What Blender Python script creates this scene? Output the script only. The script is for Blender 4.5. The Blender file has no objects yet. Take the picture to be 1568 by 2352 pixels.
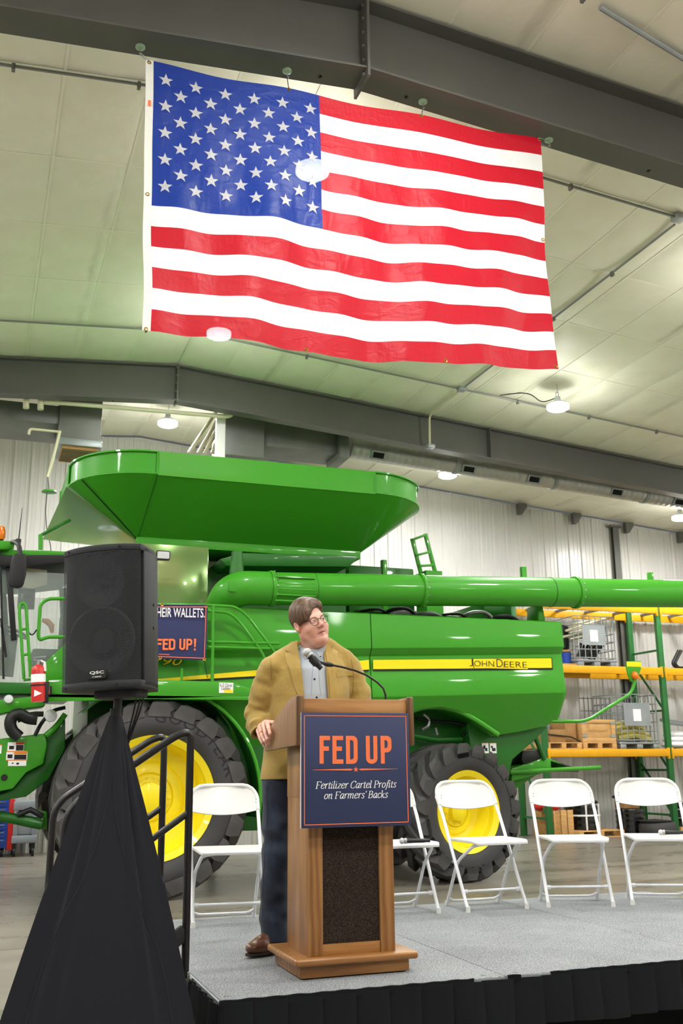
import bpy, bmesh, math, random
import numpy as np
from mathutils import Vector, Matrix, Euler

random.seed(7)
scene = bpy.context.scene
COL = scene.collection
PI = math.pi

# ------------------------------------------------------------------ camera
CAM_H, F_PX, CX, CY = 1.34, 2287.0, 784.0, 1176.0
PITCH, YAW, ROLL = math.radians(14.3), math.radians(20.0), math.radians(0.56)
_fw = Vector((math.sin(YAW)*math.cos(PITCH), math.cos(YAW)*math.cos(PITCH), math.sin(PITCH)))
_r0 = Vector((math.cos(YAW), -math.sin(YAW), 0))
_u0 = _r0.cross(_fw)
_rt = _r0*math.cos(ROLL) - _u0*math.sin(ROLL)
_up = _u0*math.cos(ROLL) + _r0*math.sin(ROLL)
cd = bpy.data.cameras.new('camera'); cam = bpy.data.objects.new('camera', cd); COL.objects.link(cam)
cam.matrix_world = Matrix(((_rt.x, _up.x, -_fw.x, 0), (_rt.y, _up.y, -_fw.y, 0), (_rt.z, _up.z, -_fw.z, CAM_H), (0, 0, 0, 1)))
cd.sensor_fit = 'VERTICAL'; cd.sensor_height = 36.0; cd.lens = F_PX/2352*36.0
cd.clip_start = .05; cd.clip_end = 200
cd.dof.use_dof = True; cd.dof.focus_distance = 5.5; cd.dof.aperture_fstop = 6.5
scene.camera = cam

# ------------------------------------------------------------------ world, exposure
w = bpy.data.worlds.new('world'); scene.world = w; w.use_nodes = True
w.node_tree.nodes['Background'].inputs[0].default_value = (.5, .52, .55, 1)
w.node_tree.nodes['Background'].inputs[1].default_value = .2
cy = scene.cycles; cy.use_light_tree = False
cy.max_bounces = 6; cy.diffuse_bounces = 3; cy.glossy_bounces = 3; cy.transmission_bounces = 5; cy.transparent_max_bounces = 6; cy.caustics_reflective = False; cy.caustics_refractive = False
vs = scene.view_settings
vs.view_transform = 'Standard'; vs.look = 'None'; vs.exposure = 0.0; vs.gamma = 1.0; vs.use_curve_mapping = False

LAMP_POWER = 182.0
LAMP_XS = [-7.65, -2.5, 2.7, 7.9, 13.05]
LAMP_YS = [-3.6, .3, 4.2, 8.15, 12.15, 15.95]

# ------------------------------------------------------------------ pixel -> place
def _ray(px, py):
    a, b = (px-CX)/F_PX, (CY-py)/F_PX
    return _rt*a + _up*b + _fw
def at(px, py, Y):
    d = _ray(px, py); t = Y/d.y
    return Vector((d.x*t, Y, CAM_H+d.z*t))
def atz(px, py, z):
    d = _ray(px, py); t = (z-CAM_H)/d.z
    return Vector((d.x*t, d.y*t, z))
def atx(px, py, X):
    d = _ray(px, py); t = X/d.x
    return Vector((X, d.y*t, CAM_H+d.z*t))

# ------------------------------------------------------------------ materials
def lin(c):
    if isinstance(c, str):
        c = [int(c[i:i+2], 16)/255 for i in (0, 2, 4)]
    return tuple((x/12.92 if x <= .04045 else ((x+.055)/1.055)**2.4) for x in c[:3]) + (1,)
MATS = {}
def mat(name, col, rough=.5, metal=0, coat=0, var=0, vscale=8, bump=0, bscale=60, spec=.5, emit=0, trans=0, alpha=1, ior=1.45, sheen=0, stretch=None, coatr=.05):
    """plain procedural material: base colour with optional noise variation and fine bump"""
    m = bpy.data.materials.new(name); m.use_nodes = True; MATS[name] = m
    nt = m.node_tree; b = nt.nodes['Principled BSDF']; c = lin(col)
    b.inputs['Base Color'].default_value = c; b.inputs['Roughness'].default_value = rough
    b.inputs['Metallic'].default_value = metal; b.inputs['Coat Weight'].default_value = coat
    b.inputs['Coat Roughness'].default_value = coatr
    b.inputs['Specular IOR Level'].default_value = spec; b.inputs['IOR'].default_value = ior
    b.inputs['Transmission Weight'].default_value = trans; b.inputs['Alpha'].default_value = alpha
    if sheen: b.inputs['Sheen Weight'].default_value = sheen
    if emit:
        b.inputs['Emission Color'].default_value = c; b.inputs['Emission Strength'].default_value = emit
    if var or bump:
        tc = nt.nodes.new('ShaderNodeTexCoord'); mp = nt.nodes.new('ShaderNodeMapping')
        nt.links.new(tc.outputs['Object'], mp.inputs[0])
        if stretch: mp.inputs['Scale'].default_value = stretch
    if var:
        n = nt.nodes.new('ShaderNodeTexNoise'); n.inputs['Scale'].default_value = vscale; n.inputs['Detail'].default_value = 6
        nt.links.new(mp.outputs[0], n.inputs[0])
        r = nt.nodes.new('ShaderNodeValToRGB')
        r.color_ramp.elements[0].position = .3; r.color_ramp.elements[1].position = .7
        r.color_ramp.elements[0].color = tuple(x*(1-var) for x in c[:3])+(1,)
        r.color_ramp.elements[1].color = tuple(min(1, x*(1+var)) for x in c[:3])+(1,)
        nt.links.new(n.outputs[0], r.inputs[0]); nt.links.new(r.outputs[0], b.inputs['Base Color'])
    if bump:
        n = nt.nodes.new('ShaderNodeTexNoise'); n.inputs['Scale'].default_value = bscale; n.inputs['Detail'].default_value = 4
        nt.links.new(mp.outputs[0], n.inputs[0])
        bp = nt.nodes.new('ShaderNodeBump'); bp.inputs['Strength'].default_value = bump; bp.inputs['Distance'].default_value = .01
        nt.links.new(n.outputs[0], bp.inputs['Height']); nt.links.new(bp.outputs[0], b.inputs['Normal'])
    return m
def nodes(m): return m.node_tree, m.node_tree.nodes['Principled BSDF']
def ramp(nt, fac, stops):
    r = nt.nodes.new('ShaderNodeValToRGB'); e = r.color_ramp.elements
    while len(e) < len(stops): e.new(.5)
    for el, (p, c) in zip(e, stops): el.position = p; el.color = lin(c)
    nt.links.new(fac, r.inputs[0]); return r.outputs[0]
def coords(nt, scale=(1, 1, 1), which='Object', rot=(0, 0, 0)):
    tc = nt.nodes.new('ShaderNodeTexCoord'); mp = nt.nodes.new('ShaderNodeMapping')
    mp.inputs['Scale'].default_value = scale; mp.inputs['Rotation'].default_value = rot
    nt.links.new(tc.outputs[which], mp.inputs[0]); return mp.outputs[0]
def noise(nt, vec, scale, detail=6, rough=.55, dist=0):
    n = nt.nodes.new('ShaderNodeTexNoise'); n.inputs['Scale'].default_value = scale
    n.inputs['Detail'].default_value = detail; n.inputs['Roughness'].default_value = rough; n.inputs['Distortion'].default_value = dist
    nt.links.new(vec, n.inputs[0]); return n.outputs[0]
def bumpn(nt, h, strength, dist=.01):
    b = nt.nodes.new('ShaderNodeBump'); b.inputs['Strength'].default_value = strength; b.inputs['Distance'].default_value = dist
    nt.links.new(h, b.inputs['Height']); return b.outputs[0]

# ------------------------------------------------------------------ mesh builder
class MB:
    def __init__(s): s.v = []; s.f = []; s.m = []
    def _add(s, vs, fs, mi=0):
        o = len(s.v); s.v += [Vector(p) for p in vs]; s.f += [tuple(i+o for i in f) for f in fs]; s.m += [mi]*len(fs); return s
    def box(s, c, d, rot=None, mi=0):
        x, y, z = d[0]/2, d[1]/2, d[2]/2
        vs = [Vector((a, b, e)) for a in (-x, x) for b in (-y, y) for e in (-z, z)]
        if rot is not None:
            R = rot if isinstance(rot, Matrix) else Euler(rot).to_matrix()
            vs = [R @ p for p in vs]
        c = Vector(c)
        return s._add([p+c for p in vs], [(0, 1, 3, 2), (4, 6, 7, 5), (0, 4, 5, 1), (2, 3, 7, 6), (0, 2, 6, 4), (1, 5, 7, 3)], mi)
    def bx(s, x0, x1, y0, y1, z0, z1, mi=0):
        return s.box(((x0+x1)/2, (y0+y1)/2, (z0+z1)/2), (abs(x1-x0), abs(y1-y0), abs(z1-z0)), None, mi)
    def prism(s, pts, ext, mi=0):
        """polygon of 3D points extruded by a vector"""
        n = len(pts); e = Vector(ext); pts = [Vector(p) for p in pts]
        nor = sum(((pts[i]-pts[0]).cross(pts[(i+1) % n]-pts[0]) for i in range(n)), Vector())
        if nor.dot(e) > 0: pts = pts[::-1]
        fs = [tuple(range(n)), tuple(range(2*n-1, n-1, -1))] + [(i, i+n, (i+1) % n+n, (i+1) % n) for i in range(n)]
        return s._add(pts+[p+e for p in pts], [fs[0], fs[1]] + [(a, d, c, b)[::-1] for (a, b, c, d) in [(f[0], f[3], f[2], f[1]) for f in fs[2:]]], mi)
    def tube(s, path, r, n=10, caps=True, closed=False, mi=0, up=None, flat=1.0):
        path = [Vector(p) for p in path]; k = len(path)
        rs = r if isinstance(r, (list, tuple)) else [r]*k
        vs = []; prev = None
        for i, p in enumerate(path):
            if closed: t = path[(i+1) % k]-path[i-1]
            else: t = path[min(i+1, k-1)]-path[max(i-1, 0)]
            t = t.normalized() if t.length > 1e-9 else Vector((0, 0, 1))
            if prev is None:
                a = Vector(up) if up is not None else (Vector((0, 0, 1)) if abs(t.z) < .9 else Vector((1, 0, 0)))
            else: a = prev
            a = (a - t*a.dot(t)); a = a.normalized() if a.length > 1e-6 else t.orthogonal().normalized()
            prev = a; b = t.cross(a)
            for j in range(n):
                q = 2*PI*j/n; vs.append(p + a*math.cos(q)*rs[i] + b*math.sin(q)*rs[i]*flat)
        fs = []
        for i in range(k if closed else k-1):
            i2 = (i+1) % k
            for j in range(n):
                fs.append((i*n+j, i*n+(j+1) % n, i2*n+(j+1) % n, i2*n+j))
        if caps and not closed:
            fs.append(tuple(range(n-1, -1, -1))); fs.append(tuple((k-1)*n+j for j in range(n)))
        return s._add(vs, fs, mi)
    def bar(s, a, b, w, h, mi=0, up=(0, 0, 1)):
        """rectangular bar from a to b"""
        a, b = Vector(a), Vector(b); t = (b-a).normalized(); u = Vector(up)
        u = u-t*u.dot(t); u = u.normalized() if u.length > 1e-5 else t.orthogonal().normalized(); v = t.cross(u)
        R = Matrix((t, v, u)).transposed()
        return s.box((a+b)/2, ((b-a).length, w, h), R, mi)
    def lathe(s, prof, o, ax=(0, 0, 1), n=32, mi=0, a0=0, a1=2*PI, ref=None, closed=False):
        """profile of (radius, height) about the axis ax through o"""
        o = Vector(o); ax = Vector(ax).normalized()
        e1 = Vector(ref) if ref is not None else ax.orthogonal(); e1 = (e1-ax*e1.dot(ax)).normalized(); e2 = ax.cross(e1)
        full = abs(a1-a0-2*PI) < 1e-6; m = n if full else n+1; vs = []
        for (r, h) in prof:
            for j in range(m):
                q = a0+(a1-a0)*j/n; vs.append(o+ax*h+(e1*math.cos(q)+e2*math.sin(q))*max(r, 1e-5))
        fs = []
        K = len(prof)
        for i in range(K if closed else K-1):
            i2 = (i+1) % K
            for j in range(n):
                j2 = (j+1) % m
                fs.append((i*m+j, i*m+j2, i2*m+j2, i2*m+j))
        return s._add(vs, fs, mi)
    def cyl(s, a, b, r, n=16, mi=0): return s.tube([a, b], r, n, True, False, mi)
    def grid(s, fn, nu, nv, mi=0, wrapu=False):
        vs = [fn(i/nu if not wrapu else i/nu, j/nv) for j in range(nv+1) for i in range(nu+(0 if wrapu else 1))]
        m = nu if wrapu else nu+1
        fs = [(j*m+i, j*m+(i+1) % m, (j+1)*m+(i+1) % m, (j+1)*m+i) for j in range(nv) for i in range(nu)]
        return s._add(vs, fs, mi)
    def slab(s, fn, nu, nv, th, mi=0):
        """a curved sheet given by fn(u,v) with thickness vector th"""
        th = Vector(th); m = nu+1
        top = [Vector(fn(i/nu, j/nv)) for j in range(nv+1) for i in range(m)]
        N = len(top); fs = []
        for j in range(nv):
            for i in range(nu):
                q = (j*m+i, j*m+i+1, (j+1)*m+i+1, (j+1)*m+i)
                fs.append(q); fs.append(tuple(k+N for k in q[::-1]))
        rim = [i for i in range(m)] + [j*m+nu for j in range(1, nv+1)] + [nv*m+i for i in range(nu-1, -1, -1)] + [j*m for j in range(nv-1, 0, -1)]
        for k in range(len(rim)):
            a, b = rim[k], rim[(k+1) % len(rim)]; fs.append((b, a, a+N, b+N))
        return s._add(top+[p+th for p in top], fs, mi)
    def ball(s, c, r, nu=16, nv=10, mi=0):
        r = r if isinstance(r, (list, tuple)) else (r, r, r); c = Vector(c); vs = []
        for j in range(nv+1):
            t = PI*j/nv
            for i in range(nu):
                q = 2*PI*i/nu; vs.append(c+Vector((r[0]*math.sin(t)*math.cos(q), r[1]*math.sin(t)*math.sin(q), -r[2]*math.cos(t))))
        fs = [(j*nu+i, j*nu+(i+1) % nu, (j+1)*nu+(i+1) % nu, (j+1)*nu+i) for j in range(nv) for i in range(nu)]
        return s._add(vs, fs, mi)
    def merge(s, other, mi=0):
        return s._add(other.v, other.f, mi)
    def mesh(s, name, off=(0, 0, 0), bevel=0, smooth=True, angle=38, seg=2, fix=True):
        off = Vector(off)
        bm = bmesh.new(); vs = [bm.verts.new(p-off) for p in s.v]
        for f, mi in zip(s.f, s.m):
            f2 = list(dict.fromkeys(f))
            if len(f2) < 3: continue
            try: fc = bm.faces.new([vs[i] for i in f2]); fc.material_index = mi
            except ValueError: pass
        bmesh.ops.remove_doubles(bm, verts=bm.verts, dist=1e-5)
        bmesh.ops.dissolve_degenerate(bm, dist=1e-6, edges=bm.edges)
        if fix: bmesh.ops.recalc_face_normals(bm, faces=bm.faces)
        if bevel:
            ed = [e for e in bm.edges if len(e.link_faces) == 2 and e.calc_face_angle(0) > .6]
            bmesh.ops.bevel(bm, geom=ed, offset=bevel, segments=seg, profile=.5, affect='EDGES', clamp_overlap=True)
        me = bpy.data.meshes.new(name); bm.to_mesh(me); bm.free()
        if smooth:
            me.shade_smooth(); me.set_sharp_from_angle(angle=math.radians(angle))
        return me

# ------------------------------------------------------------------ objects
def setp(o, label=None, cat=None, group=None, kind=None):
    if label: o['label'] = label
    if cat: o['category'] = cat
    if group: o['group'] = group
    if kind: o['kind'] = kind
    return o
def link(name, me, m=None, parent=None, loc=(0, 0, 0), rot=(0, 0, 0)):
    o = bpy.data.objects.new(name, me); COL.objects.link(o)
    if m is not None and len(me.materials) == 0:
        for x in (m if isinstance(m, (list, tuple)) else [m]): me.materials.append(MATS[x] if isinstance(x, str) else x)
    o.location = loc; o.rotation_euler = rot
    if parent is not None: o.parent = parent
    return o
def root_off(p):
    while p.parent is not None: p = p.parent
    return Vector(p.location)
def thing(name, label, cat, loc=(0, 0, 0), rotz=0, group=None):
    o = bpy.data.objects.new(name, None); COL.objects.link(o); o.empty_display_size = .1
    o.location = loc; o.rotation_euler = (0, 0, rotz)
    return setp(o, label, cat, group)
def part(name, mb, m, parent, bevel=0, world=True, label=None, **k):
    """a mesh part; with world=True the builder holds world coordinates (parent root not rotated)"""
    me = mb.mesh(name, root_off(parent) if world else (0, 0, 0), bevel, **k)
    o = link(name, me, m, parent)
    if label: o['label'] = label
    return o
def solo(name, mb, m, label, cat, loc=(0, 0, 0), group=None, bevel=0, **k):
    o = link(name, mb.mesh(name, loc, bevel, **k), m, None, loc); return setp(o, label, cat, group)
def struct(name, mb, m, bevel=0, **k):
    o = link(name, mb.mesh(name, (0, 0, 0), bevel, **k), m); return setp(o, kind='structure')
def copy_tree(o, parent=None):
    c = o.copy(); COL.objects.link(c); c.parent = parent
    for ch in list(o.children): copy_tree(ch, c)
    return c
def text_mesh(s, size=1.0, shear=0, align='CENTER', offset=0, spacing=1.0, res=3):
    cu = bpy.data.curves.new('t', 'FONT'); cu.body = s; cu.size = size; cu.shear = shear
    cu.align_x = align; cu.offset = offset; cu.space_character = spacing; cu.resolution_u = res; cu.extrude = 0
    ob = bpy.data.objects.new('t', cu); COL.objects.link(ob)
    dg = bpy.context.evaluated_depsgraph_get(); me = bpy.data.meshes.new_from_object(ob.evaluated_get(dg))
    bpy.data.objects.remove(ob); bpy.data.curves.remove(cu)
    return me
def text_part(name, s, o, ex, ey, width, m, parent, height=None, shear=0, offset=0, spacing=1.0, align='CENTER', proud=.002, bend=None):
    """flat lettering laid at o along ex (reading direction) and ey (up), scaled to width (and height)"""
    me = text_mesh(s, 1.0, shear, align, offset, spacing)
    xs = [v.co.x for v in me.vertices]; ys = [v.co.y for v in me.vertices]
    x0, x1, y0, y1 = min(xs), max(xs), min(ys), max(ys); sx = width/(x1-x0); sy = (height/(y1-y0)) if height else sx
    ex, ey = Vector(ex).normalized(), Vector(ey).normalized(); nz = ex.cross(ey); off = root_off(parent)
    for v in me.vertices:
        x = (v.co.x-(x0+x1)/2)*sx; y = (v.co.y-(y0+y1)/2)*sy
        v.co = (bend(x, y) if bend else Vector(o)+ex*x+ey*y+nz*proud) - off
    ob = link(name, me, m, parent); return ob
def arc(c, r, a0, a1, n, e1, e2):
    c, e1, e2 = Vector(c), Vector(e1), Vector(e2)
    return [c+e1*(r*math.cos(a0+(a1-a0)*i/n))+e2*(r*math.sin(a0+(a1-a0)*i/n)) for i in range(n+1)]
def rounded(path, r, n=5, closed=False):
    """polyline with its inner corners rounded"""
    path = [Vector(p) for p in path]; out = [] if closed else [path[0]]
    K = len(path)
    for i in (range(K) if closed else range(1, K-1)):
        a, b, c = path[i-1], path[i], path[(i+1) % K]
        d1, d2 = a-b, c-b; rr = min(r, d1.length*.49, d2.length*.49)
        p, q = b+d1.normalized()*rr, b+d2.normalized()*rr
        for k in range(n+1):
            t = k/n; out.append(p*(1-t)**2+b*2*t*(1-t)+q*t*t)
    if not closed: out.append(path[-1])
    return out
def rrect(w, h, r, n=5):
    """rounded rectangle as 2D points, counter-clockwise"""
    o = []
    for (sx, sy, a) in ((1, 1, 0), (-1, 1, PI/2), (-1, -1, PI), (1, -1, 1.5*PI)):
        for k in range(n+1):
            q = a+PI/2*k/n; o.append(((w/2-r)*sx+r*math.cos(q), (h/2-r)*sy+r*math.sin(q)))
    return o
def smooth01(x): x = max(0., min(1., x)); return x*x*(3-2*x)
def interp(x, xs, ys):
    return float(np.interp(x, xs, ys))
# ------------------------------------------------------------------ palette
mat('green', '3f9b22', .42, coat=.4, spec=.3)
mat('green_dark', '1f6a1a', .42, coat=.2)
mat('green_rack', '2c6e35', .5, var=.1, vscale=6)
mat('jd_yellow', 'ffe81c', .38, coat=.3)
mat('stripe_yellow', 'ffe600', .3, coat=.5)
mat('rack_yellow', 'f0ad0c', .45, var=.06, vscale=5)
mat('black_plastic', '17181a', .5, bump=.05, bscale=300)
mat('black_gloss', '0b0c0d', .2, coat=.5)
mat('black_metal', '141416', .38, spec=.6)
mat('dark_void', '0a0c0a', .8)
mat('steel', 'a9acad', .35, metal=.9)
mat('chrome', 'd5d7d8', .15, metal=1)
mat('galv', 'a3a9ab', .45, metal=.5, var=.12, vscale=3)
mat('galv_dark', '747672', .5, metal=.35, var=.15, vscale=2)
mat('white_plastic', 'd8d8d5', .38, coat=.1)
mat('white_metal', 'e8eaee', .3, coat=.3)
mat('white_print', 'fbfbfa', .6)
mat('orange_print', 'f97b49', .55)
mat('navy', '2e375b', .55, bump=.04, bscale=400)
mat('navy_banner', '27305c', .45)
mat('sticker_orange', 'ef8f1c', .5)
mat('sticker_red', 'c92a28', .5)
mat('ink', '15161a', .6)
mat('amber', 'f07a12', .2, coat=.6)
mat('lamp_white', 'dfe3e6', .15, coat=.6)
mat('red_paint', 'c81e1c', .3, coat=.5)
mat('blue_paint', '2247a8', .35, coat=.3)
mat('grey_plastic', '8d949c', .5)
mat('cardboard', 'a9804f', .8, var=.08)
mat('pine', 'd2a468', .65, var=.14, vscale=5, stretch=(1, 1, 6))
mat('osb', 'c8985a', .7, var=.35, vscale=28)
mat('cream_pipe', 'd8d3b4', .5)
mat('beam_grey', '5d5d58', .5, var=.06, vscale=2)
mat('rubber', '3c3c3d', .65, var=.2, vscale=2.2, bump=.05, bscale=90)
mat('rubber_text', '1f1f20', .7)
mat('lug_rubber', '4a4948', .55, var=.45, vscale=2.6)
mat('poly_black', '101214', .28)
mat('foam_yellow', 'c9c06a', .7)
mat('brass', 'c8a24a', .3, metal=1)
mat('conduit', '8b8d88', .5, metal=.4)
mat('hose', '101112', .45)
mat('cab_interior', '3a3a33', .7)
mat('seat_cloth', '2a2a29', .8)
mat('leather_tan', 'b06a2c', .5)
mat('hook_green', '9db89a', .4)
mat('green_reflect', '7fa05c', .18, metal=.4, coat=.9, coatr=.03)  # machine green with the hall's reflection mixed into its base colour
# ================================================================== ROOM
RIDGE_X, RIDGE_Z, SLOPE = 2.54, 7.36, .083
def ceil_z(x): return RIDGE_Z - SLOPE*abs(x-RIDGE_X)
X0, X1, Y0, Y1 = -12.6, 17.7, -11.0, 18.0

# concrete floor, polished, with long soft streaks in tone and gloss
m = mat('concrete', '8f8a7c', .3, spec=.5); nt, b = nodes(m)
c1 = coords(nt, (.5, 1.7, 1)); n1 = noise(nt, c1, 1.5, 4, .5, 0)
c2 = coords(nt, (1, 1, 1)); n2 = noise(nt, c2, .5, 5)
mx = nt.nodes.new('ShaderNodeMath'); mx.operation = 'ADD'; nt.links.new(n1, mx.inputs[0]); nt.links.new(n2, mx.inputs[1])
mh = nt.nodes.new('ShaderNodeMath'); mh.operation = 'MULTIPLY'; mh.inputs[1].default_value = .5; nt.links.new(mx.outputs[0], mh.inputs[0])
nt.links.new(ramp(nt, mh.outputs[0], [(.34, '635f55'), (.5, '7d786d'), (.66, '938e81')]), b.inputs['Base Color'])
rr_ = nt.nodes.new('ShaderNodeMapRange'); rr_.inputs['To Min'].default_value = .2; rr_.inputs['To Max'].default_value = .38
nt.links.new(n1, rr_.inputs[0]); nt.links.new(rr_.outputs[0], b.inputs['Roughness'])
mb = MB(); mb._add([(X0, Y0, 0), (X1, Y0, 0), (X1, Y1, 0), (X0, Y1, 0)], [(0, 1, 2, 3)])
mb._add([(X0, Y0, -.2), (X1, Y0, -.2), (X1, Y1, -.2), (X0, Y1, -.2)], [(3, 2, 1, 0)])
floor = struct('floor', mb, 'concrete', fix=False)
mb = MB()
for y in (2.0, 8.6, 15.2): mb.bx(X0+.05, X1-.05, y-.004, y+.004, -.002, .0008)
for x in (-5.0, 8.2): mb.bx(x-.004, x+.004, Y0+.05, Y1-.05, -.002, .0008)
mat('joint', '55524a', .8)
part('control_joint', mb, 'joint', floor)

# ceiling: faced insulation in long strips, sagging a little between the seams
m = mat('ceiling_facing', 'e3e1cd', .55); nt, b = nodes(m)
n1 = noise(nt, coords(nt, (1, 1, 1), 'Object'), 2.5, 5)
base_ = ramp(nt, n1, [(.3, 'e9e7cf'), (.7, 'f0eeda')])
# damp stains soaked through in lines below the roof purlins
geo = nt.nodes.new('ShaderNodeNewGeometry'); sx = nt.nodes.new('ShaderNodeSeparateXYZ'); nt.links.new(geo.outputs['Position'], sx.inputs[0])
def mth(op, *a):
    n = nt.nodes.new('ShaderNodeMath'); n.operation = op
    for i, v in enumerate(a):
        if isinstance(v, (int, float)): n.inputs[i].default_value = v
        else: nt.links.new(v, n.inputs[i])
    return n.outputs[0]
mpw = nt.nodes.new('ShaderNodeMapping'); nt.links.new(geo.outputs['Position'], mpw.inputs[0]); mpw.inputs['Scale'].default_value = (1.6, .55, 1)
nw = noise(nt, mpw.outputs[0], 1.1, 5, .6)
xx = mth('ADD', sx.outputs[0], mth('MULTIPLY', nw, .25))
tri = mth('ABSOLUTE', mth('SUBTRACT', mth('FRACT', mth('DIVIDE', mth('SUBTRACT', xx, 1.09-.74), 1.48)), .5))
line = nt.nodes.new('ShaderNodeMapRange'); nt.links.new(tri, line.inputs[0]); line.inputs['From Min'].default_value = .0; line.inputs['From Max'].default_value = .055; line.inputs['To Min'].default_value = 1; line.inputs['To Max'].default_value = 0
msk = nt.nodes.new('ShaderNodeMapRange'); nt.links.new(nw, msk.inputs[0]); msk.inputs['From Min'].default_value = .46; msk.inputs['From Max'].default_value = .68
st_ = mth('MULTIPLY', mth('MULTIPLY', line.outputs[0], msk.outputs[0]), .5)
mixc = nt.nodes.new('ShaderNodeMix'); mixc.data_type = 'RGBA'; nt.links.new(st_, mixc.inputs[0]); nt.links.new(base_, mixc.inputs[6]); mixc.inputs[7].default_value = lin('8b8874')
nt.links.new(mixc.outputs[2], b.inputs['Base Color'])
nt.links.new(bumpn(nt, noise(nt, coords(nt), 9, 3), .25, .02), b.inputs['Normal'])
mb = MB()
for s in (-1, 1):
    xe = X0 if s < 0 else X1
    mb._add([(RIDGE_X, Y0, RIDGE_Z+.03), (xe, Y0, ceil_z(xe)+.03), (xe, Y1, ceil_z(xe)+.03), (RIDGE_X, Y1, RIDGE_Z+.03)], [(0, 1, 2, 3)])
ceiling = struct('ceiling', mb, 'ceiling_facing', fix=False)
PW, PL = .74, 1.33
def cpanel():
    mb = MB()
    def fn(u, v):
        e = min(u, 1-u)*PW; g = min(v, 1-v)*PL
        return Vector(((u-.5)*PW, (v-.5)*PL, -.026*smooth01(e/.16)*smooth01(g/.25)+.012*(1 if e > .001 and g > .001 else 1)))
    mb.grid(fn, 8, 8); return mb.mesh('ceiling_panel', fix=False)
pm = cpanel(); pm.materials.append(MATS['ceiling_facing'])
tilt = math.atan(SLOPE)
for s in (-1, 1):
    for i in range(0, 17 if s > 0 else 5):
        x = RIDGE_X+s*(PW/2+i*PW)
        for j in range(-2, 9):
            y = 7.08+PL*j
            if y > 17.4 or y < 4.6: continue
            link('ceiling_panel', pm, None, ceiling, (x, y, ceil_z(x)), (0, s*tilt, 0))
# pale joint tapes along the seams of the facing
mat('joint_tape', 'f1efdc', .6)
for j in range(-1, 8):
    y = 7.08+PL*j+PL/2
    for s in (-1, 1):
        xe = RIDGE_X+s*(12.5 if s > 0 else 3.6); mb = MB()
        mb.slab(lambda u, v: Vector((RIDGE_X+(xe-RIDGE_X)*u, y-.012+.024*v, ceil_z(RIDGE_X+(xe-RIDGE_X)*u)+.006)), 1, 1, (0, 0, .004)); part('joint_tape', mb, 'joint_tape', ceiling)
for s in (-1, 1):
    for i in range(1, 17 if s > 0 else 5):
        x = RIDGE_X+s*PW*i; mb = MB(); mb.bx(x-.012, x+.012, 4.9, 17.7, ceil_z(x)+.005, ceil_z(x)+.010); part('joint_tape', mb, 'joint_tape', ceiling)

# walls: ribbed white steel panels
m = mat('wall_steel', 'cfcec8', .33, coat=.25, coatr=.2, var=.04, vscale=1.2)
def wall_panel_mesh(w, ztop):
    mb = MB(); pts = []; rib = .3
    k = int(round(w/rib)); p = [(0, 0)]
    for i in range(k):
        a = i*rib
        p += [(a+.02, 0), (a+.035, .03), (a+.065, .03), (a+.08, 0), (a+.155, 0), (a+.16, .008), (a+.185, .008), (a+.19, 0), (a+.245, 0), (a+.25, .008), (a+.27, .008), (a+.275, 0)]
    p += [(w, 0)]
    top = ztop
    vs = [(x, -d, 0) for x, d in p]+[(x, -d, top) for x, d in p]; n = len(p)
    mb._add(vs, [(i, i+1, n+i+1, n+i) for i in range(n-1)])
    me = mb.mesh('wall_panel', fix=False, smooth=False); me.materials.append(MATS['wall_steel']); return me
def wall(name, quad):
    mb = MB(); mb._add(quad, [(0, 1, 2, 3)]); return struct(name, mb, 'wall_steel', fix=False)
zt = [ceil_z(X0), RIDGE_Z, ceil_z(X1)]
wb = MB(); wb._add([(X0, Y1+.02, 0), (X1, Y1+.02, 0), (X1, Y1+.02, zt[2]), (RIDGE_X, Y1+.02, RIDGE_Z), (X0, Y1+.02, zt[0])], [(0, 1, 2, 3, 4)])
wall_back = struct('wall_back', wb, 'wall_steel', fix=False)
x = -3.6
while x < X1-.1:
    me = wall_panel_mesh(.9, min(ceil_z(x), ceil_z(x+.9)))
    link('wall_panel', me, None, wall_back, (x, Y1, 0)); x += .9
wf = MB(); wf._add([(X0, Y0, 0), (X1, Y0, 0), (X1, Y0, zt[2]), (RIDGE_X, Y0, RIDGE_Z), (X0, Y0, zt[0])], [(0, 1, 2, 3, 4)])
struct('wall_front', wf, 'wall_steel', fix=False)
wall('wall_left', [(X0, Y0, 0), (X0, Y1, 0), (X0, Y1, zt[0]), (X0, Y0, zt[0])])
wall('wall_right', [(X1, Y0, 0), (X1, Y1, 0), (X1, Y1, zt[2]), (X1, Y0, zt[2])])

# steel columns against the back wall
for (xc, lab) in ((12.86, 'grey steel wall column behind the pallet rack'),):
    t = thing('steel_column', lab, 'column', (xc, 17.75, 0))
    mb = MB(); mb.bx(xc-.006, xc+.006, 17.86, 17.93, 0, 6.35); mb.bx(xc-.075, xc+.075, 17.85, 17.86, 0, 6.35); mb.bx(xc-.075, xc+.075, 17.93, 17.94, 0, 6.35)
    part('shaft', mb, 'beam_grey', t)
    mb = MB(); mb.bx(xc-.16, xc+.16, 17.8, 17.95, 6.33, 6.38); part('cap_plate', mb, 'beam_grey', t, .004)
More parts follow.
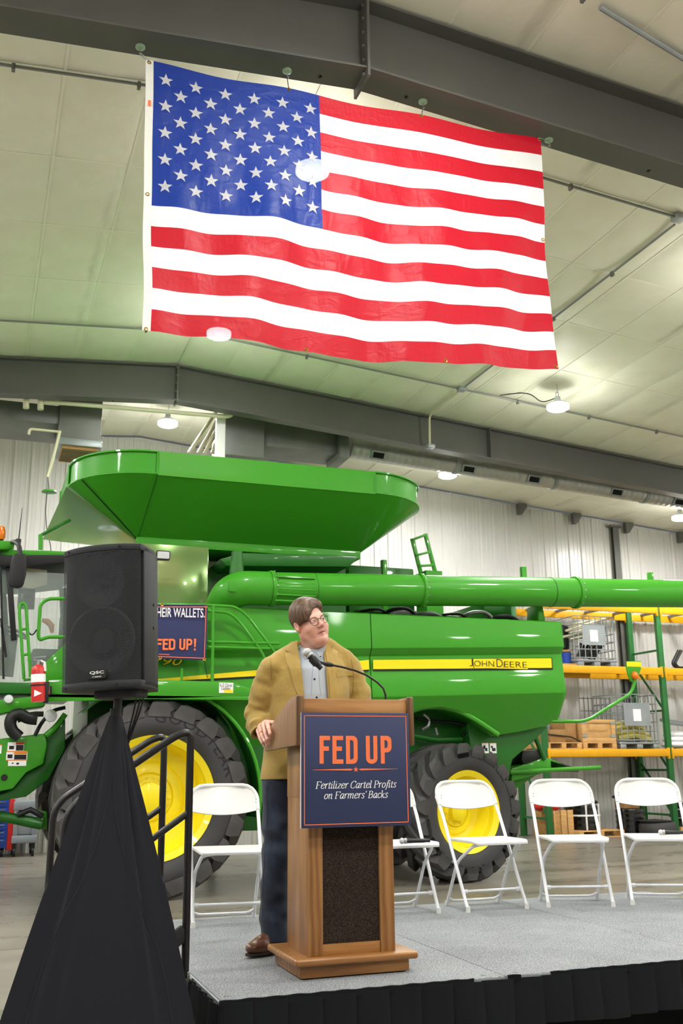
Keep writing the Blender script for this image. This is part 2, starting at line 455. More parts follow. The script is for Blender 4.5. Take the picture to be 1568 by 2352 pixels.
# purlin clips along the top of the back wall
clip_at = [(1200, 1166), (1325, 1188), (1445, 1208), (1567, 1228)]
for i, (px, py) in enumerate(clip_at):
    p = at(px, py, 17.8); z = ceil_z(p.x)
    mb = MB(); mb.prism([(p.x-.1, 17.9, z-.02), (p.x+.1, 17.9, z-.02), (p.x+.1, 17.9, z-.1), (p.x-.02, 17.9, z-.26), (p.x-.1, 17.9, z-.26)], (0, -.12, 0))
    solo('purlin_bracket', mb, 'beam_grey', 'small dark bracket at the top of the back wall, %s from the left' % ['first', 'second', 'third', 'fourth'][i], 'bracket', (p.x, 17.85, z-.26), 'brackets along the back wall top', .004)

# rafters of the two frames
def rafter(yc, lab, extra_x, zr=6.69, fw_=.14, pz=6.6):
    t = thing('steel_rafter', lab, 'beam', (RIDGE_X, yc, 6.69))
    def zb(x): return zr-.077*abs(x-RIDGE_X)
    xa, xb = X0+.05, X1-.05
    for nm, y0, y1, f0, f1 in (('web', yc-.006, yc+.006, lambda x: zb(x)+.012, lambda x: ceil_z(x)-.04),
                               ('bottom_flange', yc-fw_, yc+fw_, lambda x: zb(x)-.012, lambda x: zb(x)+.006),
                               ('top_flange', yc-fw_, yc+fw_, lambda x: ceil_z(x)-.045, lambda x: ceil_z(x)-.028)):
        mb = MB()
        pts = [(xa, y0, f0(xa)), (RIDGE_X, y0, f0(RIDGE_X)), (xb, y0, f0(xb)), (xb, y0, f1(xb)), (RIDGE_X, y0, f1(RIDGE_X)), (xa, y0, f1(xa))]
        mb.prism(pts, (0, y1-y0, 0)); part(nm, mb, 'beam_grey', t)
    mb = MB()
    mb.bx(RIDGE_X-.012, RIDGE_X+.012, yc-fw_-.02, yc+fw_+.02, pz, RIDGE_Z-.03); part('ridge_plate', mb, 'beam_grey', t, .003)
    for sx in (-1, 1):
        for k in range(6):
            mb = MB(); z = pz+.05+k*.13
            mb.cyl((RIDGE_X+sx*.012, yc-.09, z), (RIDGE_X+sx*.03, yc-.09, z), .014, 6); part('bolt', mb, 'galv_dark', t)
    for x in extra_x:
        mb = MB(); mb.bx(x-.008, x+.008, yc-.14, yc+.14, zb(x), ceil_z(x)-.03); part('stiffener', mb, 'beam_grey', t)
    for x in ([-.4, 2.2, 2.95, 5.3] if yc < 10 else [1.6, 3.1]):      # bolt holes of the bottom flange, dark discs for their shade
        mb = MB(); z = zb(x)-.0125
        mb.lathe([(0, 0), (.018, 0), (.018, .002)], (x, yc+.05, z), (0, 0, -1), 12); part('bolt_hole', mb, 'dark_void', t)
    return t
rafter(6.4, 'dark grey steel rafter the flag hangs from, nearest overhead', [])
rafter(14.34, 'dark grey steel rafter farther back above the harvester', [7.87], 6.765, .10, 6.72)

# high-bay lamps
mat('lens', 'ffffff', .4, emit=30.0)
def make_lamp():
    t = thing('high_bay_lamp', 'x', 'ceiling lamp')
    mb = MB(); mb.lathe([(0, .14), (.045, .14), (.05, .07), (.12, .05), (.155, .03), (.16, .0), (.155, -.005), (.15, .006), (0, .006)], (0, 0, 0), n=28)
    part('housing', mb, 'white_metal', t, world=False)
    mb = MB(); mb.lathe([(0, .002), (.165, .002), (.165, -.045), (.13, -.065), (0, -.07)], (0, 0, 0), n=28); part('lens', mb, 'lens', t, world=False)
    mb = MB(); mb.tube(rounded([(-.02, 0, .14), (-.02, 0, .22), (.02, 0, .22), (.02, 0, .14)], .02), .006, 6); part('hook', mb, 'steel', t, world=False)
    mb = MB(); mb.tube([(0, 0, .2), (.01, 0, .26), (0, 0, .35)], .004, 6); part('chain', mb, 'steel', t, world=False)
    return t
lamp0 = make_lamp(); first = True; lamps = []
LAB = {(2, 3): 'glowing round ceiling lamp seen through the blue canton of the flag',
       (2, 4): 'glowing round ceiling lamp behind the bottom red stripe of the flag',
       (3, 4): 'lit round ceiling lamp right of the flag with a curved cord',
       (2, 5): 'lit round ceiling lamp above the left end of the grain tank',
       (3, 5): 'lit round ceiling lamp under the round silver duct',
       (4, 5): 'lit round ceiling lamp cut by the right edge of the picture'}
for i, x in enumerate(LAMP_XS):
    for j, y in enumerate(LAMP_YS):
        o = lamp0 if first else copy_tree(lamp0); first = False
        z = ceil_z(x)-.36; o.location = (x, y, z)
        setp(o, LAB.get((i, j), 'lit round ceiling lamp of the hall, out of view'), group='high bay lamps in rows')
        lamps.append(o)
for o in lamps:
        ld = bpy.data.lights.new('lamp', 'AREA'); ld.shape = 'DISK'; ld.size = .5; ld.energy = LAMP_POWER; ld.color = (1, .99, .975)
        lo = bpy.data.objects.new('lamp_light', ld); COL.objects.link(lo); lo.parent = o; lo.location = (0, 0, -.06)
        ld2 = bpy.data.lights.new('ceiling_fill', 'POINT'); ld2.shadow_soft_size = .15; ld2.energy = LAMP_POWER*.19; ld2.color = (1, .985, .93)  # point light added below each lamp to brighten the ceiling
        lo2 = bpy.data.objects.new('ceiling_fill_light', ld2); COL.objects.link(lo2); lo2.parent = o; lo2.location = (0, 0, -.28)
# ================================================================== STAGE
m = mat('carpet', '8c8e91', .95, spec=.1); nt, b = nodes(m)
n1 = noise(nt, coords(nt), 170, 2, .8); n2 = noise(nt, coords(nt), 3, 4)
mm = nt.nodes.new('ShaderNodeMix'); mm.data_type = 'FLOAT'; mm.inputs[0].default_value = .1
nt.links.new(n1, mm.inputs[2]); nt.links.new(n2, mm.inputs[3])
nt.links.new(ramp(nt, mm.outputs[0], [(.36, '5a5c5f'), (.5, '87898c'), (.64, 'b2b4b6')]), b.inputs['Base Color'])
nt.links.new(bumpn(nt, n1, .6, .004), b.inputs['Normal'])
m = mat('skirt_cloth', '17191b', .9, spec=.2, bump=.12, bscale=500)
ST_X = [1.044, 2.365, 3.605, 4.85]; SF, SB, ST_Z = 4.375, 6.725, .405
stage = thing('stage_platform', 'low portable stage with grey carpet top and black pleated skirt', 'stage', (ST_X[0], SF, 0))
for i in range(3):
    mb = MB(); mb.bx(ST_X[i]+.002, ST_X[i+1]-.002, SF, SB, ST_Z-.03, ST_Z); part('deck_panel', mb, 'carpet', stage, .003)
    for (a, c) in ((SF-.003, SF+.01), (SB-.01, SB+.003)):
        fr = MB(); fr.bx(ST_X[i]+.004, ST_X[i+1]-.004, a, c, ST_Z-.08, ST_Z-.004); part('edge_trim', fr, 'galv', stage, label='aluminium deck edge')
    for (x, y) in ((ST_X[i]+.1, SF+.15), (ST_X[i+1]-.1, SF+.15), (ST_X[i]+.1, SB-.15), (ST_X[i+1]-.1, SB-.15)):
        lg = MB(); lg.cyl((x, y, 0), (x, y, ST_Z-.03), .024, 10); part('leg', lg, 'galv', stage)
fr = MB(); fr.bx(ST_X[0]-.008, ST_X[0]+.002, SF+.01, SB-.01, ST_Z-.05, ST_Z-.004); part('edge_trim', fr, 'galv', stage)
for (x, y) in ((1.09, 4.46), (1.10, 5.2), (2.28, 4.43), (2.45, 4.43)):
    mb = MB(); mb.lathe([(0, .0022), (.012, .0022), (.013, 0)], (x, y, ST_Z), n=12); part('lock_bolt', mb, 'galv_dark', stage)
def pleat(x0, x1, side, k):
    """one box pleat of the skirt: hangs from the deck edge, folded at both ends, slightly billowed"""
    w_ = x1-x0; ph = k*1.7
    def fn(u, v):
        z = ST_Z-.010-v*(.202+.005*math.sin(ph))
        out = .004+.020*u+.012*v*(1+.5*math.sin(ph+u*2.2))+.008*math.sin(PI*u)*v-(.010 if u > .97 else 0)
        s_ = x0+w_*u+.004*math.sin(ph*2+3*v)*v
        return Vector((s_, SF-out, z)) if side == 0 else Vector((ST_X[0]-.01-out, s_, z))
    mb = MB(); mb.slab(fn, 8, 5, (0, .003, 0) if side == 0 else (.003, 0, 0)); return mb
k = 0; x = ST_X[0]-.022
while x < ST_X[3]-.02:
    part('skirt_pleat', pleat(x, min(x+.154, ST_X[3]), 0, k), 'skirt_cloth', stage); x += .1525; k += 1
y = SF-.02
while y < 4.8:
    part('skirt_pleat', pleat(y, y+.12, 1, k*1.3), 'skirt_cloth', stage); y += .118; k += 1
while y < SB-.05:
    part('skirt_pleat', pleat(y, min(y+.154, SB), 1, k), 'skirt_cloth', stage); y += .1525; k += 1
for xa, xb in ((ST_X[0]-.008, 2.20), (2.375, 2.44), (2.60, ST_X[3])):
    mb = MB(); mb.slab(lambda u, v: Vector((xa+(xb-xa)*u, SF-.010-.002*math.sin(u*40), ST_Z+.003+.0015*math.sin(u*(xb-xa)*60)-.03*v)), 60, 1, (0, .012, 0)); part('skirt_band', mb, 'skirt_cloth', stage)
mb = MB(); mb.bx(ST_X[0]+.12, ST_X[3]-.1, SF+.12, SF+.14, .02, ST_Z-.05); part('understage_shade', mb, 'skirt_cloth', stage)  # black sheet standing in for the shade under the stage

# ------------------------------------------------------------------ steps with handrails at the end of the stage
stp = thing('stage_steps', 'black metal stage steps with bent tube handrails behind the speaker skirt', 'steps', (.72, 5.3, 0))
for i, (xa, z) in enumerate(((.74, .2),)):
    mb = MB(); mb.bx(xa-.28, xa+.12, 4.95, 5.62, z-.03, z); part('tread', mb, 'black_metal', stp, .004)
for y in (4.93, 5.65):
    zt = 1.49
    mb = MB(); mb.tube(rounded([(1.005, y, .30), (1.0, y, zt+.02), (.93, y, zt), (.43, y, 1.155), (.42, y, 0)], .09, 6), .0185, 12); part('handrail', mb, 'black_metal', stp)
    mb = MB(); mb.tube([(1.0, y, 1.13), (.43, y, .74)], .0155, 10); part('mid_rail', mb, 'black_metal', stp)
    mb = MB(); mb.bar((1.0, y, .60), (.43, y, .21), .03, .07); part('stringer', mb, 'black_metal', stp, .003)
    mb = MB(); mb.bx(.985, 1.04, y-.02, y+.02, .36, .40); mb.cyl((1.015, y-.03, .385), (1.015, y-.03, .43), .007, 8); part('mounting_clamp', mb, 'steel', stp, .002)

# ================================================================== LECTERN
def wood(name, c0, c1, c2, axis, rough=.38):
    m = mat(name, c1, rough, coat=.25, coatr=.25); nt, b = nodes(m)
    sc = [26, 26, 26]; sc[axis] = 1.3
    n1 = noise(nt, coords(nt, sc), 1.0, 6, .6, 1.2)
    sc2 = [3.5, 3.5, 3.5]; sc2[axis] = .5
    wv = nt.nodes.new('ShaderNodeTexWave'); wv.bands_direction = ['Y', 'Z', 'X'][axis] if axis != 2 else 'X'
    wv.inputs['Scale'].default_value = 2.2; wv.inputs['Distortion'].default_value = 7; wv.inputs['Detail'].default_value = 3; wv.inputs['Detail Scale'].default_value = 1.2
    nt.links.new(coords(nt, sc2), wv.inputs[0])
    mm = nt.nodes.new('ShaderNodeMix'); mm.data_type = 'FLOAT'; mm.inputs[0].default_value = .32
    nt.links.new(n1, mm.inputs[2]); nt.links.new(wv.outputs['Fac'], mm.inputs[3])
    nt.links.new(ramp(nt, mm.outputs[0], [(.28, c0), (.5, c1), (.74, c2)]), b.inputs['Base Color'])
    nt.links.new(bumpn(nt, n1, .12, .003), b.inputs['Normal'])
    return m
wood('oak', '80562f', '97683a', 'aa7b4a', 2); wood('oak_x', '83552a', '9c6a36', 'b07e47', 0); wood('oak_y', '6f4622', '94673c', 'a97c50', 1)
wood('oak_wing', '8c6646', '98704e', 'a37b58', 2, .5)
wood('oak_dark', '4b3119', '65452a', '7c5836', 2)
m = mat('panel_cloth', '2f2722', .95, spec=.05); nt, b = nodes(m)
nt.links.new(ramp(nt, noise(nt, coords(nt), 420, 2, .8), [(.42, '1d1815'), (.56, '3a302a'), (.68, '665a50')]), b.inputs['Base Color'])
BX0, BX1, BY0, BY1 = 1.512, 1.942, 4.66, 4.985
lec = thing('lectern', 'oak lectern with dark speckled front panel standing near the stage edge', 'lectern', (1.73, 4.84, ST_Z))
mb = MB(); mb.bx(1.47, 2.003, 4.635, 5.05, ST_Z+.006, .466); part('plinth', mb, 'oak_x', lec, .004)
mb = MB(); mb.bx(1.437, 2.037, 4.60, 5.08, .464, .497); part('base_board', mb, 'oak_x', lec, .012, seg=3)
for (x, y) in ((1.5, 4.66), (1.97, 4.66), (1.5, 5.02), (1.97, 5.02)):
    mb = MB(); mb.lathe([(0, 0), (.014, 0), (.014, .008), (0, .008)], (x, y, ST_Z), n=10); part('glide_foot', mb, 'black_plastic', lec)
mb = MB(); mb.bx(BX0, BX0+.018, BY0, BY1, .497, 1.44); part('side_panel', mb, 'oak', lec, .002)
mb = MB(); mb.bx(BX1-.018, BX1, BY0, BY1, .497, 1.44); part('side_panel', mb, 'oak', lec, .002)
mb = MB(); mb.bx(BX0, BX0+.072, BY0-.006, BY0+.014, .497, 1.44); part('stile', mb, 'oak', lec, .002)
mb = MB(); mb.bx(BX1-.072, BX1, BY0-.006, BY0+.014, .497, 1.44); part('stile', mb, 'oak', lec, .002)
mb = MB(); mb.bx(BX0+.073, BX1-.073, BY0, BY0+.014, .497, .545); part('bottom_rail', mb, 'oak_x', lec, .002)
mb = MB(); mb.bx(BX0+.073, BX1-.073, BY0+.010, BY0+.018, .54, 1.44); part('front_cloth_panel', mb, 'panel_cloth', lec, label='dark brown speckled cloth panel')
mb = MB(); mb.bx(BX0-.002, BX1+.002, BY0+.02, BY1+.004, 1.19, 1.435); part('upper_box', mb, 'oak', lec, .003)
mb = MB(); mb.bx(BX0+.02, BX1-.02, BY0+.02, BY1-.03, .7, .715); part('shelf', mb, 'oak_x', lec)
wing = [(4.604, 1.437), (4.602, 1.655), (4.61, 1.666), (4.70, 1.664), (4.76, 1.652), (5.03, 1.556), (5.15, 1.47), (5.168, 1.418)]
for xa in (1.441, 2.011):
    mb = MB(); mb.prism([(xa, y, z) for y, z in wing], (.025, 0, 0)); part('wing_panel', mb, 'oak_wing', lec, .004)
for xa in (1.436, 2.006):
    mb = MB(); mb.bx(xa, xa+.035, 4.59, 4.606, 1.433, 1.668); part('wing_edge', mb, 'oak_dark', lec, .007, seg=3)
mb = MB(); mb.bx(1.466, 2.011, 4.604, 4.624, 1.42, 1.654); part('front_apron', mb, 'oak_x', lec, .003)
top = [(4.624, 1.63), (4.624, 1.648), (5.1, 1.492), (5.1, 1.474)]
mb = MB(); mb.prism([(1.467, y, z) for y, z in top], (.543, 0, 0)); part('reading_top', mb, 'oak_x', lec)

# ------------------------------------------------------------------ sign on the lectern
SY = 4.588
sg = thing('lectern_sign', 'navy sign reading FED UP with orange border mounted on the lectern', 'sign', (1.72, SY, 1.07))
c0, c1 = at(690, 1630, SY-.008), at(940, 1897, SY-.008)
sx0, sx1, sz0, sz1 = 1.455, 2.006, 1.062, 1.587
mb = MB(); mb.bx(sx0, sx1, SY-.008, SY+.006, sz0, sz1); part('board', mb, 'navy', sg, .0008)
mat('foam_edge', 'd9dadd', .7)
mb = MB(); mb.bx(sx0-.0012, sx0, SY-.007, SY+.006, sz0, sz1); part('board_edge', mb, 'foam_edge', sg)
def sp(px, py):   # photo pixel -> sign face
    return at(px, py, SY-.0105)
fx0, fx1, fz0, fz1 = sx0+.013, sx1-.013, sz0+.013, sz1-.013
mb = MB(); lw = .0035
for (a, b_, c, d) in ((fx0, fx1, fz0, fz0+lw), (fx0, fx1, fz1-lw, fz1), (fx0, fx0+lw, fz0, fz1), (fx1-lw, fx1, fz0, fz1)):
    mb.bx(a, b_, SY-.0095, SY-.008, c, d)
part('border_line', mb, 'orange_print', sg)
def ring(mb, outer, inner, y):
    n = len(outer); vs = [Vector((p[0], y, p[1])) for p in outer]+[Vector((p[0], y, p[1])) for p in inner]
    mb._add(vs, [(i, (i+1) % n, n+(i+1) % n, n+i) for i in range(n)])
def letters(word, boxes, sw, y, parent, m, conv):
    """condensed block capitals; boxes hold (left,right,top,bottom) in the units conv understands"""
    for ch, (l, r, t, bt) in zip(word, boxes):
        P = conv(l, t); Q = conv(r, bt); x0, x1, z1, z0 = P.x, Q.x, P.z, Q.z; W = x1-x0; H = z1-z0
        mb = MB()
        def rect(a, b_, c, d): mb._add([(a, y, c), (b_, y, c), (b_, y, d), (a, y, d)], [(0, 1, 2, 3)])
        def rr(xa, xb, za, zb, rl, rr_):
            o = []
            for (cx, cz, rad, s) in ((xb, zb, rr_, 0), (xa, zb, rl, 1), (xa, za, rl, 2), (xb, za, rr_, 3)):
                sx = 1 if s in (0, 3) else -1; sz = 1 if s in (0, 1) else -1
                for k in range(6):
                    q = PI/2*(s+k/5); o.append((cx-sx*rad+rad*math.cos(q), cz-sz*rad+rad*math.sin(q)))
            return o
        if ch in 'FE':
            rect(x0, x0+sw, z0, z1); rect(x0+sw, x1, z1-sw, z1); rect(x0+sw, x0+W*.88, z0+H*.46, z0+H*.46+sw)
            if ch == 'E': rect(x0+sw, x1, z0, z0+sw)
        elif ch == 'D':
            ring(mb, rr(x0, x1, z0, z1, .0005, W*.42), rr(x0+sw, x1-sw, z0+sw, z1-sw, .0005, W*.2), y)
        elif ch == 'P':
            rect(x0, x0+sw, z0, z0+H*.40); zp = z0+H*.40
            ring(mb, rr(x0, x1, zp, z1, .0005, W*.42), rr(x0+sw, x1-sw, zp+sw, z1-sw, .0005, W*.2), y)
        elif ch == 'U':
            o = []; i_ = []
            R = W*.45
            o = [(x0, z1), (x0, z0+R)]+[(x0+W/2+W/2*math.cos(PI+PI*k/12), z0+R+R*math.sin(PI+PI*k/12)) for k in range(13)]+[(x1, z0+R), (x1, z1)]
            r2 = W/2-sw
            i_ = [(x0+sw, z1), (x0+sw, z0+R)]+[(x0+W/2+r2*math.cos(PI+PI*k/12), z0+R+(R-sw)*math.sin(PI+PI*k/12)) for k in range(13)]+[(x1-sw, z0+R), (x1-sw, z1)]
            n = len(o); mb._add([Vector((p[0], y, p[1])) for p in o]+[Vector((p[0], y, p[1])) for p in i_], [(k, k+1, n+k+1, n+k) for k in range(n-1)])
        elif ch == '!':
            mb._add([(x0, y, z1), (x1, y, z1), (x1-W*.2, y, z0+H*.28), (x0+W*.2, y, z0+H*.28)], [(0, 1, 2, 3)]); rect(x0+W*.1, x1-W*.1, z0, z0+H*.16)
        part('letter', mb, m, parent, smooth=False)
letters('FEDUP', [(733.6, 758.3, 1690, 1754), (763, 788.5, 1690, 1754.3), (794, 821.5, 1690, 1754.5), (839.7, 867, 1690, 1754.3), (873.4, 899.8, 1690, 1753.8)], .0205, SY-.0098, sg, 'orange_print', sp)
def star_pts(c, r, ex, ez, rot=PI/2, ri=.40):
    return [c+ex*(math.cos(rot+PI*k/5)*(r if k % 2 == 0 else r*ri))+ez*(math.sin(rot+PI*k/5)*(r if k % 2 == 0 else r*ri)) for k in range(10)]
mb = MB(); c = sp(817, 1767.5); mb.prism(star_pts(c, .0135, Vector((1, 0, 0)), Vector((0, 0, 1))), (0, .0015, 0)); part('star_mark', mb, 'orange_print', sg)
mb = MB()
for (a, m_, e) in ((718, 805, 811), (914, 829, 823)):
    p0, p1, p2 = sp(a, 1768), sp(m_, 1768), sp(e, 1768); h = .0042
    p0.z = p1.z = p2.z = c.z
    mb._add([p0, p1+Vector((0, 0, h)), p2, p1-Vector((0, 0, h)), p0+Vector((0, 0, .0012))], [(0, 3, 2, 1, 4)])
part('rule_line', mb, 'orange_print', sg)
# serif italic drawn with a broad nib: strokes as points (x, y), cap height .70
GL = {'F': (.54, ['.12,0 .12,.7', '.04,.69 .53,.69', '.52,.69 .50,.57', '.12,.37 .38,.37', '.02,.01 .25,.01']),
 'e': (.43, ['.08,.26 .37,.31', '.37,.31 .36,.43 .25,.49 .12,.42 .06,.25 .08,.09 .19,.005 .30,.03 .39,.13']),
 'r': (.37, ['.1,0 .1,.47', '.01,.44 .1,.47', '.1,.28 .18,.43 .29,.49 .35,.45']), 't': (.29, ['.14,.62 .11,.12 .16,.005 .26,.06', '.01,.46 .28,.46']),
 'i': (.24, ['.1,.47 .085,.09 .12,.005 .21,.06', '.02,.43 .1,.47', '.11,.66 .11,.60']), 'l': (.24, ['.1,.74 .085,.09 .12,.005 .21,.06', '.02,.71 .1,.74']),
 'z': (.40, ['.05,.46 .36,.46', '.36,.46 .05,.02', '.04,.02 .37,.02']), 'C': (.60, ['.54,.55 .49,.66 .37,.705 .21,.65 .1,.5 .065,.3 .11,.1 .25,0 .41,.02 .54,.14', '.55,.69 .54,.54']),
 'a': (.47, ['.36,.46 .24,.49 .11,.38 .06,.18 .11,.02 .21,.03 .36,.27', '.39,.48 .35,.09 .385,.005 .46,.06']),
 'P': (.52, ['.12,0 .12,.7', '.04,.69 .3,.69 .45,.62 .46,.48 .37,.37 .12,.34', '.02,.01 .25,.01']), 'o': (.46, ['.23,.485 .11,.40 .06,.22 .11,.05 .23,.005 .35,.09 .40,.27 .35,.43 .23,.485']),
 'f': (.30, ['.38,.68 .32,.74 .24,.70 .19,.55 .12,-.04 .06,-.16 -.02,-.15', '.04,.46 .31,.46']), 's': (.36, ['.31,.40 .26,.48 .15,.48 .09,.39 .15,.29 .26,.2 .28,.1 .2,.005 .1,.01 .04,.1']),
 'n': (.49, ['.09,0 .09,.47', '.01,.44 .09,.47', '.09,.28 .2,.44 .3,.48 .355,.4 .335,.09 .37,.005 .45,.06']),
 'm': (.73, ['.09,0 .09,.47', '.01,.44 .09,.47', '.09,.28 .19,.44 .28,.48 .335,.4 .325,0', '.33,.28 .43,.44 .53,.48 .595,.4 .575,.09 .61,.005 .69,.06']),
 "'": (.16, ['.1,.72 .09,.56']), 'B': (.56, ['.12,0 .12,.7', '.04,.69 .3,.69 .42,.62 .41,.47 .31,.38 .12,.37', '.31,.38 .46,.3 .465,.13 .36,.015 .03,.01']),
 'c': (.39, ['.36,.40 .29,.485 .18,.46 .08,.33 .07,.13 .17,.005 .28,.03 .36,.12']), 'k': (.44, ['.09,0 .09,.74', '.01,.71 .09,.74', '.36,.47 .1,.22', '.18,.28 .29,.05 .36,.005 .43,.06']), ' ': (.22, [])}
def serif_line(s_, x0, x1, zc, y, parent, m_):
    quads = []; cx_ = 0
    for ch in s_:
        adv, strokes = GL[ch]
        for st in strokes:
            p = [tuple(float(q) for q in a.split(',')) for a in st.split()]; pts = []
            if len(p) > 2:
                for i in range(len(p)-1):
                    a, b_, c, d = p[max(i-1, 0)], p[i], p[i+1], p[min(i+2, len(p)-1)]
                    for k in range(5):
                        t = k/5; pts.append(tuple(.5*(2*b_[j]+(c[j]-a[j])*t+(2*a[j]-5*b_[j]+4*c[j]-d[j])*t*t+(3*b_[j]-a[j]-3*c[j]+d[j])*t**3) for j in (0, 1)))
                pts.append(p[-1])
            else: pts = p
            L_, R_ = [], []
            for i in range(len(pts)):
                a, b_ = pts[max(i-1, 0)], pts[min(i+1, len(pts)-1)]; dx, dy = b_[0]-a[0], b_[1]-a[1]; l = math.hypot(dx, dy) or 1
                w_ = .019+.024*abs(dy)/l; nx, ny = -dy/l*w_, dx/l*w_
                L_.append((pts[i][0]+nx, pts[i][1]+ny)); R_.append((pts[i][0]-nx, pts[i][1]-ny))
            for i in range(len(pts)-1): quads.append([(q[0]+cx_+.2*q[1], q[1]) for q in (L_[i], R_[i], R_[i+1], L_[i+1])])
        cx_ += adv
    sc = (x1-x0)/(cx_+.1); mb = MB()
    for k, q in enumerate(quads): mb._add([(x0+a*sc, y-.00002*(k % 7), zc+(b_-.33)*sc) for a, b_ in q], [(0, 1, 2, 3)])
    return part('lettering', mb, m_, parent, smooth=False)
for s_, px0, px1, pyc in (('Fertilizer Cartel Profits', 724, 911, 1802.5), ("on Farmers' Backs", 743, 892, 1826)):
    a, b_ = sp(px0, pyc), sp(px1, pyc); serif_line(s_, a.x, b_.x, (a.z+b_.z)/2, SY-.0100, sg, 'white_print')

# ------------------------------------------------------------------ microphone on a gooseneck
def mic_parts(t, tail, tip, r, ball='grille', world=True):
    tail, tip = Vector(tail), Vector(tip); d = (tip-tail); L = d.length; u = d/L
    mb = MB(); mb.lathe([(0, 0), (r*.72, 0), (r*.74, .004), (r*.74, L*.16), (r*.86, L*.17), (r*.9, L*.5), (r*1.02, L*.72), (r*1.05, L*.74), (0, L*.74)], tail, u, 18); part('handle', mb, 'black_metal', t, world=world)
    mb = MB(); mb.lathe([(0, L*.74), (r*1.1, L*.73), (r*1.2, L*.76), (r*1.2, L*.79), (r*1.1, L*.81), (0, L*.81)], tail, u, 18); part('collar', mb, 'steel', t, world=world)
    mb = MB(); mb.lathe([(r*1.05, L*.80)]+[(r*1.3*math.sin(a), L*.80+r*1.05+r*1.15*-math.cos(a)) for a in np.linspace(.75, PI, 10)], tail, u, 20); part('grille', mb, ball, t, world=world)
mat('grille', 'c9cacb', .5, metal=.3, bump=.4, bscale=900)
mat('grille_dark', '8b8d8e', .4, metal=.6, bump=.4, bscale=900)
gm = thing('gooseneck_microphone', 'silver-headed microphone on a black gooseneck clipped to the lectern', 'microphone', (1.955, 4.75, 1.62))
MY = 4.74
path = [at(*p, MY) for p in ((886, 1620), (885, 1596), (880, 1581), (866, 1567), (842, 1551), (815, 1540), (785, 1532), (760, 1527))]
mb = MB(); mb.tube(path, .0055, 10); part('gooseneck', mb, 'black_metal', gm)
mb = MB(); mb.lathe([(0, 0), (.026, 0), (.024, .01), (.011, .016), (.010, .035), (0, .035)], (path[0].x, MY, 1.604), n=18); part('mount_flange', mb, 'black_metal', gm)
cl = at(764, 1528, MY); ce = at(743, 1524, MY)
mb = MB(); mb.tube([cl, at(752, 1526, MY), ce], [.009, .013, .008], 12); part('clip_joint', mb, 'black_plastic', gm)
tail, tip = at(738, 1536, MY-.03), at(703, 1497, MY-.005)
mic_parts(gm, tail, tip, .0178)
ax = (tip-tail).normalized()
mb = MB(); mb.lathe([(.0182, .032), (.022, .032), (.022, .07), (.0182, .07)], tail, ax, 18, a0=.5, a1=2*PI-.5); part('clip', mb, 'black_plastic', gm)
mb = MB(); mb.bar(tail+ax*.05+Vector((.012, .008, 0)), ce, .012, .012); part('clip_arm', mb, 'black_plastic', gm)

